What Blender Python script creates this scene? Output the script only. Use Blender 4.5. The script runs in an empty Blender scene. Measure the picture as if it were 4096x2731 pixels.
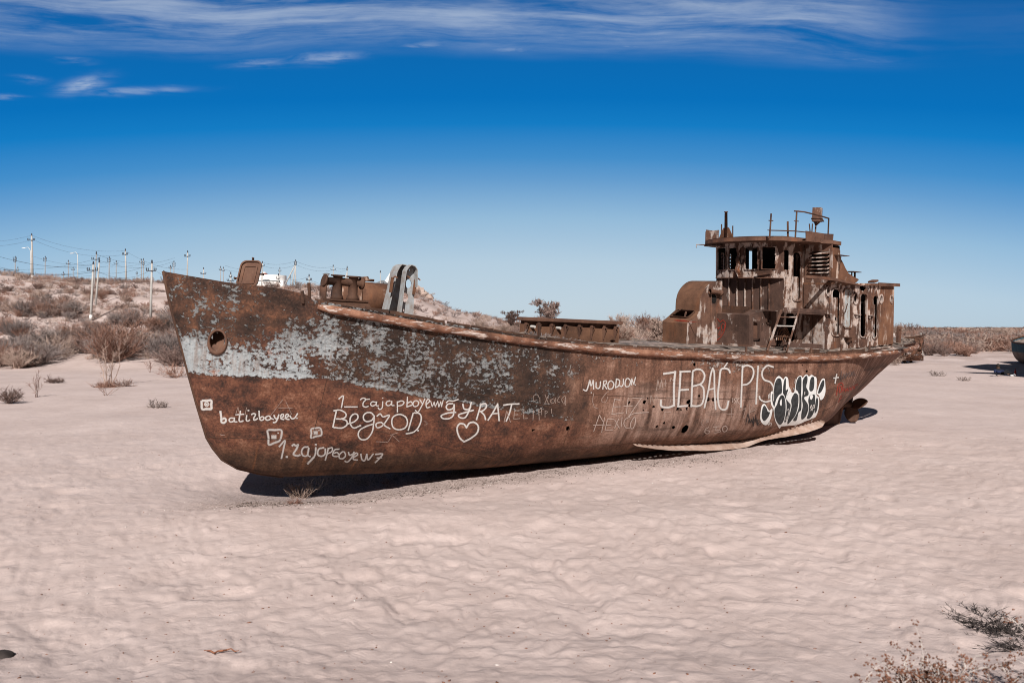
import bpy, bmesh, math, random
import numpy as np
from mathutils import Vector, Matrix, noise as mnoise
from mathutils.bvhtree import BVHTree
from mathutils.geometry import delaunay_2d_cdt

R_ = math.radians
sc = bpy.context.scene
COL = sc.collection
random.seed(7)

# ------------------------------------------------------------------ camera, sky, sun
CAM_H = 3.0
cam = bpy.data.objects.new("camera", bpy.data.cameras.new("camera"))
COL.objects.link(cam)
cam.location = (0, 0, CAM_H)
cam.rotation_euler = (R_(90), 0, 0)
cam.data.lens = 28.0
cam.data.sensor_width = 36.0
cam.data.shift_y = -0.01403
cam.data.clip_start = 0.05
cam.data.clip_end = 9000
cam.data.dof.use_dof = True
cam.data.dof.focus_distance = 19.0
cam.data.dof.aperture_fstop = 2.0
sc.camera = cam

SUN_EL, SUN_PHI = R_(37), R_(2.5)
sd = Vector((math.sin(SUN_PHI) * math.cos(SUN_EL), math.cos(SUN_PHI) * math.cos(SUN_EL), -math.sin(SUN_EL)))
sun = bpy.data.objects.new("sun", bpy.data.lights.new("sun", 'SUN'))
COL.objects.link(sun)
sun.rotation_euler = sd.to_track_quat('-Z', 'Y').to_euler()
sun.data.energy = 5.0
sun.data.angle = R_(0.5)
sun.data.color = (1.0, 0.955, 0.91)

sc.view_settings.view_transform = 'Standard'
sc.view_settings.look = 'None'
sc.view_settings.exposure = 0.25
sc.view_settings.gamma = 1.0
sc.cycles.pixel_filter_type = "BLACKMAN_HARRIS"
sc.cycles.filter_width = 1.0


class NT:
    """small helper for building node trees"""
    def __init__(self, tree):
        self.t = tree
        self.x = 0

    def n(self, kind, **kw):
        nd = self.t.nodes.new(kind)
        self.x += 40
        nd.location = (self.x, 0)
        for k, v in kw.items():
            setattr(nd, k, v)
        return nd

    def put(self, sock, v):
        if isinstance(v, bpy.types.NodeSocket):
            self.t.links.new(v, sock)
        elif v is not None:
            if sock.type in ('RGBA',) and not isinstance(v, (int, float)) and len(v) == 3:
                v = (*v, 1)
            sock.default_value = v

    def math(self, op, a, b=None, c=None, clamp=False):
        nd = self.n('ShaderNodeMath', operation=op, use_clamp=clamp)
        self.put(nd.inputs[0], a)
        if b is not None:
            self.put(nd.inputs[1], b)
        if c is not None:
            self.put(nd.inputs[2], c)
        return nd.outputs[0]

    def mapr(self, v, a, b, c=0.0, d=1.0, smooth=True):
        nd = self.n('ShaderNodeMapRange', interpolation_type='SMOOTHSTEP' if smooth else 'LINEAR')
        self.put(nd.inputs['Value'], v)
        for k, q in (('From Min', a), ('From Max', b), ('To Min', c), ('To Max', d)):
            self.put(nd.inputs[k], q)
        return nd.outputs[0]

    def scale(self, vec, s, loc=(0, 0, 0)):
        nd = self.n('ShaderNodeMapping')
        self.put(nd.inputs['Vector'], vec)
        nd.inputs['Scale'].default_value = s
        nd.inputs['Location'].default_value = loc
        return nd.outputs[0]

    def noise(self, vec, s, detail=6, rough=0.6, dist=0.0):
        nd = self.n('ShaderNodeTexNoise')
        self.put(nd.inputs['Vector'], vec)
        nd.inputs['Scale'].default_value = s
        nd.inputs['Detail'].default_value = detail
        nd.inputs['Roughness'].default_value = rough
        nd.inputs['Distortion'].default_value = dist
        return nd.outputs[0]

    def mix(self, f, a, b, mode='MIX'):
        nd = self.n('ShaderNodeMix', data_type='RGBA', blend_type=mode)
        self.put(nd.inputs[0], f)
        self.put(nd.inputs[6], a)
        self.put(nd.inputs[7], b)
        return nd.outputs[2]

    def ramp(self, f, stops, interp='LINEAR'):
        nd = self.n('ShaderNodeValToRGB')
        cr = nd.color_ramp
        cr.interpolation = interp
        while len(cr.elements) < len(stops):
            cr.elements.new(0.5)
        for e, (p, c) in zip(cr.elements, stops):
            e.position = p
            e.color = (*c, 1) if len(c) == 3 else c
        self.put(nd.inputs[0], f)
        return nd.outputs[0]

    def xyz(self, vec):
        nd = self.n('ShaderNodeSeparateXYZ')
        self.put(nd.inputs[0], vec)
        return nd.outputs

    def comb(self, x, y, z):
        nd = self.n('ShaderNodeCombineXYZ')
        for i, v in enumerate((x, y, z)):
            self.put(nd.inputs[i], v)
        return nd.outputs[0]


# ---- world
world = bpy.data.worlds.new("World")
sc.world = world
world.use_nodes = True
wt = world.node_tree
wt.nodes.clear()
W = NT(wt)
sky = W.n('ShaderNodeTexSky', sky_type='NISHITA')
sky.sun_disc = False
sky.sun_elevation = SUN_EL
sky.sun_rotation = R_(180) + SUN_PHI
sky.altitude = 60
sky.air_density = 1.0
sky.dust_density = 0.6
sky.ozone_density = 2.0
tc = W.n('ShaderNodeTexCoord')
dx, dy, dz = W.xyz(tc.outputs['Generated'])
el = W.math('ARCSINE', dz)                       # elevation
az = W.math('ARCTAN2', dx, dy)                   # azimuth from the view axis
# the polarised, deep blue of a dry desert sky: graded by elevation, deeper away from the sun's axis
az2 = W.math('MULTIPLY', az, az)
eff = W.math('ADD', el, W.math('MULTIPLY', az2, 0.17))
GRADE = [  # elevation (rad), colour multiplier on the Nishita sky
    (0.0, (0.55, 0.62, 0.66)), (0.5, (0.5, 0.5, 0.5)), (1.0, (0.5, 0.5, 0.5))]
GR = W.ramp(W.math('DIVIDE', eff, 0.8, clamp=True), [
    (0.00, (0.545, 0.640, 0.700)),
    (0.10, (0.455, 0.600, 0.720)),
    (0.17, (0.300, 0.500, 0.700)),
    (0.23, (0.135, 0.350, 0.645)),
    (0.262, (0.062, 0.287, 0.625)),
    (0.312, (0.008, 0.218, 0.595)),
    (0.35, (0.003, 0.178, 0.545)),
    (0.47, (0.005, 0.140, 0.455)),
    (0.62, (0.018, 0.068, 0.180)),
    (1.00, (0.030, 0.036, 0.046))])
# keep a share of the physical sky in the grade so its own azimuth variation stays
bw = W.n('ShaderNodeRGBToBW')
W.put(bw.inputs[0], sky.outputs[0])
lum = W.math('MULTIPLY', bw.outputs[0], 0.17)
lumf = W.math('POWER', W.math('MAXIMUM', lum, 0.05), 0.15)
base_sky = W.mix(1.0, GR, W.comb(lumf, lumf, lumf), 'MULTIPLY')
# cirrus: streaks in a flat layer far ahead (offset / distance, height / distance)
ady = W.math('MAXIMUM', W.math('ABSOLUTE', dy), 0.08)
ca = W.math('DIVIDE', dx, ady)
cq = W.math('DIVIDE', dz, ady)
warp = W.noise(W.comb(W.math('MULTIPLY', ca, 2.4), W.math('MULTIPLY', cq, 7.0), 0.3), 1.0, 3, 0.5)
qw = W.math('ADD', W.math('ADD', cq, W.math('MULTIPLY', W.math('SUBTRACT', warp, 0.5), 0.055)), W.math('MULTIPLY', ca, 0.018))
c1 = W.noise(W.comb(W.math('MULTIPLY', ca, 2.2), W.math('MULTIPLY', qw, 34.0), 21.2), 1.0, 8, 0.58, 0.5)
c2 = W.noise(W.comb(W.math('MULTIPLY', ca, 9.0), W.math('MULTIPLY', qw, 95.0), 4.0), 1.0, 7, 0.6, 0.5)
c3 = W.noise(W.comb(W.math('MULTIPLY', ca, 26.0), W.math('MULTIPLY', qw, 90.0), 8.0), 1.0, 5, 0.6, 0.8)
band = W.math('MULTIPLY', W.mapr(qw, 0.328, 0.385), W.mapr(cq, 0.60, 0.385, 0.12, 1.0))
band = W.math('MULTIPLY', band, W.mapr(ca, 0.55, 0.36, 0.06, 1.0))
cc = W.math('ADD', W.math('MULTIPLY', c1, 0.66), W.math('ADD', W.math('MULTIPLY', c2, 0.24), W.math('MULTIPLY', c3, 0.10)))
dens = W.math('MULTIPLY', W.math('MULTIPLY', W.mapr(cc, 0.36, 0.70), band), 0.54)


def wisp(a0, q0, wa, wq, tilt, k):
    a = W.math('SUBTRACT', ca, a0)
    e = W.math('SUBTRACT', W.math('SUBTRACT', W.math('ADD', cq, W.math('MULTIPLY', W.math('SUBTRACT', c2, 0.5), 0.016)), q0), W.math('MULTIPLY', a, tilt))
    q = W.math('ADD', W.math('POWER', W.math('ABSOLUTE', W.math('DIVIDE', a, wa)), 2.0),
               W.math('POWER', W.math('ABSOLUTE', W.math('DIVIDE', e, wq)), 2.0))
    g = W.math('POWER', 2.718, W.math('MULTIPLY', q, -1.0))
    return W.math('MULTIPLY', W.math('MULTIPLY', g, W.mapr(W.math('ADD', W.math('MULTIPLY', c2, .5), W.math('MULTIPLY', c3, .5)), 0.32, 0.62)), k)


for w_ in ((-.539, .305, .024, .0075, .22, .62), (-.475, .2965, .055, .0042, .02, .36), (-.43, .298, .02, .004, -.05, .3), (-.605, .311, .018, .004, -.1, .25), (-.635, .2876, .02, .0025, 0, .3),
           (-.232, .339, .036, .0065, .08, .42), (-.318, .331, .032, .0045, .05, .28), (-.112, .354, .026, .005, .1, .3), (.002, .348, .034, .005, .0, .3), (.142, .351, .034, .005, .0, .24),
           (-.55, .334, .02, .003, -.05, .2), (.43, .335, .05, .004, -.05, .12)):
    dens = W.math('MAXIMUM', dens, wisp(*w_))
sky_col = W.mix(dens, base_sky, (0.60, 0.68, 0.78))
bg = W.n('ShaderNodeBackground')
W.put(bg.inputs[0], W.mix(1.0, sky_col, (10, 10, 10), 'MULTIPLY'))
bg.inputs[1].default_value = 0.083
out = W.n('ShaderNodeOutputWorld')
wt.links.new(bg.outputs[0], out.inputs[0])


# ------------------------------------------------------------------ general helpers
def tag(o, label=None, cat=None, group=None, kind=None):
    if label:
        o['label'] = label
    if cat:
        o['category'] = cat
    if group:
        o['group'] = group
    if kind:
        o['kind'] = kind
    return o


def empty(name, loc=(0, 0, 0), rz=0.0):
    o = bpy.data.objects.new(name, None)
    o.empty_display_size = 0.3
    COL.objects.link(o)
    o.location = loc
    o.rotation_euler = (0, 0, rz)
    return o


def link_mesh(name, me, mats, parent=None, smooth=False):
    for m in (mats if isinstance(mats, (list, tuple)) else [mats]):
        me.materials.append(m)
    if smooth:
        me.polygons.foreach_set('use_smooth', [True] * len(me.polygons))
    o = bpy.data.objects.new(name, me)
    COL.objects.link(o)
    if parent:
        o.parent = parent
    return o


def np_mesh(name, v, f):
    """v (n,3) float array, f (m,k) int array of equal sized faces"""
    me = bpy.data.meshes.new(name)
    v = np.asarray(v, dtype=np.float32)
    f = np.asarray(f, dtype=np.int32)
    k = f.shape[1]
    me.vertices.add(len(v))
    me.vertices.foreach_set('co', v.ravel())
    me.loops.add(f.size)
    me.loops.foreach_set('vertex_index', f.ravel())
    me.polygons.add(len(f))
    me.polygons.foreach_set('loop_start', np.arange(0, f.size, k, dtype=np.int32))
    me.polygons.foreach_set('loop_total', np.full(len(f), k, dtype=np.int32))
    me.update(calc_edges=True)
    me.validate()
    return me


class MB:
    """collects simple shapes into one mesh"""
    def __init__(self):
        self.v, self.f, self.mi = [], [], []
        self.m = 0

    def add(self, vs, fs):
        b = len(self.v)
        self.v += [tuple(v) for v in vs]
        self.f += [tuple(i + b for i in f) for f in fs]
        self.mi += [self.m] * len(fs)
        return self

    def box(self, c, size, rot=None):
        hx, hy, hz = [q / 2 for q in size]
        pts = [Vector((x, y, z)) for x in (-hx, hx) for y in (-hy, hy) for z in (-hz, hz)]
        if rot is not None:
            pts = [rot @ p for p in pts]
        c = Vector(c)
        self.add([p + c for p in pts], [(0, 1, 3, 2), (4, 6, 7, 5), (0, 4, 5, 1), (2, 3, 7, 6), (0, 2, 6, 4), (1, 5, 7, 3)])
        return self

    def bar(self, a, b, w, h=None, up=(0, 0, 1)):
        a, b = Vector(a), Vector(b)
        h = h or w
        d = (b - a).normalized()
        u = Vector(up)
        if abs(d.dot(u)) > 0.95:
            u = Vector((1, 0, 0))
        s = d.cross(u).normalized()
        u = s.cross(d)
        pts = [p + s * (i * w / 2) + u * (j * h / 2) for p in (a, b) for i, j in ((-1, -1), (1, -1), (1, 1), (-1, 1))]
        self.add(pts, [(0, 3, 2, 1), (4, 5, 6, 7), (0, 1, 5, 4), (1, 2, 6, 5), (2, 3, 7, 6), (3, 0, 4, 7)])
        return self

    def tube(self, pts, r, n=8, cap=True):
        pts = [Vector(p) for p in pts]
        rs = r if isinstance(r, (list, tuple)) else [r] * len(pts)
        vs, fs = [], []
        prev = None
        for i, p in enumerate(pts):
            d = (pts[min(i + 1, len(pts) - 1)] - pts[max(i - 1, 0)])
            if d.length < 1e-9:
                d = Vector((0, 0, 1))
            d.normalize()
            if prev is None:
                u = Vector((0, 0, 1)) if abs(d.z) < 0.9 else Vector((1, 0, 0))
                s = d.cross(u).normalized()
            else:
                s = (prev - d * prev.dot(d))
                s = s.normalized() if s.length > 1e-6 else d.orthogonal().normalized()
            prev = s
            t = d.cross(s)
            for k in range(n):
                a = 2 * math.pi * k / n
                vs.append(p + (s * math.cos(a) + t * math.sin(a)) * rs[i])
        for i in range(len(pts) - 1):
            for k in range(n):
                fs.append((i * n + k, i * n + (k + 1) % n, (i + 1) * n + (k + 1) % n, (i + 1) * n + k))
        if cap:
            fs.append(tuple(reversed(range(n))))
            fs.append(tuple((len(pts) - 1) * n + k for k in range(n)))
        return self.add(vs, fs)

    def prism(self, loop, dvec):
        """loop of 3D points swept along dvec"""
        n = len(loop)
        d = Vector(dvec)
        vs = [Vector(p) for p in loop] + [Vector(p) + d for p in loop]
        fs = [tuple(reversed(range(n))), tuple(range(n, 2 * n))] + [(i, (i + 1) % n, n + (i + 1) % n, n + i) for i in range(n)]
        return self.add(vs, fs)

    def shift(self, fn):
        self.v = [tuple(fn(Vector(v))) for v in self.v]
        return self

    def build(self, name, mats, parent=None, smooth=False, bevel=0.0):
        me = bpy.data.meshes.new(name)
        me.from_pydata(self.v, [], self.f)
        me.polygons.foreach_set('material_index', self.mi)
        bm = bmesh.new()
        bm.from_mesh(me)
        bmesh.ops.recalc_face_normals(bm, faces=bm.faces)
        if bevel:
            bmesh.ops.bevel(bm, geom=[e for e in bm.edges if len(e.link_faces) == 2 and e.calc_face_angle(0) > 0.6],
                            offset=bevel, segments=2, affect='EDGES', profile=0.6)
        bm.to_mesh(me)
        bm.free()
        me.update()
        return link_mesh(name, me, mats, parent, smooth)


def inpoly(p, loop):
    x, y = p
    c = False
    j = len(loop) - 1
    for i in range(len(loop)):
        xi, yi = loop[i]
        xj, yj = loop[j]
        if (yi > y) != (yj > y) and x < (xj - xi) * (y - yi) / (yj - yi + 1e-12) + xi:
            c = not c
        j = i
    return c


def dens_loop(loop, step):
    o = []
    for i in range(len(loop)):
        a, b = Vector(loop[i]), Vector(loop[(i + 1) % len(loop)])
        k = max(1, int((b - a).length / step))
        o += [tuple(a + (b - a) * (j / k)) for j in range(k)]
    return o


def tri_fill(outer, holes, step):
    loops = [dens_loop(l, step) for l in [outer] + list(holes)]
    pts, edges = [], []
    for l in loops:
        b = len(pts)
        pts += l
        edges += [(b + i, b + (i + 1) % len(l)) for i in range(len(l))]
    xs, ys = [p[0] for p in outer], [p[1] for p in outer]
    x = min(xs) + step * .5
    while x < max(xs):
        y = min(ys) + step * .5
        while y < max(ys):
            q = (x + 0.13 * step * math.sin(37 * y), y + 0.13 * step * math.sin(41 * x))
            if inpoly(q, outer) and not any(inpoly(q, h) for h in holes):
                pts.append(q)
            y += step
        x += step
    vs, es, fs, *_ = delaunay_2d_cdt([Vector(p) for p in pts], edges, [], 0, 1e-6)
    keep = []
    for t in fs:
        c = sum((vs[i] for i in t), Vector((0, 0))) / 3
        if inpoly(c, outer) and not any(inpoly(c, h) for h in holes):
            keep.append(tuple(t))
    return [tuple(v) for v in vs], keep


def sheet(mb, mapf, outer, holes=(), thick=0.03, step=0.25, dent=0.0):
    """a plate with openings; mapf(a, b, depth) gives the 3D point"""
    vs, fs = tri_fill(outer, holes, step)
    n = len(vs)

    def P(a, b, d):
        p = Vector(mapf(a, b, d))
        if dent:
            p += Vector((1, 1, 0)) * (dent * (mnoise.noise(Vector((a * 2.1, b * 2.1, 3.3))) + .5 * mnoise.noise(Vector((a * 6, b * 6, 8.)))))
        return p
    v3 = [P(a, b, 0) for a, b in vs] + [P(a, b, thick) for a, b in vs]
    cnt = {}
    for t in fs:
        for i in range(3):
            e = (t[i], t[(i + 1) % 3])
            k = (min(e), max(e))
            cnt[k] = None if k in cnt else e
    faces = list(fs) + [tuple(i + n for i in reversed(t)) for t in fs]
    faces += [(e[1], e[0], e[0] + n, e[1] + n) for e in cnt.values() if e]
    mb.add(v3, faces)
    return mb


def rr(a0, b0, a1, b1, r, n=5):
    a0, a1 = min(a0, a1), max(a0, a1)
    b0, b1 = min(b0, b1), max(b0, b1)
    r = min(r, (a1 - a0) * .499, (b1 - b0) * .499)
    L = []
    for cx, cy, q in ((a1 - r, b1 - r, 0), (a0 + r, b1 - r, 1), (a0 + r, b0 + r, 2), (a1 - r, b0 + r, 3)):
        for k in range(n + 1):
            t = (q + k / n) * math.pi / 2
            L.append((cx + r * math.cos(t), cy + r * math.sin(t)))
    return L


def ell(ca, cb, ra, rb, n=20):
    return [(ca + ra * math.cos(2 * math.pi * k / n), cb + rb * math.sin(2 * math.pi * k / n)) for k in range(n)]


# ------------------------------------------------------------------ materials
def new_mat(name):
    m = bpy.data.materials.new(name)
    m.use_nodes = True
    t = m.node_tree
    t.nodes.clear()
    N = NT(t)
    bs = N.n('ShaderNodeBsdfPrincipled')
    o = N.n('ShaderNodeOutputMaterial')
    t.links.new(bs.outputs[0], o.inputs[0])
    bs.inputs['Roughness'].default_value = 0.85
    bs.inputs['Specular IOR Level'].default_value = 0.25
    return m, N, bs, o


def bump(N, bs, h, strength=0.5, dist=0.02):
    b = N.n('ShaderNodeBump')
    b.inputs['Strength'].default_value = strength
    b.inputs['Distance'].default_value = dist
    N.put(b.inputs['Height'], h)
    N.put(bs.inputs['Normal'], b.outputs[0])


def plain(name, col, var=0.12, scale=3.0, rough=0.85, bmp=0.2):
    m, N, bs, o = new_mat(name)
    v = N.n('ShaderNodeTexCoord').outputs['Object']
    a = N.noise(v, scale, 6, 0.6)
    k = N.mapr(a, 0.3, 0.7, 1 - var, 1 + var)
    N.put(bs.inputs['Base Color'], N.mix(1.0, col, N.comb(k, k, k), 'MULTIPLY'))
    bs.inputs['Roughness'].default_value = rough
    if bmp:
        bump(N, bs, N.noise(v, scale * 8, 5, 0.7), bmp, 0.01)
    return m


def rust(name, dark, mid, lite, paint=None, amount=0.45, streak=0.5, pscale=2.2, orange=0.25, bmp=0.5, psoft=0.07, drip=0.38, pst=(1, 1, 0.55)):
    """rusted steel; paint = colour of what is left of the old coat"""
    m, N, bs, o = new_mat(name)
    v = N.n('ShaderNodeTexCoord').outputs['Object']
    big = N.noise(v, 0.9, 5, 0.55)
    med = N.noise(v, 4.5, 8, 0.65)
    fine = N.noise(v, 30, 4, 0.7)
    st = N.noise(N.scale(v, (5, 5, 0.8)), 1.0, 6, 0.6)
    f = N.math('ADD', N.math('MULTIPLY', big, 0.4), N.math('ADD', N.math('MULTIPLY', med, 0.4), N.math('MULTIPLY', fine, 0.2)))
    f = N.math('ADD', N.math('MULTIPLY', f, 1 - streak * .6), N.math('MULTIPLY', st, streak * .6))
    f = N.mapr(f, 0.37, 0.63, 0, 1, False)
    c = N.ramp(f, [(0.12, dark), (0.5, mid), (0.9, lite)])
    og = N.mapr(N.noise(N.scale(v, (3, 3, 1.1), (5, 2, 1)), 1.0, 6, .6), 0.56, 0.74, 0, orange)
    c = N.mix(og, c, (0.30, 0.10, 0.035))
    h = N.math('ADD', N.math('MULTIPLY', med, 0.4), N.math('MULTIPLY', fine, 0.25))
    if paint:
        c = N.mix(N.mapr(N.noise(N.scale(v, (1, 1, 1), (9, 4, 6)), 1.6, 5, .6), 0.52, 0.66, 0, .55), c, tuple(q * .35 for q in mid))
        pn = N.noise(N.scale(v, pst, (1.3, 7.7, 2.1)), pscale, 10, 0.66)
        ps = N.noise(N.scale(v, (5, 5, 0.55), (0, 3, 0)), 1.0, 6, 0.62)
        pm = N.math('ADD', N.math('MULTIPLY', pn, 1 - drip), N.math('MULTIPLY', ps, drip))
        mask = N.mapr(pm, 0.62 - amount * .3, 0.62 - amount * .3 + psoft)
        pk = N.mapr(N.noise(v, 9, 5, .6), 0.3, 0.75)
        pc = N.mix(pk, paint, tuple(q * k for q, k in zip(paint, (.72, .58, .5))))
        c = N.mix(N.math('MULTIPLY', mask, 0.92), c, pc)
        h = N.math('ADD', h, N.math('MULTIPLY', mask, 0.35))
    N.put(bs.inputs['Base Color'], c)
    bs.inputs['Roughness'].default_value = 0.8
    if bmp:
        bump(N, bs, h, bmp, 0.025)
    return m


M = {}
M['rust_house'] = rust('rust_house', (0.045, 0.025, 0.019), (0.095, 0.049, 0.034), (0.16, 0.082, 0.054), (0.50, 0.42, 0.38), 0.36, 0.35, 2.2, 0.4, drip=.3)
M['rust_pale'] = rust('rust_pale', (0.045, 0.025, 0.019), (0.10, 0.050, 0.034), (0.17, 0.086, 0.056), (0.53, 0.455, 0.415), 0.46, 0.35, 2.6, 0.55, drip=0.34)
M['rust_plain'] = rust('rust_plain', (0.055, 0.029, 0.021), (0.112, 0.057, 0.039), (0.165, 0.088, 0.058), None, 0, 0.2)
M['rust_ribbed'] = rust('rust_ribbed', (0.05, 0.029, 0.023), (0.090, 0.051, 0.039), (0.13, 0.073, 0.055), (0.44, 0.38, 0.35), 0.20, 0.3, 3.0, 0.1, drip=.3)
M['rust_orange'] = rust('rust_orange', (0.065, 0.033, 0.022), (0.135, 0.063, 0.037), (0.20, 0.098, 0.056), (0.5, 0.40, 0.34), 0.30, 0.5, 2.4, 0.4, drip=0.6)
M['rust_dark'] = rust('rust_dark', (0.035, 0.019, 0.014), (0.07, 0.036, 0.024), (0.11, 0.055, 0.034), None, 0, 0.3)
M['rust_companion'] = rust('rust_companion', (0.075, 0.039, 0.025), (0.132, 0.065, 0.039), (0.18, 0.093, 0.056), None, 0, 0.2, orange=0.2, bmp=0.25)
M['rust_side'] = rust('rust_side', (0.055, 0.031, 0.023), (0.115, 0.060, 0.042), (0.175, 0.094, 0.064), (0.50, 0.44, 0.41), 0.42, 0.3, 3.0, 0.3, drip=0.32)
M['rail'] = rust('rail', (0.09, 0.042, 0.028), (0.20, 0.092, 0.058), (0.32, 0.165, 0.108), (0.55, 0.47, 0.43), 0.31, -0.2, 9.0, 0.5, 0.6, 0.05, drip=0.0, pst=(0.28, 1, 1.6))
M['grey_paint'] = rust('grey_paint', (0.09, 0.045, 0.03), (0.16, 0.08, 0.05), (0.2, 0.1, 0.06), (0.36, 0.39, 0.41), 1.0, 0.4, 3.5, 0.1, 0.25)
M['keel_pale'] = rust('keel_pale', (0.24, 0.15, 0.11), (0.36, 0.25, 0.20), (0.46, 0.36, 0.31), None, 0, 0.3, orange=0.15)
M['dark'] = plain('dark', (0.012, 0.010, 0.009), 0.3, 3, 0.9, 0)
M['deck'] = rust('deck', (0.06, 0.05, 0.045), (0.15, 0.12, 0.105), (0.30, 0.24, 0.21), (0.50, 0.40, 0.36), 0.38, -0.3, 1.6, 0.1, 0.9)
M['door_pale'] = rust('door_pale', (0.12, 0.07, 0.05), (0.2, 0.12, 0.09), (0.25, 0.15, 0.1), (0.40, 0.45, 0.47), 0.85, 0.4, 2.5, 0.1, 0.2)
M['door_mixed'] = rust('door_mixed', (0.06, 0.035, 0.027), (0.115, 0.06, 0.042), (0.17, 0.09, 0.06), (0.40, 0.42, 0.43), 0.40, 0.3, 4.0, 0.2)
M['rust_peel'] = rust('rust_peel', (0.040, 0.023, 0.018), (0.090, 0.046, 0.032), (0.155, 0.078, 0.05), (0.52, 0.445, 0.405), 0.415, 0.3, 3.4, 0.5, drip=0.30, psoft=.05)
M['wood_debris'] = plain('wood_debris', (0.20, 0.155, 0.13), 0.45, 6, 0.9, 0.5)
M['metal_pale'] = plain('metal_pale', (0.50, 0.47, 0.44), 0.2, 5, 0.6, 0.2)
M['concrete'] = plain('concrete', (0.42, 0.40, 0.38), 0.12, 2, 0.9, 0.15)
M['concrete_dim'] = plain('concrete_dim', (0.30, 0.28, 0.27), 0.12, 2, 0.9, 0.15)
M['white_base'] = plain('white_base', (0.80, 0.79, 0.77), 0.06, 2, 0.8, 0.1)
M['insulator'] = plain('insulator', (0.045, 0.045, 0.055), 0.2, 5, 0.6, 0)
M['wire'] = plain('wire', (0.05, 0.055, 0.075), 0.1, 1, 0.6, 0)
M['wall_white'] = plain('wall_white', (0.80, 0.79, 0.77), 0.05, 0.6, 0.85, 0.05)
M['roof_red'] = plain('roof_red', (0.22, 0.07, 0.055), 0.15, 1, 0.8, 0.1)
M['roof_grey'] = plain('roof_grey', (0.16, 0.17, 0.18), 0.15, 1, 0.8, 0.1)
M['lamp_grey'] = plain('lamp_grey', (0.62, 0.62, 0.60), 0.05, 1, 0.6, 0)
M['rock'] = plain('rock', (0.36, 0.28, 0.24), 0.35, 0.8, 0.95, 0.9)
M['bone'] = plain('bone', (0.62, 0.56, 0.51), 0.2, 4, 0.8, 0.1)
M['pebble_dark'] = plain('pebble_dark', (0.13, 0.10, 0.085), 0.5, 3, 0.9, 0)
M['chip_brown'] = plain('chip_brown', (0.20, 0.085, 0.05), 0.4, 3, 0.9, 0)
M['chip_white'] = plain('chip_white', (0.72, 0.68, 0.64), 0.15, 3, 0.8, 0)
M['cloth_dark'] = plain('cloth_dark', (0.012, 0.012, 0.015), 0.2, 10, 0.9, 0.2)
M['cloth_blue'] = plain('cloth_blue', (0.015, 0.022, 0.06), 0.2, 10, 0.9, 0.2)
M['skin'] = plain('skin', (0.32, 0.19, 0.13), 0.08, 8, 0.6, 0)
M['hair'] = plain('hair', (0.012, 0.010, 0.009), 0.2, 20, 0.7, 0.3)
M['red_plastic'] = plain('red_plastic', (0.35, 0.03, 0.025), 0.1, 4, 0.4, 0)
M['cup_white'] = plain('cup_white', (0.72, 0.74, 0.76), 0.05, 4, 0.5, 0)
M['tyre'] = plain('tyre', (0.02, 0.02, 0.021), 0.2, 6, 0.8, 0.2)
M['glass_dark'] = plain('glass_dark', (0.05, 0.06, 0.07), 0.1, 2, 0.2, 0)


def twig_mat(name, a, b, c):
    m, N, bs, o = new_mat(name)
    oi = N.n('ShaderNodeObjectInfo').outputs['Random']
    v = N.n('ShaderNodeTexCoord').outputs['Object']
    n = N.noise(v, 2.6, 3, 0.6)
    f = N.math('ADD', N.math('MULTIPLY', n, 0.75), N.math('MULTIPLY', oi, 0.45))
    N.put(bs.inputs['Base Color'], N.ramp(f, [(0.35, a), (0.58, b), (0.85, c)]))
    bs.inputs['Roughness'].default_value = 0.9
    bs.inputs['Specular IOR Level'].default_value = 0.1
    return m


M['twig_brown'] = twig_mat('twig_brown', (0.122, 0.079, 0.068), (0.20, 0.138, 0.120), (0.29, 0.205, 0.180))
M['twig_red'] = twig_mat('twig_red', (0.15, 0.080, 0.060), (0.25, 0.142, 0.108), (0.36, 0.22, 0.172))
M['twig_pale'] = twig_mat('twig_pale', (0.26, 0.19, 0.155), (0.38, 0.28, 0.235), (0.50, 0.38, 0.32))
M['twig_grey'] = twig_mat('twig_grey', (0.13, 0.105, 0.10), (0.22, 0.18, 0.17), (0.33, 0.27, 0.25))
M['stem_white'] = plain('stem_white', (0.55, 0.49, 0.45), 0.2, 8, 0.8, 0.1)
M['stem_dark'] = plain('stem_dark', (0.05, 0.04, 0.037), 0.3, 8, 0.9, 0.1)


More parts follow.
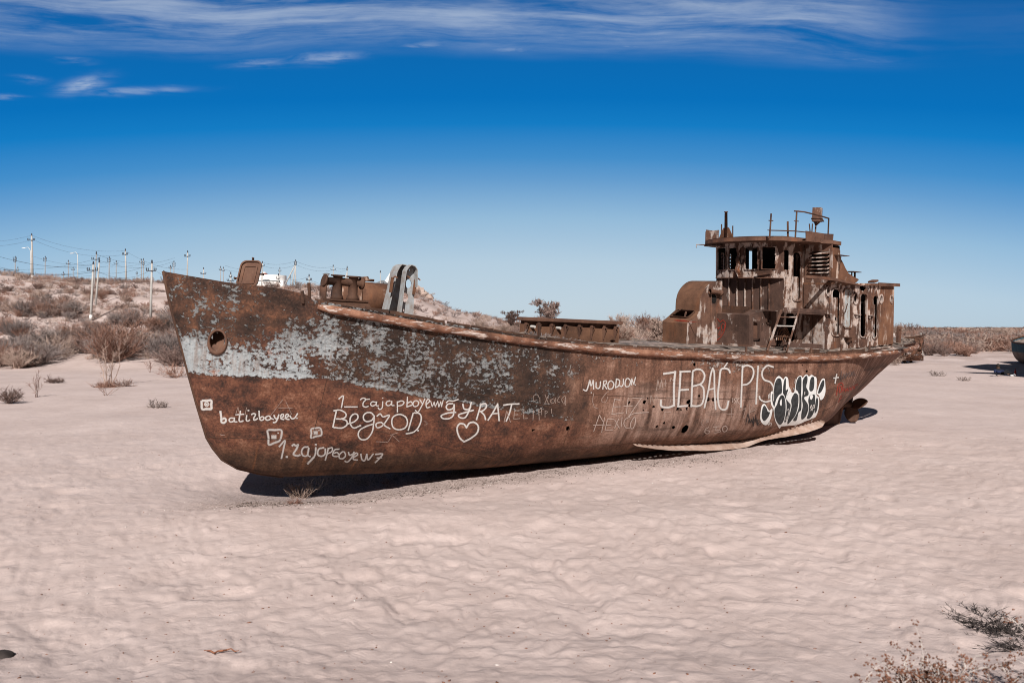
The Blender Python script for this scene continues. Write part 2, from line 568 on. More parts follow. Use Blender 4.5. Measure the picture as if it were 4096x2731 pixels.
# ---- hull paint: everything laid out in the ship's own metres (x aft, z up)
def hull_material(holes):
    m, N, bs, o = new_mat('hull_plating')
    v = N.n('ShaderNodeTexCoord').outputs['Object']
    x, y, z = N.xyz(v)
    big = N.noise(v, 0.8, 5, 0.55)
    med = N.noise(v, 3.5, 8, 0.65)
    fine = N.noise(v, 22, 5, 0.7)
    grain = N.noise(v, 70, 3, 0.7)
    st = N.noise(N.scale(v, (5.5, 1, 0.45)), 1.0, 7, 0.62)
    st2 = N.noise(N.scale(v, (16, 1, 0.9), (3, 0, 1)), 1.0, 5, 0.6)
    hs = N.noise(N.scale(v, (0.5, 1, 5.5), (1, 0, 4)), 1.0, 6, 0.6)
    # rust tones
    f0 = N.math('ADD', N.math('MULTIPLY', med, 0.5), N.math('ADD', N.math('MULTIPLY', fine, 0.3), N.math('MULTIPLY', big, 0.2)))
    bl = N.noise(N.scale(v, (1, 1, 1.6), (3, 3, 8)), 1.7, 7, 0.68)
    f0 = N.math('ADD', N.math('MULTIPLY', f0, 0.6), N.math('MULTIPLY', bl, 0.4))
    f0 = N.mapr(f0, 0.40, 0.60, 0.34, 0.70, False)
    redb = N.ramp(f0, [(0.36, (0.028, 0.016, 0.013)), (0.44, (0.060, 0.027, 0.019)), (0.53, (0.120, 0.047, 0.029)), (0.60, (0.165, 0.068, 0.040)), (0.70, (0.25, 0.125, 0.082))])
    darkb = N.ramp(f0, [(0.36, (0.017, 0.011, 0.009)), (0.52, (0.038, 0.021, 0.015)), (0.62, (0.080, 0.040, 0.025)), (0.70, (0.14, 0.07, 0.042))])
    f1 = N.math('ADD', N.math('MULTIPLY', f0, 0.62), N.math('MULTIPLY', N.mapr(st, 0.36, 0.64, 0.34, 0.70, False), 0.38))
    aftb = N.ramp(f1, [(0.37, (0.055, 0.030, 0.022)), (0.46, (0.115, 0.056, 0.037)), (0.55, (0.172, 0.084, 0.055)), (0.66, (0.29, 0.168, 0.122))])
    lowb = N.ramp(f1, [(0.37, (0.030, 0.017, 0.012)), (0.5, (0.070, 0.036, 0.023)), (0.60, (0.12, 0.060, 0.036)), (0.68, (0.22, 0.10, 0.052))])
    wob = N.math('MULTIPLY', N.math('SUBTRACT', big, 0.5), 2.6)
    wobs = N.math('MULTIPLY', N.math('SUBTRACT', med, 0.5), 0.9)
    xs = N.math('ADD', x, N.math('ADD', wob, wobs))
    zaft = N.mapr(xs, 5.9, 8.9)
    zaftp = N.mapr(xs, 6.9, 8.0)
    # the old waterline falls away aft of the forefoot
    zl = N.math('SUBTRACT', 2.20, N.math('MULTIPLY', N.math('MAXIMUM', N.math('SUBTRACT', x, 2.6), 0.0), 0.160))
    zr = N.math('SUBTRACT', z, zl)                     # height over the paint line
    zrw = N.math('ADD', zr, N.math('ADD', N.math('MULTIPLY', N.math('SUBTRACT', med, 0.5), 0.26), N.math('MULTIPLY', N.math('SUBTRACT', fine, 0.5), 0.16)))
    above = N.mapr(zrw, -0.035, 0.035)
    bow = N.mapr(N.math('ADD', x, N.math('ADD', wobs, N.math('MULTIPLY', wob, .3))), 3.0, 1.9)
    topz = N.mapr(N.math('ADD', z, N.math('MULTIPLY', N.math('SUBTRACT', big, 0.5), 1.4)), 2.75, 3.05)
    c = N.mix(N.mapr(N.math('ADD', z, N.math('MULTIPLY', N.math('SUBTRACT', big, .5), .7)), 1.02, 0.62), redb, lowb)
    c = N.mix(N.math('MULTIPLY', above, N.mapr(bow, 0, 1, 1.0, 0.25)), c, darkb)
    bowup = N.math('MULTIPLY', N.math('MULTIPLY', above, bow), topz)
    c = N.mix(bowup, c, N.ramp(f0, [(0.37, (0.024, 0.014, 0.011)), (0.5, (0.058, 0.029, 0.020)), (0.61, (0.115, 0.052, 0.031)), (.7, (.21, .092, .05))]))
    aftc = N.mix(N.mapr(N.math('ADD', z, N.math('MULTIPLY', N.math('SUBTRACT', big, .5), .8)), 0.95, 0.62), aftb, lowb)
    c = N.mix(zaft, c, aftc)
    # washed-out pinkish plate amidships, pale runs towards the stern
    pl = N.math('MULTIPLY', N.mapr(N.math('ADD', x, N.math('MULTIPLY', wob, .5)), 8.2, 9.2), N.mapr(N.math('ADD', x, wob), 14.6, 12.0))
    pl = N.math('MULTIPLY', pl, N.math('MULTIPLY', N.mapr(z, 0.85, 1.05), N.mapr(N.math('ADD', z, wobs), 2.35, 1.9)))
    c = N.mix(N.math('MULTIPLY', pl, N.mapr(N.math('ADD', st, N.math('MULTIPLY', med, .4)), 0.50, 0.85, 0.0, 0.72)), c, (0.40, 0.275, 0.225))
    pl2 = N.math('MULTIPLY', N.mapr(xs, 16.0, 17.6), N.mapr(st, 0.5, 0.66))
    c = N.mix(N.math('MULTIPLY', pl2, 0.55), c, (0.36, 0.245, 0.20))
    c = N.mix(N.mapr(zaft, 0, 1, .45, 1.0), c, N.mix(N.mapr(st2, 0.56, 0.72, 0, 0.50), c, (0.035, 0.02, 0.015)))
    c = N.mix(N.math('MULTIPLY', N.mapr(st2, 0.56, 0.72), N.mapr(z, 1.5, 0.6, 0.0, 0.42)), c, (0.27, 0.105, 0.045))
    c = N.mix(N.math('MULTIPLY', N.mapr(hs, 0.54, 0.68), 0.55), c, (0.045, 0.025, 0.018))
    # orange bloom
    og = N.mapr(N.noise(N.scale(v, (1, 1, 1), (4, 9, 2)), 2.6, 8, .65), 0.58, 0.70)
    # what is left of the grey paint
    def gau(val, c0, w):
        q = N.math('DIVIDE', N.math('SUBTRACT', val, c0), w)
        return N.math('POWER', 2.718, N.math('MULTIPLY', N.math('MULTIPLY', q, q), -1.0))
    bandm = N.math('MULTIPLY', N.mapr(N.math('ADD', z, N.math('MULTIPLY', wob, .22)), 3.05, 2.60), N.mapr(N.math('ADD', x, N.math('MULTIPLY', wob, .6)), 3.3, 2.2))
    d = N.math('MULTIPLY', above, N.math('ADD', N.mapr(x, 3.0, 7.0, 0.098, 0.066), N.math('MULTIPLY', bandm, 0.040)))
    d = N.math('SUBTRACT', d, N.math('MULTIPLY', bowup, 0.030))
    d = N.math('MULTIPLY', d, N.mapr(zaftp, 0, 1, 1, 0.0))
    d = N.math('ADD', d, N.math('MULTIPLY', gau(zr, 0.03, 0.05), N.math('MULTIPLY', N.mapr(x, 8.2, 5.5), 0.045)))
    d = N.math('ADD', d, N.math('MULTIPLY', N.math('MULTIPLY', zaft, N.mapr(x, 17, 12)), N.math('MULTIPLY', N.mapr(z, 2.15, 2.75), 0.06)))
    # bare plate close under the rub rail on the dark part
    patch = N.noise(N.scale(v, (1, 1, 1), (2, 5, 1)), 1.5, 4, 0.55)
    fl = N.noise(N.scale(v, (1, 1, 1.35), (7, 1, 3)), 11.0, 12, 0.74, 0.15)
    fl2 = N.noise(N.scale(v, (1, 1, 1), (2, 8, 5)), 24.0, 8, 0.75)
    pst = N.noise(N.scale(v, (3.2, 1, 0.9), (8, 1, 2)), 1.0, 6, 0.62)
    pn = N.math('ADD', N.math('ADD', N.math('MULTIPLY', fl, 0.50), N.math('MULTIPLY', pst, .14)), N.math('ADD', N.math('MULTIPLY', patch, 0.24), N.math('MULTIPLY', fl2, .12)))
    pv = N.math('SUBTRACT', N.math('ADD', pn, d), 0.595)
    mask = N.mapr(pv, 0.0, 0.022)
    mask = N.math('MULTIPLY', mask, N.mapr(d, 0.012, 0.04))
    pc = N.mix(N.mapr(fine, 0.35, 0.68), (0.40, 0.435, 0.455), (0.31, 0.295, 0.285))
    pc = N.mix(N.math('MULTIPLY', bandm, 0.5), pc, (0.405, 0.45, 0.475))
    pc = N.mix(N.math('MULTIPLY', og, N.mapr(bandm, 0, 1, 0.15, 0.9)), pc, (0.36, 0.125, 0.055))
    pc = N.mix(N.math('MULTIPLY', N.mapr(N.math('ADD', N.math('MULTIPLY', st2, .6), N.math('MULTIPLY', bl, .4)), 0.49, 0.62), 0.55), pc, (0.22, 0.145, 0.11))
    pc = N.mix(zaft, pc, (0.52, 0.44, 0.40))
    c = N.mix(mask, c, pc)
    # thin pale scratches
    sn = N.noise(N.scale(v, (2, 1, 2), (1, 1, 9)), 3.0, 2, 0.5, 3.0)
    scr = N.math('MULTIPLY', N.mapr(N.math('ABSOLUTE', N.math('SUBTRACT', sn, 0.5)), 0.006, 0.0), 0.22)
    c = N.mix(scr, c, (0.40, 0.28, 0.22))
    gk = N.mapr(N.math('ADD', N.math('MULTIPLY', grain, .5), N.math('MULTIPLY', fine, .5)), 0.34, 0.66, 0.62, 1.32, False)
    c = N.mix(1.0, c, N.comb(gk, gk, gk), 'MULTIPLY')
    N.put(bs.inputs['Base Color'], c)
    bs.inputs['Roughness'].default_value = 0.78
    curl = N.math('MULTIPLY', mask, N.mapr(pv, 0.09, 0.0, 0.55, 1.0))
    h = N.math('ADD', N.math('MULTIPLY', curl, N.mapr(bandm, 0, 1, 1.0, 0.35)), N.math('ADD', N.math('MULTIPLY', med, 0.35), N.math('MULTIPLY', fine, 0.35)))
    h = N.math('ADD', h, N.math('MULTIPLY', grain, 0.10))
    bump(N, bs, h, 0.95, 0.045)
    # rusted-through holes
    hm = None
    nw = N.math('MULTIPLY', N.math('SUBTRACT', N.noise(v, 14, 3, 0.6), 0.5), 0.11)
    for hx, hz, r, asp in holes:
        a = N.math('SUBTRACT', x, hx)
        b = N.math('MULTIPLY', N.math('SUBTRACT', z, hz), asp)
        q = N.math('SQRT', N.math('ADD', N.math('MULTIPLY', a, a), N.math('MULTIPLY', b, b)))
        q = N.math('SUBTRACT', N.math('ADD', q, nw), r)
        hm = q if hm is None else N.math('MINIMUM', hm, q)
    near = N.mapr(y, -0.2, -0.3)
    hole = N.math('MULTIPLY', N.math('LESS_THAN', hm, 0.0), near)
    N.put(bs.inputs['Alpha'], N.math('SUBTRACT', 1.0, hole))
    return m


# ------------------------------------------------------------------ value noise on arrays, terrain
def _h(ix, iy, seed):
    n = (ix.astype(np.int64) * 374761393 + iy.astype(np.int64) * 668265263 + seed * 982451653) & 0x7fffffff
    n = ((n ^ (n >> 13)) * 1274126177) & 0x7fffffff
    return ((n ^ (n >> 16)) & 0xffff) / 65535.0


def vnoise(x, y, seed=0):
    ix, iy = np.floor(x), np.floor(y)
    fx, fy = x - ix, y - iy
    fx = fx * fx * fx * (fx * (fx * 6 - 15) + 10)
    fy = fy * fy * fy * (fy * (fy * 6 - 15) + 10)
    a, b = _h(ix, iy, seed), _h(ix + 1, iy, seed)
    c, d = _h(ix, iy + 1, seed), _h(ix + 1, iy + 1, seed)
    return (a * (1 - fx) + b * fx) * (1 - fy) + (c * (1 - fx) + d * fx) * fy


def fbm(x, y, seed, o=3):
    s, a, t = 0, 1.0, 0
    for i in range(o):
        s = s + a * vnoise(x * 2 ** i, y * 2 ** i, seed + i)
        t += a
        a *= .5
    return s / t


def sst(a, b, x):
    t = np.clip((x - a) / (b - a), 0, 1)
    return t * t * (3 - 2 * t)


F, HX, HY = 1829.33, 1176.0, 751.0
RIDGE_Y = 112.0
_rx = np.array([-900, 0, 200, 400, 600, 800, 955, 985, 1050, 1130, 1250, 1400, 3000])
_ry = np.array([628, 636, 645, 655, 664, 671, 677, 692, 717, 732, 745, 751, 751])
RIDGE_U = (_rx - HX) / F
RIDGE_Z = (HY - _ry) / F * RIDGE_Y
RIDGE_Z[:-2] += 3.0
RIDGE_Z[-3] = 1.2
RIDGE_Z[-2:] = 0.0


def ground(x, y, ripples=True):
    x, y = np.asarray(x, dtype=float), np.asarray(y, dtype=float)
    z = 1.3 * (1 - sst(-1.0, 8.5, y))
    # scour pit along the near side of the wreck
    z = z - 0.42 * np.exp(-(((x + 4.0) / 2.6) ** 2 + ((y - 16.1) / 1.9) ** 2))
    z = z + 0.10 * np.exp(-(((x + 1.0) / 5.0) ** 2 + ((y - 12.4) / 0.9) ** 2))
    ys = np.where(np.abs(y) < 1e-3, 1e-3, y)
    u = np.clip(np.where(y > 5, x / ys, 9.0), -1.2, 2.0)
    rz = np.interp(u, RIDGE_U, RIDGE_Z)
    y0 = 58 + 8 * (fbm(x / 18.0, y / 40.0, 5) - .5)
    t = np.clip((y - y0) / (RIDGE_Y - y0), 0, 1)
    prof = 0.35 * t + 0.65 * t * t * (3 - 2 * t)
    hill = rz * prof * np.where(y > 5, 1, 0)
    fade = 1 - sst(600, 2500, y)
    z = z + hill * fade
    far = sst(30, 70, np.hypot(x, y))
    z = z + far * (fbm(x / 7.0, y / 7.0, 11) - .5) * (0.5 + 0.8 * np.clip(hill / 6, 0, 1)) * (1 - sst(150, 700, np.hypot(x, y)) * .6)
    z = z + (fbm(x / 3.2, y / 3.2, 21) - .5) * 0.11
    if ripples:
        r = np.hypot(x, y)
        am = 1 - sst(16, 34, r)
        wx = x + 0.5 * (vnoise(x * .9, y * .9, 31) - .5)
        wy = y + 0.18 * x + 0.45 * (vnoise(x * .8, y * .8, 32) - .5)
        b1 = np.abs(2 * vnoise(wx * 4.1, wy * 4.0, 33) - 1)
        b2 = np.abs(2 * vnoise(wx * 8.2 + 9, wy * 7.8, 34) - 1)
        pit = np.clip(vnoise(x * 2.6 + 40, y * 1.8 + 7, 36) - .70, 0, 1) * 3.3
        tread = 0.6 + 0.8 * fbm(x / 5.0, y / 5.0, 35)
        z = z + am * tread * (0.023 * b1 + 0.020 * b2 - 0.048 * pit)
    return z


def gz(x, y):
    return float(ground(np.array([x]), np.array([y]), False)[0])


def at_ground(px, py, zg=None):
    """where a line of sight (photo grid 2352 wide) meets the terrain"""
    d = Vector(((px - HX) / F, 1.0, -(py - HY) / F))
    prev = 1.0
    yv = np.concatenate([np.arange(4, 40, .05), np.arange(40, 400, .25), np.geomspace(400, 4000, 400)])
    zz = CAM_H + d.z * yv - ground(d.x * yv, yv, False)
    idx = np.where(zz < 0)[0]
    k = idx[0] if len(idx) else len(yv) - 1
    yy = yv[k]
    return Vector((d.x * yy, yy, gz(d.x * yy, yy)))


def build_ground():
    rad = [0.4]
    while rad[-1] < 32:
        rad.append(rad[-1] * (1.0075 if rad[-1] > 3.5 else 1.06))
    while rad[-1] < 8000:
        rad.append(rad[-1] * (1.016 if rad[-1] < 300 else 1.08))
    ang = list(np.arange(-44, 44.01, 0.13)) + list(np.arange(47, 315, 3.0))
    rad, ang = np.array(rad), np.radians(np.array(ang))
    A, Rr = np.meshgrid(ang, rad)
    X, Y = Rr * np.sin(A), Rr * np.cos(A)
    Z = ground(X, Y)
    nr, na = X.shape
    v = np.stack([X, Y, Z], -1).reshape(-1, 3)
    i = np.arange(nr - 1)[:, None] * na
    j = np.arange(na)[None, :]
    j2 = (j + 1) % na
    f = np.stack([i + j, i + j2, i + na + j2, i + na + j], -1).reshape(-1, 4)
    me = np_mesh('ground', v, f)
    m, N, bs, o = new_mat('sand')
    tcn = N.n('ShaderNodeTexCoord').outputs['Object']
    x, y, z = N.xyz(tcn)
    big = N.noise(tcn, 0.35, 5, 0.55)
    med = N.noise(tcn, 2.2, 6, 0.6)
    fine = N.noise(tcn, 60, 3, 0.7)
    f_ = N.math('ADD', N.math('MULTIPLY', big, 0.45), N.math('ADD', N.math('MULTIPLY', med, 0.35), N.math('MULTIPLY', fine, 0.2)))
    c = N.ramp(f_, [(0.36, (0.465, 0.368, 0.340)), (0.5, (0.535, 0.431, 0.402)), (0.64, (0.595, 0.486, 0.456))])
    # coarse shelly gravel along the near side of the wreck
    q = N.math('SUBTRACT', y, N.math('ADD', 14.35, N.math('MULTIPLY', N.math('ADD', x, 4.0), 0.48)))
    w = N.math('ADD', q, N.math('MULTIPLY', N.math('SUBTRACT', med, .5), 1.1))
    gv = N.math('MULTIPLY', N.mapr(w, -1.15, -0.15), N.mapr(x, 9, 3))
    gv = N.math('MULTIPLY', gv, N.math('MULTIPLY', N.mapr(x, -6.2, -4.6), N.mapr(w, 4.0, 3.0)))
    spk = N.noise(tcn, 26, 4, 0.75)
    c = N.mix(N.math('MULTIPLY', gv, N.mapr(spk, 0.46, 0.62)), c, (0.17, 0.125, 0.105))
    c = N.mix(N.math('MULTIPLY', gv, 0.18), c, (0.30, 0.235, 0.205))
    # scattered dark grains everywhere
    vn = N.n('ShaderNodeTexVoronoi')
    vn.inputs['Scale'].default_value = 3.2
    N.put(vn.inputs['Vector'], tcn)
    c = N.mix(N.math('MULTIPLY', N.mapr(vn.outputs['Distance'], 0.05, 0.03), 0.55), c, (0.20, 0.11, 0.08))
    # thin grass litter between the far shrubs
    far = N.mapr(y, 52, 75)
    lit = N.math('MULTIPLY', far, N.mapr(N.noise(tcn, 0.22, 6, 0.65), 0.42, 0.64, 0, 0.55))
    c = N.mix(lit, c, (0.30, 0.215, 0.18))
    c = N.mix(N.mapr(y, 160, 420, 0, 0.75), c, (0.235, 0.18, 0.155))
    N.put(bs.inputs['Base Color'], c)
    bs.inputs['Roughness'].default_value = 0.95
    bs.inputs['Specular IOR Level'].default_value = 0.08
    rp = N.noise(N.scale(tcn, (2.3, 2.3, 1)), 1.3, 3, 0.5, 0.6)
    rp = N.math('ABSOLUTE', N.math('SUBTRACT', rp, 0.5))
    hgt = N.math('ADD', N.math('MULTIPLY', rp, 0.55), N.math('ADD', N.math('MULTIPLY', N.noise(tcn, 9, 5, 0.6), 0.16), N.math('MULTIPLY', fine, 0.05)))
    hgt = N.math('ADD', hgt, N.math('MULTIPLY', gv, N.math('MULTIPLY', spk, 0.3)))
    bump(N, bs, hgt, 0.55, 0.10)
    g = link_mesh('ground', me, m, None, True)
    tag(g, kind='structure')


build_ground()

# ------------------------------------------------------------------ the stranded ship
HEAD = math.atan2(13, 19.9)
SHIP_R = (Matrix.Rotation(HEAD, 3, 'Z') @ Matrix.Rotation(R_(1.7), 3, 'Y') @ Matrix.Rotation(R_(3.0), 3, 'X'))
SHIP_B = Vector((-6.13, 14.0, 3.98)) - SHIP_R @ Vector((0, 0, 3.98))
SHIP_RT = SHIP_R.transposed()
EYE = SHIP_RT @ (Vector((0, 0, CAM_H)) - SHIP_B)      # the camera in ship coordinates


def sight(px, py):
    return SHIP_RT @ Vector(((px - HX) / F, 1.0, -(py - HY) / F))


def on(px, py, axis, val):
    """line of sight met with a plane of the ship: axis 's' (frame station), 'p' (distance to port), 'z'"""
    d = sight(px, py)
    i = {'s': 0, 'p': 1, 'z': 2}[axis]
    v = -val if axis == 'p' else val
    t = (v - EYE[i]) / d[i]
    q = EYE + d * t
    return Vector((q.x, -q.y, q.z))                    # s, p, z


LEAN = 0.085                                           # the upper works lean forward


def sh(s, p, z):
    return Vector((s - LEAN * max(z - 3.0, 0), -p, z))


def SZ(px, py, p):                                     # on a fore-and-aft wall: station, height
    q = on(px, py, 'p', p)
    return q.x + LEAN * max(q.z - 3.0, 0), q.z


def PZ(px, py, s0):                                    # on an athwartship wall: port distance, height
    z = 3.5
    for _ in range(5):
        q = on(px, py, 's', s0 - LEAN * max(z - 3.0, 0))
        z = q.z
    return q.y, q.z


ship = empty('stranded_ship')
ship.matrix_world = Matrix.Translation(SHIP_B) @ SHIP_R.to_4x4()
tag(ship, 'large rusted ship with peeling grey paint and white graffiti stranded on the sand', 'ship')

# ---- hull lines
STEM = [(0, 3.98), (0.111, 3.503), (0.25, 3.0), (0.363, 2.627), (0.483, 2.19), (0.663, 1.588), (0.853, 1.0), (0.976, .793), (1.14, .582),
        (1.422, .401), (1.871, .262), (2.291, .18), (4, .2), (6, .23), (10, .32), (15, .47), (17.5, .62), (18.5, .74), (19.24, .92),
        (20.04, 1.24), (20.38, 1.50), (21.0, 1.94), (21.38, 2.17), (21.77, 2.35), (22.33, 2.6), (22.75, 2.86)]
SHEER = [(0, 3.98), (.35, 3.925), (.89, 3.846), (1.33, 3.814), (1.64, 3.796), (2.0, 3.73), (2.12, 3.69), (2.2, 3.62), (2.36, 3.60), (2.98, 3.515), (4.31, 3.335),
         (6.09, 3.145), (8.2, 2.99), (10.7, 2.925), (12.2, 2.885), (13.75, 2.88), (15.5, 2.905), (17.67, 2.99), (19.4, 3.10), (21.4, 3.21), (22.75, 3.29)]
BEAM = [(0, 0.015), (.5, .47), (1, .87), (2, 1.43), (3, 1.82), (4, 2.07), (6, 2.35), (8, 2.45), (12, 2.48), (15, 2.44), (17, 2.34),
        (19, 2.06), (20.3, 1.74), (21.3, 1.40), (22, 1.02), (22.45, .62), (22.68, .3), (22.75, .02)]


def lerp_tab(tab):
    a = np.array(tab)
    return lambda x: float(np.interp(x, a[:, 0], a[:, 1]))


f_stem, f_sheer, f_beam0 = lerp_tab(STEM), lerp_tab(SHEER), lerp_tab(BEAM)


def f_beam(s):
    return sum(f_beam0(min(max(s + d, 0), 22.75)) for d in (-.12, 0, .12)) / 3 if 0.2 < s < 22.4 else f_beam0(s)


def full(v, s):
    mid = (1 - (1 - v) ** 4) ** (1 / 3.1)
    bowf = v ** (0.62 - 0.08 * (1 - v))
    ster = v ** 0.85
    wb = 1 - float(sst(0.5, 6.5, s))
    wa = float(sst(15.5, 20, s))
    return (mid * (1 - wb) + bowf * wb) * (1 - wa) + ster * wa


def hull_pt(s, v, side=1):
    zk, zt = f_stem(s), f_sheer(s)
    if zt < zk + 0.02:
        zt = zk + 0.02
    z = zk + (zt - zk) * v
    b = f_beam(s) * full(v, s)
    # slow dents in the plating
    dn = 0.018 * mnoise.noise(Vector((s * .9, z * 1.1, 2.0))) + 0.008 * mnoise.noise(Vector((s * 2.6, z * 2.6, 5.0)))
    dn += 0.0035 * math.cos(2 * math.pi * s / .58) * (0.5 + mnoise.noise(Vector((s * .4, z * .8, 11.))))
    b += dn * min(1, v * 6) * min(1, s * 1.5) * min(1, (22.75 - s) * 1.5) * min(1, (1 - v) * 8)
    return Vector((s, -side * max(b, 0.004), z))


HAWSE = None
SV = sorted(set([round(q, 4) for q in list(np.linspace(0, 1.5, 46)) + list(np.linspace(1.5, 20, 230)) + list(np.linspace(20, 22.75, 64)) + [2.0, 2.12, 2.2, 2.36]]))
VV = list(np.linspace(0, 1, 34) ** 1.25)
hv, hf = [], []
ns, nv = len(SV), len(VV)
for side in (1, -1):
    base = len(hv)
    for s in SV:
        for v in VV:
            hv.append(hull_pt(s, v, side))
    for i in range(ns - 1):
        for j in range(nv - 1):
            a, b, c, d = base + i * nv + j, base + (i + 1) * nv + j, base + (i + 1) * nv + j + 1, base + i * nv + j + 1
            hf.append((a, b, c, d) if side == 1 else (d, c, b, a))
bvh = BVHTree.FromPolygons([tuple(v) for v in hv], hf)


def hit(px, py):
    d = sight(px, py).normalized()
    loc, nrm, idx, dist = bvh.ray_cast(EYE, d)
    if loc is None:
        return None, None
    if nrm.dot(d) > 0:
        nrm = -nrm
    return loc, nrm


# hawse hole
hc, hn = hit(500.5, 784)
hx_, hz_ = hc.x, hc.z
keep = []
for f in hf:
    c = sum((hv[i] for i in f), Vector()) / len(f)
    if ((c.x - hx_) / 0.105) ** 2 + ((c.z - hz_) / 0.185) ** 2 < 1:
        continue
    keep.append(f)


def crop(x0, y0, k):
    return lambda q: ((x0 + q[0] / k) / 1.7415, (y0 + q[1] / k) / 1.7415)


CA, CB, CC, CD = crop(700, 1500, 3.36), crop(1250, 1500, 2.476), crop(2250, 1400, 3.485), crop(2750, 1400, 3.618)
CE, CF, CG, CH_ = crop(900, 1750, 2.94), crop(1500, 1100, 1.96), crop(3300, 1250, 2.954), crop(2500, 1300, 1.96)
HOLES = []
for cr, q, r in ((CC, (930, 730), .03), (CC, (1145, 725), .04), (CC, (1192, 675), .022), (CC, (1268, 785), .03), (CC, (1125, 840), .022), (CC, (1392, 825), .03),
                 (CC, (1607, 815), .04), (CC, (1757, 722), .055), (CC, (1778, 770), .04), (CC, (1728, 815), .04), (CC, (1657, 828), .024), (CC, (2028, 685), .06), (CC, (2098, 683), .04),
                 (CC, (2160, 685), .05), (CC, (1840, 200), .038), (CC, (1545, 1073), .048), (CC, (1705, 1100), .105), (CC, (1315, 1057), .028), (CC, (70, 1090), .05),
                 (CC, (1905, 635), .02), (CD, (1100, 225), .022), (CD, (1668, 215), .022), (CD, (1728, 310), .032), (CD, (165, 658), .02), (CC, (1420, 1015), .03), (CB, (2185, 545), .035)):
    l, n_ = hit(*cr(q))
    if l:
        HOLES.append((l.x, l.z, r, 1.1))
M['hull'] = hull_material(HOLES)
me = bpy.data.meshes.new('hull')
me.from_pydata([tuple(v) for v in hv], [], keep)
bm = bmesh.new()
bm.from_mesh(me)
bmesh.ops.remove_doubles(bm, verts=bm.verts, dist=0.006)
bm.to_mesh(me)
bm.free()
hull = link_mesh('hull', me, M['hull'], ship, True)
tag(hull, 'hull with peeling grey paint at the bow and bare brown rust aft')

# stem bar
mb = MB().tube([Vector((s, 0, z)) for s, z in STEM[:12]], 0.028, 6)
mb.build('stem_bar', M['rust_dark'], hull, True)
# weld seams raised on the plating
seams = [[(757, 842), (738, 925), (716, 1010), (708, 1055)], [(468, 1003), (560, 1006), (640, 1008), (716, 1010)],
         [(733, 962), (850, 985), (960, 1010), (1080, 1040), (1180, 1062)], [(1345, 842), (1335, 900), (1316, 960), (1290, 1030)],
         [(1330, 905), (1500, 913), (1700, 917), (1850, 908), (1960, 880)], [(1290, 1035), (1480, 1012), (1600, 1010), (1760, 985), (1900, 940), (1950, 905)],
         [(857, 861), (1019, 891), (1205, 922), (1290, 940)]]
mb = MB()
for sm in seams:
    pts = []
    for a, b in zip(sm[:-1], sm[1:]):
        k = int(max(3, abs(b[0] - a[0]) // 6 + abs(b[1] - a[1]) // 6))
        for t in range(k):
            l, n_ = hit(a[0] + (b[0] - a[0]) * t / k, a[1] + (b[1] - a[1]) * t / k)
            if l:
                pts.append(l + n_ * 0.001)
    if len(pts) > 2:
        mb.tube(pts, 0.006, 5, False)
mb.build('weld_seams', M['rust_dark'], hull, True)

# hawse pipe: flange ring, and a tube leading inward and up
ring, inner = MB(), MB()
ux = Vector((1, 0, 0)) - hn * hn.x
ux.normalize()
uz = hn.cross(ux)
if uz.z < 0:
    uz = -uz
hc2, _ = hit(500.5, 784)
loop = []
for k in range(33):
    t = 2 * math.pi * k / 32
    q = Vector((hx_ + 0.125 * math.cos(t), 0, hz_ + 0.205 * math.sin(t)))
    l, n_, i_, d_ = bvh.ray_cast(Vector((q.x, -6, q.z)), Vector((0, 1, 0)))
    loop.append(l + hn * 0.012)
ring.tube(loop, [0.022 + 0.020 * max(0, -math.sin(2 * math.pi * k / 32)) for k in range(33)], 10, False)
ring.build('hawse_flange', M['rust_plain'], hull, True)
vs, fs = [], []
for j, dpt in enumerate((-0.02, 0.12, 0.35, 0.7, 1.1)):
    for k in range(32):
        vs.append(loop[k] + Vector((0.10 * dpt, dpt * 0.55, 0.62 * dpt)))
for j in range(4):
    for k in range(32):
        fs.append((j * 32 + k, j * 32 + (k + 1) % 32, (j + 1) * 32 + (k + 1) % 32, (j + 1) * 32 + k))
fs.append(tuple(4 * 32 + k for k in range(32)))
inner.add(vs, fs)
inner.build('hawse_pipe', M['rust_plain'], hull, True)

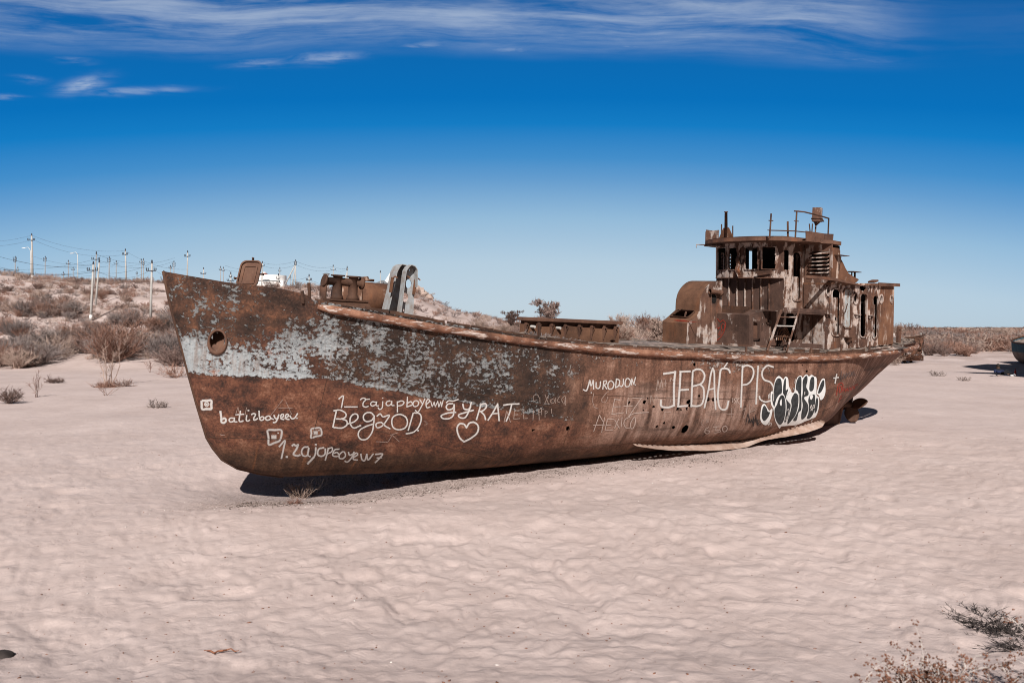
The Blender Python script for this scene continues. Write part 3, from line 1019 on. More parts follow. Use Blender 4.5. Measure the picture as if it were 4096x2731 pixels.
# rub rail, both sides meeting round the stern
for side in (1, -1):
    pts = [Vector((s, -side * (f_beam(s) + 0.03), f_sheer(s) - 0.115 + 0.012 * mnoise.noise(Vector((s * 1.4, side, 0))))) for s in np.concatenate([np.linspace(2.33, 20.5, 120), np.linspace(20.6, 22.74, 30)])]
    pts[0] = Vector((2.30, -side * (f_beam(2.3) - .03), f_sheer(2.36) - 0.10))
    MB().tube(pts, [0.045] + [0.074 + 0.006 * mnoise.noise(Vector((i * .3, 3, side))) for i in range(len(pts) - 1)], 12).build('rub_rail', M['rail'], ship, True)
    # gunwale strip: torn angle iron standing along the deck edge
    g = MB()
    s = 2.25
    while s < 22.2:
        L = random.uniform(.35, 1.5)
        e = min(s + L, 22.3)
        hgt = random.choice((0.02, 0.03, 0.045)) if s < 6.5 or random.random() > .7 else 0.015
        k = max(2, int((e - s) / .12))
        vs, fs = [], []
        for i in range(k + 1):
            q = s + (e - s) * i / k
            zz = f_sheer(q)
            hh = hgt * (1 + .5 * mnoise.noise(Vector((q * 4, side * 3, 1)))) + 0.01
            b = f_beam(q) - 0.045
            bend = 0.03 * mnoise.noise(Vector((q * 2.3, side, 7)))
            for dz_, dp in ((-.02, 0), (hh, bend), (hh, bend - .02), (-.02, -.02)):
                vs.append((q, -side * (b + dp), zz + dz_))
        for i in range(k):
            for j in range(4):
                fs.append((i * 4 + j, i * 4 + (j + 1) % 4, (i + 1) * 4 + (j + 1) % 4, (i + 1) * 4 + j))
        fs += [(3, 2, 1, 0), tuple(k * 4 + j for j in range(4))]
        g.add(vs, fs)
        s = e + random.uniform(.0, .25)
    g.build('gunwale_strip', M['rust_dark'], ship)


def deck_z(s, p=0.0):
    b = max(f_beam(s), .05)
    cam_ = float(np.interp(s, [2, 9, 11, 13, 23], [.05, .0, .02, .09, .12]))
    return f_sheer(s) - 0.02 + cam_ * (1 - min(1, (p / b) ** 2)) - (0.30 if s < 2.15 else 0)


# deck
vs, fs = [], []
DS = list(np.linspace(0.12, 2.1, 20)) + list(np.linspace(2.2, 22.6, 130))
NP = 17
for s in DS:
    b = f_beam(s) - 0.05
    if s < 2.15:
        b *= 0.93
    for j in range(NP):
        p = b * (2 * j / (NP - 1) - 1)
        zz = deck_z(s, p) - 0.005 + 0.018 * mnoise.noise(Vector((s * 2.2, p * 2.2, 1)))
        vs.append((s, -p, zz))
for i in range(len(DS) - 1):
    for j in range(NP - 1):
        fs.append((i * NP + j, (i + 1) * NP + j, (i + 1) * NP + j + 1, i * NP + j + 1))
MB().add(vs, fs).build('deck', M['deck'], ship, True)
# loose planks and torn plating lying on the deck
mb = MB()
for k in range(150):
    s = random.uniform(5.5, 22.2)
    b = f_beam(s) - .12
    p = b * random.choice((1, 1, 1, -1)) * random.uniform(.72, 1.0)
    if 16 < s < 19.6:
        p = math.copysign(random.uniform(1.86, max(1.88, b)), p)
    a = random.gauss(0, .25)
    L, w = random.uniform(.12, .6), random.uniform(.04, .12)
    rot = Matrix.Rotation(a, 3, 'Z') @ Matrix.Rotation(random.gauss(0, .10), 3, 'Y') @ Matrix.Rotation(random.gauss(0, .18), 3, 'X')
    mb.box((s, -p, deck_z(s, p) + .02), (L, w, .018), rot)
tag(mb.build('deck_debris', M['wood_debris'], ship), kind='stuff')
# sand drifts against the house
for s0, s1, p in ((12.9, 15.9, 1.35), (16.1, 19.6, 1.98), (7.0, 9.9, 1.2)):
    mb = MB()
    vs, fs = [], []
    k = int((s1 - s0) / .12)
    for i in range(k + 1):
        s = s0 + (s1 - s0) * i / k
        w = .22 + .12 * mnoise.noise(Vector((s * 1.7, p, 3)))
        for j in range(7):
            q = p - w + 2 * w * j / 6
            t = 1 - abs(j - 2.4) / 3.6
            vs.append((s, -q, deck_z(s, q) - .012 + max(0, t) * (.055 + .035 * mnoise.noise(Vector((s * 2.7, q * 5, 9))))))
    for i in range(k):
        for j in range(6):
            fs.append((i * 7 + j, (i + 1) * 7 + j, (i + 1) * 7 + j + 1, i * 7 + j + 1))
    mb.add(vs, fs).build('sand_drift', M['deck'], ship, True)

# ---- stern gear
mb = MB().prism([Vector((17.6, -.035, -.25)), Vector((19.62, -.035, -.25)), Vector((19.64, -.035, .30)), Vector((19.70, -.035, .75)), Vector((19.80, -.035, 1.2)), Vector((18.6, -.035, .95)), Vector((17.6, -.035, .8))], (0, .07, 0))
mb.tube([(19.66, 0, -.2), (19.70, 0, .6), (19.80, 0, 1.12)], [.065, .06, .085], 10)
mb.box((19.72, 0, .42), (.30, .22, .16), Matrix.Rotation(.2, 3, 'Y'))
mb.build('skeg', M['rust_plain'], ship, bevel=.008)
prop = MB().tube([(19.7, 0, 1.17), (20.22, 0, 1.17), (20.34, 0, 1.17), (20.42, 0, 1.17)], [.09, .10, .08, .03], 12).build('propeller', M['rust_dark'], ship, True)
for a in (6, -80, 97, 186):
    vs, fs = [], []
    nr, nw = 9, 7
    for i in range(nr):
        r = .07 + .50 * i / (nr - 1)
        t = i / (nr - 1)
        w = .05 + .36 * (math.sin(math.pi * min(1, t * .80 + .10)) ** .8) * (1 if t < .97 else .75)
        pitch = math.radians(62 - 30 * t)
        for j in range(nw):
            q = (j / (nw - 1) - .5) * w
            vs.append(Vector((20.27 + q * math.cos(pitch) * .9, 0, 0)) + Vector((0, -(r), 0)) + Vector((0, 0, q * math.sin(pitch) * 1.15 + .04 * t)))
    rotm = Matrix.Rotation(math.radians(-a), 3, 'X')
    th = Vector((.022, 0, 0))
    n = len(vs)
    P = [rotm @ (v + th * k) + Vector((0, 0, 1.17)) for k in (0, 1) for v in vs]
    for i in range(nr - 1):
        for j in range(nw - 1):
            q = (i * nw + j, i * nw + j + 1, (i + 1) * nw + j + 1, (i + 1) * nw + j)
            fs += [q, tuple(x + n for x in reversed(q))]
    edge = [j for j in range(nw)] + [i * nw + nw - 1 for i in range(1, nr)] + [(nr - 1) * nw + j for j in range(nw - 2, -1, -1)] + [i * nw for i in range(nr - 2, 0, -1)]
    for x, y in zip(edge, edge[1:] + edge[:1]):
        fs.append((x, y, y + n, x + n))
    MB().add(P, fs).build('blade', M['rust_dark'], prop, True)

# bilge keel: a plate held off the hull by tabs, with gaps between
up = [CH_(q) for q in ((62, 928), (180, 938), (300, 942), (450, 938), (600, 930), (750, 918), (900, 905), (1000, 888), (1100, 868), (1200, 840), (1300, 808), (1400, 780), (1480, 758), (1545, 742))]
L = []
for a, b in zip(up[:-1], up[1:]):
    for t in range(12):
        l, n_ = hit(a[0] + (b[0] - a[0]) * t / 12, a[1] + (b[1] - a[1]) * t / 12)
        if l:
            L.append((l, n_))
mb = MB()
vs, fs = [], []
nL = len(L)
for i, (l, n_) in enumerate(L):
    t = i / (nL - 1)
    w = .20 * min(1, t * 7) ** .6 * min(1, (1 - t) * 14) ** .5 + .02
    w *= 1 - .30 * math.exp(-((t - .57) / .10) ** 2) + .07 * math.sin(t * 17)
    e = Vector((0, n_.y, n_.z)).normalized()
    e = Vector((0, -1, -.16)).normalized() * .75 + e * .25
    e.normalize()
    o = Vector((0, 0, .006))
    for q in (l + e * .05 + o, l + e * (.05 + w * .5) + o + Vector((0, 0, .02 * math.sin(t * 23))), l + e * (.05 + w) + o + Vector((0, 0, .03 * math.sin(t * 13)))):
        vs += [q, q - o * 2]
for i in range(nL - 1):
    for j in range(2):
        a = i * 6 + j * 2
        b = (i + 1) * 6 + j * 2
        fs += [(a, b, b + 2, a + 2), (a + 1, a + 3, b + 3, b + 1)]
    a, b = i * 6, (i + 1) * 6
    fs += [(a, a + 1, b + 1, b), (a + 4, b + 4, b + 5, a + 5)]
fs += [(0, 2, 3, 1), (2, 4, 5, 3), tuple((nL - 1) * 6 + q for q in (0, 1, 3, 2)), tuple((nL - 1) * 6 + q for q in (2, 3, 5, 4))]
mb.add(vs, fs)
i = 0
while i < nL - 3:
    l, n_ = L[i]
    l2, n2 = L[min(i + 2, nL - 1)]
    e = Vector((0, -1, -.16)).normalized()
    q = [l - e * .03, l2 - e * .03, l2 + e * .065, l + e * .065]
    mb.prism([v + Vector((0, 0, .004)) for v in q], (0, 0, -.008))
    i += 4
mb.build('bilge_keel', M['keel_pale'], ship)

# ---- foredeck fittings
# forepeak hatch lid standing open
c0 = on(566, 657, 'p', .25)
lidx, lidz = c0.x, c0.z
ax = (SHIP_RT @ Vector((1, .12, 0))).normalized()       # faces the viewer, leaning back
az_ = (SHIP_RT @ Vector((.16, .22, 1))).normalized()
nrm = ax.cross(az_).normalized()
o0 = Vector((lidx, -.25, lidz - .02))


def lidmap(a, b, d):
    k = 1.0
    return o0 + ax * (a * k) + az_ * b + nrm * d


lid = MB()
sheet(lid, lidmap, rr(-.185, 0, .185, .50, .10), (), .02, .1)
hatch_lid = lid.build('hatch_lid', M['rust_plain'], ship)
r2 = MB()
sheet(r2, lambda a, b, d: lidmap(a, b, d), rr(-.19, -.005, .19, .505, .10), [rr(-.165, .02, .165, .48, .085)], .05, .1)
sheet(r2, lambda a, b, d: lidmap(a, b, d), rr(-.125, .055, .125, .41, .03), [rr(-.10, .08, .10, .385, .02)], .035, .1)
r2.build('lid_rim', M['rust_plain'], hatch_lid)
for a, b in ((0, .50), (-.19, .17), (.19, .25)):
    dg = MB()
    p = lidmap(a, b, 0)
    d = (az_ if b > .4 else ax * (1 if a > 0 else -1))
    dg.bar(p - d * .04, p + d * .07, .03, .03)
    dg.tube([p + d * .05 - nrm * .05, p + d * .05 + nrm * .05], .016, 6)
    dg.build('lid_clamp', M['rust_dark'], hatch_lid)
mb = MB()
for a in (0,):
    q = Vector((lidx + .1, -.05, 3.55))
    sheet(mb, lambda a_, b_, d_: Vector((lidx + .05 + a_, -b_, 3.62 + d_)), rr(-.2, -.25, .3, .25, .06), [rr(-.14, -.19, .24, .19, .05)], -.12, .2)
mb.build('forepeak_coaming', M['rust_plain'], ship)

# double bitts on a raised seat
bp = 1.15
qa, qb = on(757, 690, 'p', bp), on(822, 690, 'p', bp)
base_z = on(800, 688, 'p', bp).z
s1, s2 = on(775, 660, 'p', bp).x, on(811, 660, 'p', bp).x
zt = on(775, 631, 'p', bp).z
zb = on(790, 647.5, 'p', bp).z
zt2 = on(811, 634, 'p', bp).z
mb = MB()
for s, t in ((s1, zt), (s2, zt2)):
    mb.tube([(s, -bp, base_z - .01), (s, -bp, base_z + .05), (s, -bp, base_z + .1), (s, -bp, t - .03), (s, -bp, t - .025), (s, -bp, t)], [.125, .105, .085, .085, .13, .13], 16)
e1, e2 = on(742, 649, 'p', bp).x, on(833, 652, 'p', bp).x
mb.tube([(e1, -bp, zb + .01), (e1 + .04, -bp, zb), (e1 + .05, -bp, zb), (e2 - .05, -bp, zb), (e2 - .04, -bp, zb), (e2, -bp, zb)], [.12, .12, .075, .075, .12, .12], 14)
bitts = mb.build('mooring_bitts', M['rust_dark'], ship, True)
bitts.data.polygons.foreach_set('use_smooth', [len(p.vertices) == 4 for p in bitts.data.polygons])
mb = MB()
sa, sb_ = s1 - .2, s2 + .25
zz = deck_z((sa + sb_) / 2, bp) - .1
mb.box(((sa + sb_) / 2, -bp, base_z - .015), (sb_ - sa, .34, .03))
mb.prism([Vector((sa, -bp - .2, zz)), Vector((sb_ + .12, -bp - .2, zz)), Vector((sb_, -bp - .14, base_z - .03)), Vector((sa, -bp - .14, base_z - .03))], (0, .34, 0))
mb.build('bitts_seat', M['rust_dark'], ship)

# anchor winch drum and cowl vent behind the bitts
dp = -.25
d1, d2 = on(770, 690, 'p', dp), on(880, 700, 'p', dp)
mb = MB()
rad = .33
zc = d1.z + .10
mb.tube([(d1.x, -dp, zc), (d1.x + .02, -dp, zc), (d2.x + .3, -dp, zc - .04)], [rad * .5, rad, rad], 28)
mb.tube([(d1.x + .4, -dp, zc), (d1.x + .44, -dp, zc)], [rad * 1.03, rad * 1.03], 28)
mb.box((d1.x + .62, -dp, zc + rad + .02), (.34, .14, .05))
mb.tube([(d1.x + .55, -dp, zc + rad + .03), (d1.x + .68, -dp, zc + rad + .05)], .05, 8)
mb.box((d1.x + .3, -dp, zc - .35), (.3, .5, .4))
mb.box((d2.x, -dp, zc - .38), (.3, .5, .4))
o_ = mb.build('winch_drum', M['rust_orange'], ship, True)
o_.data.polygons.foreach_set('use_smooth', [len(p.vertices) == 4 and p.area < .4 for p in o_.data.polygons])
v0, v1 = on(745.5, 690, 'p', .55), on(745.5, 641, 'p', .55)
mb = MB()
cx = v0.x
vs, fs = [], []
hh = v1.z - v0.z
for j in range(9):
    t = j / 8
    for k in range(14):
        a = math.pi * (1.0 * k / 13) + math.pi * .5
        r = .095
        q = Vector((cx + r * math.cos(a) * 1.1, -.55 - r * math.sin(a), v0.z - .15 + (hh + .15) * t))
        if t > .7:
            u = (t - .7) / .3
            q.x += .10 * u * u
        vs.append(q)
for j in range(8):
    for k in range(13):
        fs.append((j * 14 + k, j * 14 + k + 1, (j + 1) * 14 + k + 1, (j + 1) * 14 + k))
fs.append(tuple(8 * 14 + k for k in range(14)))
mb.add(vs, fs)
o_ = mb.build('cowl_vent', M['rust_pale'], ship, True)
md = o_.modifiers.new('Solid', 'SOLIDIFY')
md.thickness = .014

# boat davit: two arched channel frames of pale grey plate
for nm, pp, loop_px, holes_px in (
        ('davit_frame', .62, [(933.5, 724), (912.5, 719), (918, 676), (922.5, 640), (925, 622), (931, 612), (939, 608), (947, 611), (951.5, 620), (951.5, 660), (949.5, 724)],
         [(938.5, 652, 6.5, 11), (930.5, 683, 7.5, 11), (939.7, 620.5, 1.8, 3), (927.5, 712.5, 2.0, 3.2)]),
        ('davit_frame', .30, [(911, 720), (878, 710), (889, 664), (897, 625), (903, 612), (911, 607), (920, 609), (925, 616), (925, 640), (920, 676)], [])):
    lp = [SZ(x, y, pp) for x, y in loop_px]
    hl = []
    for x, y, rx, ry in holes_px:
        hl.append([SZ(x + rx * math.cos(t * math.pi / 8), y + ry * math.sin(t * math.pi / 8), pp) for t in range(16)])
    mb = MB()
    sheet(mb, lambda a, b, d, pp=pp: sh(a, pp - d, b), lp, hl, .018, .2)
    fr = mb.build(nm, M['grey_paint'], ship)
    fl = MB()
    n = len(lp)
    rim = lp[1:-1] if nm else lp
    vs, fs = [], []
    W_ = .17
    for i, (a, b) in enumerate(rim):
        for dp_ in (0.004, .13 if pp > .5 else .16):
            vs.append(sh(a, pp + .02 - dp_ * 1.0 + .0, b))
    # flange on the outboard side, standing towards port
    vs2 = []
    cs = sum(a for a, b in rim) / len(rim)
    cz = sum(b for a, b in rim) / len(rim)
    for a, b in rim:
        FD = .16 if pp > .5 else .30
        for da, dpp in ((0, .0), (0, FD), (-.014 if a > cs else .014, FD), (-.014 if a > cs else .014, .0)):
            vs2.append(sh(a + da, pp + dpp, b - (0 if b < cz + .2 else (.012 if da else 0))))
    for i in range(len(rim) - 1):
        for j in range(4):
            fs.append((i * 4 + j, i * 4 + (j + 1) % 4, (i + 1) * 4 + (j + 1) % 4, (i + 1) * 4 + j))
    fl.add(vs2, fs)
    fl.build('flange', M['grey_paint'], fr)
mb = MB()
for x, y in ((927, 640), (898, 640), (951, 645)):
    q = sh(*((lambda t: (t[0], .66, t[1]))(SZ(x, y, .62))))
    mb.tube([q, q + Vector((.05, -.05, .05)), q + Vector((.09, -.06, .02))], .016, 6)
    mb.box(q + Vector((0, 0, -.12)), (.05, .04, .3), Matrix.Rotation(.1, 3, 'Y'))
mb.build('davit_hooks', M['rust_orange'], ship)

# bent bar and torn stanchions along the bow
for px, py, h in ((712, 668, .18), (1240, 752, .14), (1320, 765, .0), (697, 676, .1)):
    q = on(px, py + 5, 'p', f_beam(max(2.3, on(px, py, 'p', 1.7).x)) - .12)
    if h:
        MB().tube([(q.x, -q.y, q.z - .12), (q.x - .03, -q.y, q.z + h)], .03, 7).build('bent_stanchion', M['rust_dark'], ship)
for s in (12.55, 15.05, 16.4, 17.9, 19.0):
    mb = MB()
    b = f_beam(s) - .16
    mb.tube([(s, -b, f_sheer(s) - .05), (s - .01, -b, f_sheer(s) + random.uniform(.10, .24))], .028, 8)
    mb.build('stanchion_stump', M['rust_plain'], ship)
# slotted post near the stern
q = on(2066, 782, 'p', 1.45)
mb = MB()
sheet(mb, lambda a, b, d: Vector((q.x + a, -1.45 + d, q.z + b)), rr(-.075, -.12, .075, .42, .02), [rr(-.045, .26, .035, .345, .012)], .07, .2)
mb.build('mooring_post', M['rust_plain'], ship)

# ---- cargo hatch with its cap and stiffeners
hp = 0.9
h0, h1 = 7.02, 9.82
ztop = 3.475


def hz(s):
    return deck_z(s, hp) - .05


mb = MB()
zc_ = 3.33
side = [(h0 + .06, hz(h0)), (h1 - .06, hz(h1)), (h1 - .06, zc_ - .055), (h0 + 1.55, zc_ - .03), (h0 + 1.3, zc_ - .01), (h0 + 1.1, zc_ - .045), (h0 + .06, zc_ - .05)]
holes_ = [ell(h1 - .22, hz(h1) + .12, .08, .03, 9)]
sheet(mb, lambda a, b, d: Vector((a, -hp + d, b)), side, holes_, .02, .2, .01)
sheet(mb, lambda a, b, d: Vector((a, -hp + .14 - d, b)), [(h0 + .06, hz(h0)), (h1 - .06, hz(h1)), (h1 - .06, zc_), (h0 + .06, zc_)], (), .02, .3)
for sx in (h0 + .06, h1 - .06):
    sheet(mb, lambda a, b, d, sx=sx: Vector((sx + d, -a, b)), [(hp - .12, hz(sx)), (hp, hz(sx)), (hp, zc_), (hp - .12, zc_)], (), .02, .3)
hatch = mb.build('cargo_hatch', M['rust_companion'], ship)
mb = MB()
mb.box(((h0 + h1) / 2, -hp + .06, ztop - .04), (h1 - h0, .26, .075))
for s, dz_ in ((h0, 0),):
    pass
mb.box(((h0 + h1) / 2, -hp + .10, (zc_ + ztop - .08) / 2 - .02), (h1 - h0 - .14, .06, ztop - .08 - zc_ + .16))
mb.build('hatch_cap', M['rust_plain'], hatch, bevel=.008)
HX_ = [(538, 410), (705, 415), (885, 425), (1070, 430), (1258, 440), (1425, 450), (1592, 460), (1740, 470)]
cr7 = crop(1950, 1180, 3.36)
for i, (x, y) in enumerate(HX_):
    s, z = on(*cr7((x, y)), 'p', hp + .08).x, on(*cr7((x, y)), 'p', hp + .08).z
    mb = MB()
    mb.prism([Vector((s - .045, -hp - .075, z + .02)), Vector((s + .045, -hp - .075, z + .02)), Vector((s + .05, -hp - .002, z + .02)), Vector((s - .05, -hp - .002, z + .02))], (0, 0, .018))
    mb.prism([Vector((s - .04, -hp - .07, z + .02)), Vector((s - .028, -hp - .07, z + .02)), Vector((s, -hp - .025, z - .24)), Vector((s - .012, -hp - .002, z - .26)), Vector((s - .05, -hp - .002, z + .02))], (.012, 0, 0))
    mb.prism([Vector((s + .04, -hp - .07, z + .02)), Vector((s + .012, -hp - .02, z - .20)), Vector((s + .012, -hp - .002, z - .24)), Vector((s + .05, -hp - .002, z + .02))], (-.012, 0, 0))
    mb.box((s - .0, -hp - .010, z + .06), (.07, .018, .07))
    mb.build('hatch_bracket', M['rust_plain'], hatch)
for x, y in ((620, 425), (965, 442)):
    q = on(*cr7((x, y)), 'p', hp + .1)
    MB().tube([(q.x, -hp, q.z), (q.x + .02, -hp - .12, q.z + .0)], .03, 8).build('hatch_pin', M['metal_pale'], hatch)
# sand and brushwood drifted against the hatch
mb = MB()
for k in range(260):
    s = random.uniform(7.0, 9.0)
    p = hp + random.uniform(0, .35)
    q = Vector((s, -p, deck_z(s, p)))
    a = random.uniform(0, 6.28)
    L_ = random.uniform(.05, .22)
    mb.bar(q, q + Vector((math.cos(a) * L_, math.sin(a) * L_ * .5, random.uniform(.0, .16) * max(.1, 1 - (s - 7.0) / 2.2))), .010)
tag(mb.build('brushwood', M['twig_grey'], ship), kind='stuff')

# ---- companionway hood
cp0, cp1 = -.90, 0.02
cs0 = 12.90
arc = [tuple(q) for q in (crop(2620, 1050, 4.238)(p) for p in ((765, 805), (768, 720), (775, 650), (786, 590), (800, 540), (822, 490), (850, 445), (882, 405), (915, 372), (950, 345), (985, 326), (1020, 315), (1050, 311)))]
sidepx = [(1577.7, 790.5), (1577.7, 742.5), (1581, 739), (1608, 714.5)] + arc + [(1652, 645), (1652, 790.5)]
prof = [SZ(x, y, cp1) for x, y in sidepx]
prof[-1] = (14.25, prof[-1][1])
prof[-2] = (14.25, prof[-3][1] + .01)
zb0 = 2.86
prof[0] = (prof[0][0], zb0)
prof[-1] = (prof[-1][0], zb0)
mb = MB()
ph = SZ(1632, 672, cp1)
sheet(mb, lambda a, b, d: sh(a, cp1 - d, b), prof, [], .02, .15, .006)
comp = mb.build('companionway', M['rust_side'], ship)
mb = MB()
sheet(mb, lambda a, b, d: sh(a, cp0 + d, b), prof, [], .02, .3)
# shell over the profile, left open where the sloping light was
N_ = len(prof)
dm = 0.035
for i in range(0, N_ - 2):
    a, b = prof[i], prof[i + 1]
    k = max(1, int(math.dist(a, b) / .12))
    if i == 2:                                         # slope with the broken skylight
        d = Vector((b[0] - a[0], b[1] - a[1]))
        Ls = d.length
        d.normalize()

        def slope(u, w, e, a=a, d=d):
            return sh(a[0] + d.x * w + d.y * e, u, a[1] + d.y * w - d.x * e)
        sheet(mb, slope, [(cp0, 0), (cp1, 0), (cp1, Ls), (cp0, Ls)], [rr(cp0 + .12, Ls * .30, cp1 - .12, Ls * .92, .08)], .015, .15)
        fm = MB()
        sheet(fm, lambda u, w, e: slope(u, w, e - .05), rr(cp0 + .10, Ls * .27, cp1 - .10, Ls * .95, .09), [rr(cp0 + .125, Ls * .31, cp1 - .125, Ls * .91, .07)], .05, .12)
        # torn strips across the opening
        fm.bar(slope(cp0 + .45, Ls * .9, 0), slope(cp0 + .62, Ls * .35, .02), .05, .012)
        fm.bar(slope(cp0 + .14, Ls * .55, -.03), slope(cp0 + .36, Ls * .9, -.09), .035, .02)
        skyl = fm
    else:
        vs, fs = [], []
        for j in range(k + 1):
            q = (a[0] + (b[0] - a[0]) * j / k, a[1] + (b[1] - a[1]) * j / k)
            for m_ in range(7):
                vs.append(sh(q[0], cp0 + (cp1 - cp0) * m_ / 6, q[1]))
        for j in range(k):
            for m_ in range(6):
                fs.append((j * 7 + m_, j * 7 + m_ + 1, (j + 1) * 7 + m_ + 1, (j + 1) * 7 + m_))
        mb.add(vs, fs)
o_ = mb.build('hood_shell', M['rust_companion'], comp)
skyl.build('skylight_frame', M['rust_dark'], comp)
mb = MB()
for x, r in ((1606, .022), (1633, .022)):
    s0_, z1_ = SZ(x, 720, cp1)
    zt_ = float(np.interp(s0_, [p[0] for p in prof[1:-1]], [p[1] for p in prof[1:-1]]))
    mb.tube([sh(s0_, cp1 + .01, zb0 + .05), sh(s0_, cp1 + .01, zt_ - .1)], .014, 6)
mb.build('hood_stiffener', M['rust_side'], comp)
s0_, z_ = SZ(1633, 671, cp1)
MB().tube([sh(s0_ - .12, cp1 + .07, z_ + .02), sh(s0_ + .30, cp1 + .07, z_ - .0)], .065, 12, False).tube([sh(s0_ + .26, cp1 + .07, z_), sh(s0_ + .34, cp1 + .07, z_)], .085, 12).build('hood_pipe', M['rust_plain'], comp, True)
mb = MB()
sheet(mb, lambda a, b, d: sh(a, cp1 + .004 + d, b), ell(s0_ + .1, z_ - .17, .11, .13, 12), (), .004, .1)  # flat near-black disc on the uncut plate, painted as a recess
mb.build('painted_recess', M['dark'], comp)

# ---- skylight box in front of the wheelhouse
bs0, bp1 = 14.05, 1.12
zbx = 2.95
zf, zbk = 3.785, 3.95
bs1 = 14.83
mb = MB()
bo = 3.78


def Lf(x, y):
    return PZ(x, y, bs0)


hl = []
crx = crop(2620, 1050, 4.238)
for x, y, r in ((1300, 1137, 7), (1382, 1066, 7), (1450, 1137, 7)):
    hl.append([Lf(*crx((x + (r * 3.2 + 4 * math.sin(3 * t)) * math.cos(t * math.pi / 5), y + (r * 1.9 + 3 * math.cos(4 * t)) * math.sin(t * math.pi / 5)))) for t in range(10)])
sheet(mb, lambda a, b, d: sh(bs0 + d, a, b), [(-1.1, zbx), (bp1, zbx), (bp1, zf), (-1.1, zf)], hl, .02, .25, .006)
opn = [SZ(*crx(q), bp1) for q in ((1668, 985), (1788, 985), (1788, 1265), (1760, 1340), (1610, 1340), (1668, 1250))]
sheet(mb, lambda a, b, d: sh(a, bp1 - d, b), [(bs0, zbx), (bs1 + .3, zbx), (bs1 + .3, zbk), (bs1, zbk), (bs0, zf)], [rr(SZ(*crx((1668, 985)), bp1)[0], SZ(*crx((1668, 1335)), bp1)[1], SZ(*crx((1788, 985)), bp1)[0], SZ(*crx((1668, 985)), bp1)[1], .02),
                                                                                    rr(SZ(*crx((1800, 1035)), bp1)[0], SZ(*crx((1800, 1170)), bp1)[1], SZ(*crx((1832, 1035)), bp1)[0], SZ(*crx((1800, 1035)), bp1)[1], .03)], .02, .25, .006)
top = []
d = Vector((bs1 - bs0, zbk - zf))
sheet(mb, lambda a, b, e: sh(bs0 + (bs1 - bs0) * b, a, zf + (zbk - zf) * b - e), [(-1.1, 0), (bp1, 0), (bp1, 1), (-1.1, 1)], [[(-.9, .25), (.75, .25), (.55, .9), (-.9, .9)]], .015, .25)
box = mb.build('skylight_box', M['rust_ribbed'], ship)
mb = MB()
for (a, b), (c, d_) in (((-.9, .25), (.75, .25)), ((.75, .25), (.55, .9)), ((-.9, .9), (.55, .9)), ((-.2, .25), (-.15, .9))):
    mb.bar(sh(bs0 + (bs1 - bs0) * b, a, zf + (zbk - zf) * b + .03), sh(bs0 + (bs1 - bs0) * d_, c, zf + (zbk - zf) * d_ + .03), .02, .11)
mb.build('skylight_coaming', M['rust_dark'], box)
mb = MB()
sheet(mb, lambda a, b, d: sh(a, bp1 - .12 - d, b), [(bs0 + .18, zbx + .25), (bs0 + .46, zbx + .22), (bs0 + .46, zf - .2), (bs0 + .2, zf - .14)], (), .01, .3)
mb.build('box_door', M['rust_plain'], box)
mb = MB()
mb.bar(sh(bs0 - .015, -1.1, zbx + .02), sh(bs0 - .015, bp1 + .02, zbx + .02), .03, .07)
mb.bar(sh(bs0 - .015, bp1 + .012, zbx + .02), sh(bs1 + .2, bp1 + .012, zbx + .02), .03, .07)
mb.bar(sh(bs1 + .02, bp1 + .02, zbx), sh(bs1 + .02, bp1 + .02, zbk), .05, .03)
mb.tube([sh(bs1 - .13, bp1 + .03, zbk - .2), sh(bs1 - .13, bp1 + .03, zbk - .32), sh(bs1 - .08, bp1 + .03, zbk - .37), sh(bs1 - .03, bp1 + .03, zbk - .32)], .014, 6)
mb.build('box_trim', M['rust_side'], box)

# ---- wheelhouse
wp, ws0, ws1 = 1.12, 15.42, 16.2
wzb, wzl, wzt = 3.0, 4.83, 5.80
BUL = .20
WFAR = 1.27


def wf(p):
    return ws0 - .02 - BUL * (1 - min(1, abs(p + .075) / 1.195) ** 2)


def WF(px, py):                                        # on the curved front
    s = ws0 - .2
    for _ in range(12):
        p, z = PZ(px, py, s)
        s = wf(p)
    return p, z


cr1 = crop(2780, 820, 3.794)
mb = MB()
# lower front, flat
sheet(mb, lambda a, b, d: sh(ws0 + d, a, b), [(-WFAR, wzb), (wp, wzb), (wp, wzl + .1), (-WFAR, wzl + .1)], [[PZ(*crx(q), ws0) for q in ((1045, 760), (1100, 690), (1100, 705), (1055, 790))]], .02, .2, .008)
wheel = mb.build('wheelhouse', M['rust_ribbed'], ship)
# ribs
for x in (1145, 1262, 1395, 1530, 1660, 1800, 1940):
    p0, _ = PZ(*crx((x, 600)), ws0)
    MB().box(sh(ws0 - .018, p0, (3.8 + wzl) / 2), (.036, .03, wzl - 3.82), Matrix.Rotation(-math.atan(LEAN), 3, 'Y')).build('front_rib', M['rust_pale'], wheel)
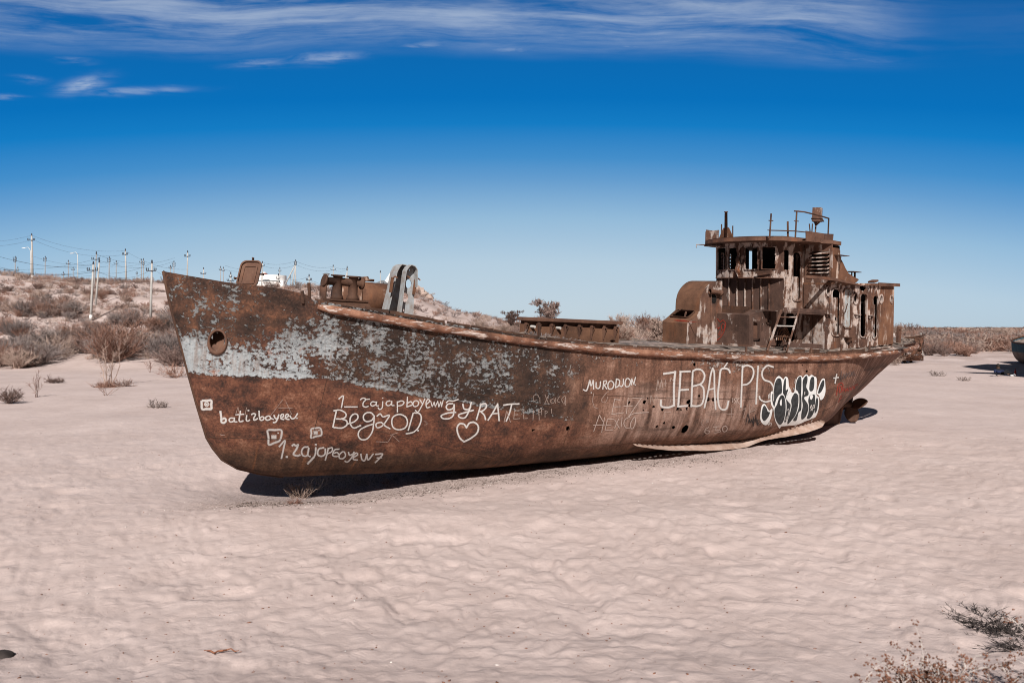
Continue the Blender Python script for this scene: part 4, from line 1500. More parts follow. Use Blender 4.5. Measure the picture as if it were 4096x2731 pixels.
# curved upper front with four windows
wins = [((352, 975), (352, 668), (470, 975), (470, 660)), ((525, 970), (525, 668), (658, 970), (662, 660)), ((768, 965), (768, 656), (952, 965), (952, 655)), ((1020, 958), (1020, 650), (1222, 955), (1222, 648))]
hl = []
for a, b, c, d_ in wins:
    p0, z0 = WF(*cr1(a))
    p1, z1 = WF(*cr1(d_))
    hl.append(rr(p0 - .015, z0 - .02, p1 + .015, z1 + .02, .025))
mb = MB()
sheet(mb, lambda a, b, d: sh(wf(a) + d, a, b), [(-WFAR, wzl), (wp, wzl), (wp, wzt), (-WFAR, wzt)], hl, .025, .11, .006)
mb.build('wheelhouse_front', M['rust_peel'], wheel)
for h_ in hl:
    a0, a1 = min(q[0] for q in h_), max(q[0] for q in h_)
    b0, b1 = min(q[1] for q in h_), max(q[1] for q in h_)
    mb = MB()
    sheet(mb, lambda a, b, d: sh(wf(a) + d - .028, a, b), rr(a0 - .016, b0 - .016, a1 + .016, b1 + .016, .03), [rr(a0 + .004, b0 + .004, a1 - .004, b1 - .004, .022)], .05, .12)
    mb.tube([sh(wf(a1) - .04, a1 + .02, b0 + .12), sh(wf(a1) - .04, a1 + .02, b0 + .22)], .022, 6)
    mb.tube([sh(wf(a1) - .04, a1 + .02, b1 - .12), sh(wf(a1) - .04, a1 + .02, b1 - .22)], .022, 6)
    mb.build('window_frame', M['rust_side'], wheel)
# ledge under the windows and its bottom plate
mb = MB()
n = 24
lo = [(-WFAR + (WFAR + wp) * k / n) for k in range(n + 1)]
mb.prism([sh(wf(p) - .012, p, wzl) for p in lo] + [sh(ws0 + .02, p, wzl) for p in reversed(lo)], (0, 0, -.02))
mb.build('window_ledge', M['rust_plain'], wheel)
# torn plate hanging between the windows, and bits
p0, z0 = WF(*cr1((700, 640)))
mb = MB()
lp = [WF(*cr1(q)) for q in ((690, 590), (740, 620), (690, 700), (705, 960), (735, 1080), (690, 1095), (640, 960), (655, 680))]
sheet(mb, lambda a, b, d: sh(wf(a) - .05 - .09 * max(0, min(1, (5.25 - b) * 1.8)) - d + .03 * math.sin(b * 21), a, b), lp, (), .012, .08)
mb.build('torn_plate', M['rust_pale'], wheel)
mb = MB()
sheet(mb, lambda a, b, d: sh(wf(a) - .10 - d, a, b), [WF(*cr1(q)) for q in ((955, 1010), (1200, 985), (1200, 1010), (955, 1050))], (), .01, .15)
mb.build('hanging_strip', M['rust_dark'], wheel)
# sides, port one with small window and open door
dl = SZ(*cr1((1478, 1200)), wp)[0]
dr = SZ(*cr1((1602, 1200)), wp)[0]
crk = crop(3100, 1080, 4.612)
dtop = SZ(*cr1((1530, 722)), wp)[1]
dbot = SZ(*crk((380, 555)), wp)[1]
w0, w1 = SZ(*cr1((1340, 850)), wp)[0], SZ(*cr1((1430, 850)), wp)[0]
wz0, wz1 = SZ(*cr1((1385, 985)), wp)[1], SZ(*cr1((1385, 685)), wp)[1]
uwz0, uwz1 = SZ(*crk((280, 1310)), wp)[1], SZ(*crk((280, 805)), wp)[1]
ux0, ux1 = SZ(*crk((205, 1000)), wp)[0], SZ(*crk((360, 1000)), wp)[0]
doorL = rr(dl, dbot, dr, dtop, .10)
for sgn in (1, -1):
    mb = MB()
    if sgn == 1:
        hs = [rr(w0, wz0, w1, wz1, .02), doorL, rr(ux0, uwz0, ux1, uwz1, .06)]
    else:
        hs = [rr(15.55, wz0, 15.72, wz1, .03), rr(15.82, wz0 - .02, 16.03, wz1, .03)]
    sheet(mb, lambda a, b, d, sgn=sgn: sh(a, (wp - d) if sgn > 0 else -(WFAR - d), b), [(ws0, wzb), (ws1 + .6, wzb), (ws1 + .6, wzt), (ws0, wzt)], hs, .025, .15, .006)
    mb.build('wheelhouse_side', M['rust_peel'], wheel)
mb = MB()
sheet(mb, lambda a, b, d: sh(a, wp + .03 - d, b), rr(dl - .035, dbot - .035, dr + .035, dtop + .035, .13), [rr(dl, dbot, dr, dtop, .10)], .05, .15)
mb.build('door_frame', M['rust_side'], wheel)
mb = MB()
sheet(mb, lambda a, b, d: sh(a, wp - .05 - d, b), rr(dl + .03, dbot - .02, dr - .02, dbot + (dtop - dbot) * .50, .03), (), .015, .2)
sheet(mb, lambda a, b, d: sh(a, wp - .30 - d, b), [(dr + .20, dbot + (dtop - dbot) * .55), (dr + .52, dbot + (dtop - dbot) * .55), (dr + .52, dtop), (dr + .20, dtop)], (), .015, .2)
mb.build('door', M['rust_side'], wheel)
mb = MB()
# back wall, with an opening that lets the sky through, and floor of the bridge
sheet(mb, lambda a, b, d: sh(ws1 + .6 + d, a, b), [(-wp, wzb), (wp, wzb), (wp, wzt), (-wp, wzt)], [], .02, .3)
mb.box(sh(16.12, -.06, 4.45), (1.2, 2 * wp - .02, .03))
sheet(mb, lambda a, b, d: sh(a, -(WFAR - .045 - d), b), [(ws0 + .03, 4.47), (ws1 + .58, 4.47), (ws1 + .58, wzt - .02), (ws0 + .03, wzt - .02)], [rr(15.55, wz0, 15.72, wz1, .03), rr(15.82, wz0 - .02, 16.03, wz1, .03)], .01, .2)  # black lining over the starboard wall, its colour stands in for interior shade
mb.build('bridge_interior_shade', M['dark'], wheel)
rg = MB()
q = sh(15.75, -.55, 5.1)
rg.tube([q + Vector((0.05 * math.cos(t * math.pi / 12), .14 * math.cos(t * math.pi / 12), .14 * math.sin(t * math.pi / 12))) for t in range(25)], .010, 5, False)
rg.build('steering_wheel', M['metal_pale'], wheel)
# bridge roof
edge = []
for k in range(25):
    p = -1.42 + 2.76 * k / 24
    edge.append((ws0 - .30 - .38 * (1 - min(1, abs(p + .04) / 1.40) ** 2.2), p))
e1_ = SZ(1918, 565, 1.6)
edge += [(15.9, 1.62), (16.25, 2.02), (16.55, 2.06), (17.1, 1.2), (17.1, -1.2), (16.5, -2.0), (15.9, -1.45)]
zr0 = 5.79
mb = MB().prism([sh(s, p, zr0 + (0 if s < 16 else -(s - 16) * .05)) for s, p in edge], (0, 0, .095))
roof = mb.build('bridge_roof', M['rust_plain'], ship)
mb = MB()
mb.prism([sh(s + (.05 if i < 25 else 0), p * .96, zr0 + .10) for i, (s, p) in enumerate(edge[:25])] + [sh(16.4, 1.6, zr0 + .10), sh(16.4, -1.6, zr0 + .10)], (0, 0, .025))
mb.build('roof_plate', M['rust_dark'], roof)
zrt = zr0 + .10


def roofat(px, py, p):
    s, z = SZ(px, py, p)
    return s


# mast with gussets and side stays
ms = 15.15
pm, zm = PZ(*cr1((470, 520)), ms)
_, zm1 = PZ(*cr1((487, 97)), ms)
mb = MB()
mb.tube([sh(ms, pm, zrt), sh(ms, pm, zm1 - .02), sh(ms, pm, zm1 - .02), sh(ms, pm, zm1)], [.05, .04, .055, .055], 10)
mast = mb.build('mast', M['rust_plain'], roof, True)
MB().prism([sh(ms, pm - .30, zrt), sh(ms, pm + .30, zrt), sh(ms, pm + .10, zrt + .34), sh(ms, pm - .10, zrt + .34)], (.014, 0, 0)).build('gusset', M['rust_orange'], mast)
mb = MB()
pl_, zl_ = PZ(*cr1((403, 290)), ms + .15)
pr_, zr_ = PZ(*cr1((573, 315)), ms + .15)
mb.tube([sh(ms + .15, pl_, zrt), sh(ms + .15, pl_, zl_)], .018, 6)
mb.tube([sh(ms + .15, pr_, zrt), sh(ms + .15, pr_, zr_)], .018, 6)
mb.tube([sh(ms + .15, pl_, zl_ - .30), sh(ms + .15, pr_, zr_ - .30)], .013, 6)
mb.build('mast_stay', M['rust_dark'], roof)
# starboard light board at the roof corner
mb = MB()
q0, q1 = PZ(*cr1((190, 600)), 15.3), PZ(*cr1((385, 490)), 15.3)
mb.box(sh(15.45, q0[0] + .02, zrt + .12), (.5, .03, .42), Matrix.Rotation(.05, 3, 'Z'))
mb.box(sh(15.22, (q0[0] + q1[0]) / 2, zrt + .10), (.03, abs(q1[0] - q0[0]), .38), Matrix.Rotation(-.05, 3, 'X'))
mb.box(sh(15.42, (q0[0] + q1[0]) / 2 + .03, zrt - .14), (.5, abs(q1[0] - q0[0]) + .1, .025))
mb.tube([sh(15.1, q0[0] - .25, zrt - .1), sh(15.25, q0[0] + .2, zrt - .12)], .015, 6)
mb.tube([sh(15.1, q0[0] - .25, zrt - .1), sh(15.08, q0[0] - .24, zrt - .2)], .01, 6)
mb.build('light_board', M['rust_side'], roof)
# roof railing
mb = MB()


def RP(x, y, s=None, p=None):
    if p is not None:
        a, z = SZ(*cr1((x, y)), p)
        return sh(a, p, z)
    a, z = PZ(*cr1((x, y)), s)
    return sh(s, a, z)


for (x0, y0), (x1, y1), p, r in (((1130, 510), (1156, 130), 1.2, .022), ((1411, 515), (1407, 248), 1.2, .026), ((1520, 520), (1544, 95), 1.35, .022), ((2018, 470), (2030, 200), 1.5, .02),
                                 ((1750, 410), (1735, 285), 1.3, .016), ((1772, 410), (1783, 283), 1.3, .016)):
    mb.tube([RP(x0, y0 + 25, p=p), RP(x1, y1, p=p)], r, 7)
mb.tube([RP(1125, 384, p=1.2), RP(1300, 388, p=1.2), RP(1520, 396, p=1.3), RP(1690, 414, p=1.4)], .016, 6)
mb.tube([RP(1508, 93, p=1.35), RP(1560, 95, p=1.35), RP(1660, 106, p=1.4), RP(1800, 140, p=1.45), RP(1910, 168, p=1.5), RP(2032, 205, p=1.5)], .02, 6)
for x, y, p in ((1152, 237, 1.2), (1538, 245, 1.35), (1136, 384, 1.2)):
    mb.tube([RP(x - 33, y - 2, p=p), RP(x + 33, y + 2, p=p)], .013, 5)
mb.build('roof_railing', M['rust_dark'], roof)
# searchlight box on its post
mb = MB()
c = RP(1855, 150, p=1.2)
mb.box(c, (.34, .22, .38), Matrix.Rotation(.5, 3, 'Z') @ Matrix.Rotation(-.06, 3, 'Y'))
c2 = RP(1860, 225, p=1.2)
mb.box(c2, (.42, .30, .015), Matrix.Rotation(.5, 3, 'Z') @ Matrix.Rotation(.12, 3, 'Y'))
c3 = RP(1832, 320, p=1.2)
mb.tube([c2, c3], [.15, .012], 4)
mb.tube([c3 + Vector((0, 0, .1)), RP(1826, 440, p=1.2)], .022, 6)
mb.build('searchlight', M['rust_side'], roof)
# port light board: two plates meeting at an angle
mb = MB()
A_, B_, C_ = SZ(*cr1((1690, 540)), 1.75), SZ(*cr1((1940, 560)), 1.75), SZ(*cr1((2100, 582)), 1.62)
A2, B2, C2 = SZ(*cr1((1688, 392)), 1.75), SZ(*cr1((1945, 435)), 1.75), SZ(*cr1((2115, 442)), 1.62)
for (a, a2), (b, b2), pa, pb in (((A_, A2), (B_, B2), 1.75, 1.80), ((B_, B2), (C_, C2), 1.80, 1.62)):
    mb.prism([sh(a[0], pa, a[1]), sh(b[0] - .03, pb, b[1]), sh(b2[0] - .03, pb, b2[1]), sh(a2[0], pa, a2[1])], (0, .025, 0))
mb.prism([sh(A_[0], 1.75, A_[1]), sh(B_[0], 1.82, B_[1]), sh(C_[0], 1.62, C_[1]), sh(C_[0], 1.3, C_[1]), sh(A_[0], 1.5, A_[1])], (0, 0, -.02))
mb.build('light_board', M['rust_plain'], roof)
MB().tube([RP(1600, 525, p=1.1), RP(1600, 505, p=1.1)], .22, 16).build('roof_vent', M['rust_dark'], roof)

# ---- deckhouse
dp_, df, da = 1.80, 16.22, 19.42
dzb = 2.95


def deck_roof(s):
    return float(np.interp(s, [16.1, 18.3, 19.5], [4.70, 4.80, 4.86]))


doors = []
for x0, x1, y0, y1 in ((1040, 1195, 1200, 358), (1262, 1402, 1060, 352), (1560, 1680, 1228, 438), (1790, 1890, 1252, 473)):
    a0, z0 = SZ(*crk((x0, (y0 + y1) / 2)), dp_)
    a1, _ = SZ(*crk((x1, (y0 + y1) / 2)), dp_)
    zb_ = SZ(*crk(((x0 + x1) / 2, y0)), dp_)[1]
    zt_ = SZ(*crk(((x0 + x1) / 2, y1)), dp_)[1]
    doors.append((a0, a1, zb_, zt_))
ports = []
for x, y, rx, ry in ((972, 387, 30, 68), (1478, 525, 34, 82), (1950, 532, 24, 62), (2140, 540, 20, 55)):
    a, z = SZ(*crk((x, y)), dp_)
    a2, _ = SZ(*crk((x + rx, y)), dp_)
    _, z2 = SZ(*crk((x, y - ry)), dp_)
    ports.append((a, z, abs(a2 - a), abs(z2 - z)))
hs = [rr(a0, b0, a1, b1, .11) for a0, a1, b0, b1 in doors] + [ell(*p) for p in ports]
hs.append([SZ(*crk(q), dp_) for q in ((1560, 300), (1620, 290), (1680, 330), (1650, 395), (1580, 370))])
hs.append([SZ(*crk(q), dp_) for q in ((1705, 345), (1740, 340), (1735, 395), (1710, 400))])
mb = MB()
outl = [(df, dzb), (17.0, dzb + .05), (18.2, dzb + .12), (da, dzb + .22), (da, deck_roof(da)), (18.3, 4.80), (df, 4.70)]
sheet(mb, lambda a, b, d: sh(a, dp_ - d, b), outl, hs, .025, .16, .008)
house = mb.build('deckhouse', M['rust_peel'], ship)
mb = MB()
sheet(mb, lambda a, b, d: sh(a, -dp_ + d, b), outl, [], .025, .4)
# aft bulkhead and the narrow front wings
sheet(mb, lambda a, b, d: sh(da - d, a, b), [(-dp_, dzb + .1), (dp_, dzb + .1), (dp_, deck_roof(da)), (-dp_, deck_roof(da))], [], .025, .4)
mb.build('deckhouse_back', M['rust_orange'], house)
mb = MB()
sheet(mb, lambda a, b, d: sh(df + d - .0, a, b), [(wp + .03, dzb), (dp_, dzb), (dp_, 4.70), (wp + .03, 4.70)], [], .025, .15, .006)
mb.build('deckhouse_front', M['rust_side'], house)
mb = MB()
sheet(mb, lambda a, b, d: sh(df + d - .0, -a, b), [(wp + .03, dzb), (dp_, dzb), (dp_, 4.70), (wp + .03, 4.70)], [], .025, .3)
mb.build('deckhouse_front', M['rust_side'], house)
# aft section is a plainer orange plate standing slightly proud
mb = MB()
aft0 = SZ(*crk((1905, 900)), dp_)[0]
sheet(mb, lambda a, b, d: sh(a, dp_ + .012 - d, b), [(aft0, dzb + .2), (da + .02, dzb + .23), (da + .02, deck_roof(da)), (aft0, deck_roof(aft0))], [ell(*p) for p in ports[2:]], .010, .16, .004)
mb.build('aft_plate', M['rust_orange'], house)
for a0, a1, b0, b1 in doors:
    mb = MB()
    sheet(mb, lambda a, b, d: sh(a, dp_ + .035 - d, b), rr(a0 - .028, b0 - .028, a1 + .028, b1 + .028, .13), [rr(a0, b0, a1, b1, .11)], .055, .14)
    mb.build('door_frame', M['rust_side'], house)
for p in ports:
    mb = MB()
    sheet(mb, lambda a, b, d: sh(a, dp_ + .03 - d, b), ell(p[0], p[1], p[2] + .035, p[3] + .045), [ell(*p)], .05, .1)
    mb.build('porthole_rim', M['rust_side'], house)
# what is left of the doors, standing ajar inside
for i, (mt, off, t0) in enumerate(((M['rust_side'], .11, .83), (M['door_pale'], .04, .985), (M['rust_side'], .26, .86), (M['door_mixed'], .12, .80))):
    a0, a1, b0, b1 = doors[i]
    mb = MB()
    lo, hi = a0 + off * .4, a1 + off * 1.75
    if i == 2:
        lo = hi - .16
    sheet(mb, lambda a, b, d, off=off: sh(a, dp_ - off - d, b), rr(lo, b0 - .05 if i != 1 else b0 + .012, hi, b0 + (b1 - b0) * t0, .05), [ell(a1 - .02, b0 + (b1 - b0) * .36, .035, .06, 8), ell(a1 + .02, b0 + (b1 - b0) * .22, .03, .04, 8)] if i in (0, 3) else (), .015, .2, .008)
    dr_ = mb.build('door', mt, house)
    if i == 1:
        MB().bar(sh(a0 + .02, dp_ + .05, b0 + .42), sh(a0 + .20, dp_ - .01, b0 + .66), .018).build('door_handle', M['rust_dark'], dr_)
# drip shelves and the scupper
for x, y in ((940, 800), (1490, 812), (1728, 828)):
    mb = MB()
    a, z = SZ(*crk((x, y)), dp_)
    mb.prism([sh(a - .10, dp_, z), sh(a + .13, dp_, z), sh(a + .13, dp_ + .10, z), sh(a - .10, dp_ + .10, z)], (0, 0, -.016))
    mb.tube([sh(a, dp_ + .02, z - .015), sh(a, dp_ + .02, z - .08)], .04, 8)
    mb.build('wall_shelf', M['rust_side'], house)
a, z = SZ(*crk((1325, 1228)), dp_)
mb = MB().prism([sh(a - .17, dp_, z), sh(a + .17, dp_, z), sh(a + .15, dp_ + .14, z - .01), sh(a - .15, dp_ + .14, z - .01)], (0, 0, -.016))
mb.tube([sh(a + .02, dp_ + .03, z - .02), sh(a + .02, dp_ + .02, z - .14)], [.10, .07], 8)
mb.build('scupper', M['rust_dark'], house)
# roof of the deckhouse
mb = MB()
ro = [(15.75, 1.90), (16.6, 1.93), (17.6, 1.92), (18.45, 1.89)]
zs = lambda s: deck_roof(s) + .0
for (s0_, z0_), (s1_, z1_), w in (((16.22, 4.70), (17.3, 4.755), 1.93), ((17.3, 4.755), (18.5, 4.815), 1.90), ((18.5, 4.815), (19.50, 4.865), 1.86)):
    mb.prism([sh(s0_, w, z0_), sh(s1_, w - .01, z1_), sh(s1_, -w, z1_), sh(s0_, -w, z0_)], (0, 0, .055))
mb.build('deckhouse_roof', M['rust_orange'], house)
mb = MB()
mb.prism([sh(18.55, 1.90, 4.80), sh(19.56, 1.90, 4.845), sh(19.56, 1.90, 4.93), sh(18.55, 1.90, 4.90)], (0, .03, 0))
mb.prism([sh(19.56, 1.90, 4.845), sh(19.56, -1.90, 4.845), sh(19.56, -1.90, 4.93), sh(19.56, 1.90, 4.93)], (.03, 0, 0))
mb.box(sh(18.5, 1.75, 4.93), (.2, .2, .05), Matrix.Rotation(-.3, 3, 'Y'))
mb.build('roof_fascia', M['rust_plain'], house)
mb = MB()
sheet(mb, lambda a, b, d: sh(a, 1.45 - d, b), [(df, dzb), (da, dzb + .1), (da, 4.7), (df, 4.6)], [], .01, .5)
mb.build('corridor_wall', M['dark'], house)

# casing over the deckhouse: louvred front, swept side plate
cs_, cw = 16.25, 2.0
mb = MB()
lz0, lz1 = PZ(*cr1((1900, 1050)), cs_)[1], PZ(*cr1((1900, 705)), cs_)[1]
lp0, lp1 = PZ(*cr1((1765, 900)), cs_)[0], PZ(*cr1((2038, 900)), cs_)[0]
lp1 = min(lp1, cw - .05)
sheet(mb, lambda a, b, d: sh(cs_ + d, a, b), [(wp + .03, 4.72), (cw, 4.72), (cw, 5.80), (wp + .03, 5.80)], [[(lp0, lz0), (lp1, lz0), (lp1, lz1), (lp0, lz1)]], .025, .15)
casing = mb.build('engine_casing', M['rust_side'], ship)
mb = MB()
sheet(mb, lambda a, b, d: sh(cs_ + d, -a, b), [(wp + .03, 4.72), (cw, 4.72), (cw, 5.80), (wp + .03, 5.80)], [[(lp0, lz0), (lp1, lz0), (lp1, lz1), (lp0, lz1)]], .025, .15)
mb.build('casing_front', M['rust_side'], casing)
nl = 6
for sg in (1, -1):
    for k in range(nl):
        z0 = lz0 + (lz1 - lz0) * (k + .30) / nl
        mb = MB()
        hgt = (lz1 - lz0) / nl
        mb.prism([sh(cs_ + .02, sg * (lp0 - .02), z0 + hgt * .55), sh(cs_ - .10, sg * (lp0 - .02), z0 - hgt * .02), sh(cs_ - .10, sg * (lp0 - .02), z0 - hgt * .14), sh(cs_ + .02, sg * (lp0 - .02), z0 + hgt * .42)], (0, -sg * (lp1 - lp0 + .04), 0))
        mb.build('louvre', M['rust_pale'] if sg > 0 else M['rust_dark'], casing)
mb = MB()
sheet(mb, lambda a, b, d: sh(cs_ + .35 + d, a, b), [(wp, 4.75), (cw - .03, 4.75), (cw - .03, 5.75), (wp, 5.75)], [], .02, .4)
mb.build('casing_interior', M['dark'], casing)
cr5 = crop(3050, 800, 2.412)
wing = [SZ(*cr5(q), cw) for q in ((660, 455), (700, 460), (738, 466), (750, 490), (752, 560), (770, 590), (785, 620), (800, 655), (830, 705), (880, 740), (932, 766), (905, 795), (860, 800), (640, 770))]
wing[0] = (cs_, wing[0][1])
wing[-1] = (cs_, 4.73)
mb = MB()
sheet(mb, lambda a, b, d: sh(a, cw - d, b), wing, [], .03, .15, .006)
mb.build('casing_wing', M['rust_orange'], casing)
mb = MB()
sheet(mb, lambda a, b, d: sh(a, -cw + d, b), wing, [], .03, .3)
mb.build('casing_wing', M['rust_orange'], casing)
mb = MB()
sheet(mb, lambda a, b, d: sh(a, cw + .06 - d, b), [SZ(*cr5(q), cw) for q in ((410, 752), (660, 775), (860, 812), (940, 832), (935, 822), (880, 800), (650, 745), (415, 725))], [], .09, .2)
mb.build('casing_sill', M['rust_plain'], casing)
mb = MB()
a, z = SZ(*cr5((740, 538)), cw)
mb.prism([sh(a - .22, cw, z), sh(a + .20, cw, z), sh(a + .22, cw + .16, z), sh(a - .20, cw + .16, z)], (0, 0, .014))
mb.bar(sh(a - .12, cw + .14, z), sh(a - .02, cw + .01, z - .40), .02)
mb.build('casing_bracket', M['rust_dark'], casing)
mb = MB()
a, z = SZ(*cr5((870, 693)), cw - .5)
mb.box(sh(a, cw - .5, z), (.38, .3, .02))
mb.tube([sh(a - .04, cw - .5, z), sh(a - .04, cw - .5, z - .26)], .02, 6)
mb.tube([sh(a + .10, cw - .5, z), sh(a + .10, cw - .5, z - .30)], .03, 6)
mb.build('vent_hood', M['rust_dark'], casing)
# side platform with ladder in the recess
plz = SZ(*crk((500, 745)), 1.80)[1]
mb = MB()
mb.prism([sh(14.55, 1.82, plz - .06), sh(16.26, 1.82, plz - .06), sh(16.26, 1.13, plz - .06), sh(14.55, 1.13, plz - .06)], (0, 0, .02))
mb.prism([sh(14.55, 1.82, plz - .085), sh(16.26, 1.82, plz - .085), sh(16.26, 1.82, plz + .055), sh(14.55, 1.82, plz + .055)], (0, .02, 0))
mb.build('side_platform', M['rust_ribbed'], ship)
mb = MB()
mb.bar(sh(14.6, 1.80, dzb + .13), sh(16.2, 1.80, dzb + .10), .03, .12)
mb.bar(sh(14.6, 1.80, dzb - .02), sh(14.6, 1.80, dzb + .15), .04)
mb.build('recess_sill', M['rust_ribbed'], ship)
mb = MB()
for k in range(4):
    r = .30 - .065 * k
    cx_, cz_ = ux0 - .20, uwz0 + .02
    mb.tube([sh(cx_ + r * math.cos(t * math.pi / 10) * .9, wp + .06 + .015 * k, cz_ + r * 1.3 * math.sin(t * math.pi / 10)) for t in range(11)], .016, 5)
mb.build('pipe_arch', M['rust_orange'], wheel)
mb = MB()
lt, lb = sh(*(lambda t: (t[0], 1.86, t[1]))(SZ(*crk((445, 735)), 1.86))), sh(*(lambda t: (t[0], 2.14, t[1]))(SZ(*crk((215, 1505)), 2.14)))
kt, kb = sh(*(lambda t: (t[0], 1.86, t[1]))(SZ(*crk((118, 735)), 1.86))), sh(*(lambda t: (t[0], 2.14, t[1]))(SZ(*crx((1905, 1495)), 2.14)))
mb.bar(lt + (lt - lb) * .02, lb, .05, .02, (0, 1, 0))
mb.bar(kt, kb, .022, .055, (0, 1, 0))
lad = mb.build('ladder', M['rust_side'], ship)
for t, mt in ((.18, 'rust_side'), (.40, 'metal_pale'), (.66, 'rust_dark')):
    MB().bar(kt.lerp(kb, t), lt.lerp(lb, t), .05, .02, (0, .5, 1)).build('rung', M[mt], lad)
for s, p in ((14.75, 2.15), (15.35, 2.15)):
    MB().box((s, -p, deck_z(s, p) + .04), (.34, .12, .10), Matrix.Rotation(.2, 3, 'Z')).build('deck_cleat', M['rust_dark'], ship)

# ------------------------------------------------------------------ graffiti, sprayed and scratched on the plating
def spray(name, col, core=0.42, soft=0.5, speck=0.35, op=0.96):
    m, N, bs, o = new_mat(name)
    uv = N.n('ShaderNodeTexCoord')
    u = N.xyz(uv.outputs['UV'])[0]
    v = uv.outputs['Object']
    d = N.math('ABSOLUTE', N.math('SUBTRACT', u, 0.5))
    n1 = N.noise(v, 60, 4, 0.7)
    n2 = N.noise(v, 7, 4, 0.6)
    e = N.math('ADD', d, N.math('MULTIPLY', N.math('SUBTRACT', n1, 0.5), speck))
    a = N.mapr(e, core * .5, core * .5 + soft * .5, 1, 0)
    a = N.math('MULTIPLY', a, N.mapr(n2, 0.28, 0.5, 0.72, op))
    N.put(bs.inputs['Base Color'], N.mix(N.mapr(n2, .3, .7), col, tuple(q * .86 for q in col)))
    N.put(bs.inputs['Alpha'], a)
    bs.inputs['Roughness'].default_value = 0.75
    return m


M['spray_white'] = spray('spray_white', (0.60, 0.565, 0.54), 0.34, 0.6, 0.5, 0.94)
M['spray_soft'] = spray('spray_soft', (0.52, 0.48, 0.46), 0.26, 0.7, 0.45, 0.88)
M['chalk'] = spray('chalk', (0.52, 0.41, 0.36), 0.32, 0.5, 1.0, 0.85)
M['chalk_faint'] = spray('chalk_faint', (0.46, 0.35, 0.30), 0.28, 0.6, 1.1, 0.55)
M['spray_red'] = spray('spray_red', (0.36, 0.045, 0.025), 0.35, 0.5, 0.5, 0.8)
M['marker_black'] = spray('marker_black', (0.03, 0.026, 0.026), 0.5, 0.4, 0.4, 0.85)
M['marker_faint'] = spray('marker_faint', (0.10, 0.085, 0.085), 0.35, 0.6, 0.7, 0.6)


def fill_mat(name, col, lo, hi):
    m, N, bs, o = new_mat(name)
    v = N.n('ShaderNodeTexCoord').outputs['Object']
    n = N.noise(v, 9, 5, 0.6)
    N.put(bs.inputs['Base Color'], N.mix(N.mapr(n, 0.3, 0.7), tuple(q * lo for q in col), tuple(q * hi for q in col)))
    bs.inputs['Roughness'].default_value = 0.7
    return m


M['fill_white'] = fill_mat('fill_white', (0.68, 0.68, 0.67), .90, 1.04)
M['fill_black'] = fill_mat('fill_black', (0.030, 0.032, 0.034), .6, 1.6)
LAYER = [0.004]


def catmull(pts, closed=False, n=6):
    P = [Vector(p) for p in pts]
    if len(P) < 3:
        k = max(2, int((P[1] - P[0]).length / 2.5))
        return [P[0].lerp(P[1], i / k) for i in range(k + 1)]
    if closed:
        Q = [P[-1]] + P + [P[0], P[1]]
    else:
        Q = [P[0] * 2 - P[1]] + P + [P[-1] * 2 - P[-2]]
    o = []
    for i in range(1, len(Q) - 2):
        a, b, c, d = Q[i - 1], Q[i], Q[i + 1], Q[i + 2]
        k = max(2, min(14, int((c - b).length / 2.2)))
        for j in range(k):
            t = j / k
            o.append(.5 * ((2 * b) + (c - a) * t + (2 * a - 5 * b + 4 * c - d) * t * t + (3 * b - a - 3 * c + d) * t ** 3))
    o.append(Q[-2])
    return o


class Strokes:
    def __init__(self, hitf=None):
        self.v, self.f, self.uv = [], [], []
        self.hit = hitf or hit

    def stroke(self, pts, w, closed=False, straight=False):
        """pts and width in photo-grid pixels"""
        if straight:
            P = []
            for a, b in zip(pts[:-1], pts[1:]):
                a, b = Vector(a), Vector(b)
                k = max(1, int((b - a).length / 2.5))
                P += [a.lerp(b, i / k) for i in range(k)]
            P.append(Vector(pts[-1]))
        else:
            P = catmull(pts, closed)
        LAYER[0] += 0.00006
        off = LAYER[0]
        row = []
        n = len(P)
        # round ends
        d0, d1 = (P[0] - P[1]), (P[-1] - P[-2])
        if not closed:
            if d0.length:
                P.insert(0, P[0] + d0.normalized() * w * .25)
            if d1.length:
                P.append(P[-1] + d1.normalized() * w * .25)
        for i, p in enumerate(P):
            d = P[min(i + 1, len(P) - 1)] - P[max(i - 1, 0)]
            if d.length < 1e-6:
                continue
            d.normalize()
            s = Vector((-d.y, d.x)) * w * .5
            quad = []
            for k, u in ((-1, 0), (0, .5), (1, 1)):
                q = p + s * k
                l, nr = self.hit(q.x, q.y)
                if l is None:
                    quad = None
                    break
                quad.append((l + nr * off, u))
            row.append(quad)
        prev = None
        for q in row:
            if q is None:
                prev = None
                continue
            b = len(self.v)
            self.v += [tuple(c) for c, u in q]
            self.uv += [u for c, u in q]
            if prev is not None:
                self.f += [(prev, prev + 1, b + 1, b), (prev + 1, prev + 2, b + 2, b + 1)]
            prev = b

    def dot(self, p, r):
        self.stroke([(p[0] - .35 * r, p[1]), (p[0] + .35 * r, p[1])], r * 2.6, straight=True)

    def build(self, name, mat, parent):
        me = bpy.data.meshes.new(name)
        me.from_pydata(self.v, [], self.f)
        ul = me.uv_layers.new(name='UVMap')
        for lp in me.loops:
            ul.data[lp.index].uv = (self.uv[lp.vertex_index], 0.5)
        return link_mesh(name, me, mat, parent)


def write(name, cr, k, mat, strokes, dots=(), wmul=1.6, parent=None):
    """strokes: (width in crop pixels, points[, 'c' closed | 's' straight])"""
    S = Strokes()
    for st in strokes:
        w, pts = st[0], st[1]
        fl = st[2] if len(st) > 2 else ''
        S.stroke([cr(p) for p in pts], w / k / 1.7415 * wmul, 'c' in fl, 's' in fl)
    for x, y, r in dots:
        S.dot(cr((x, y)), r / k / 1.7415)
    return S.build(name, M[mat], parent or hull)


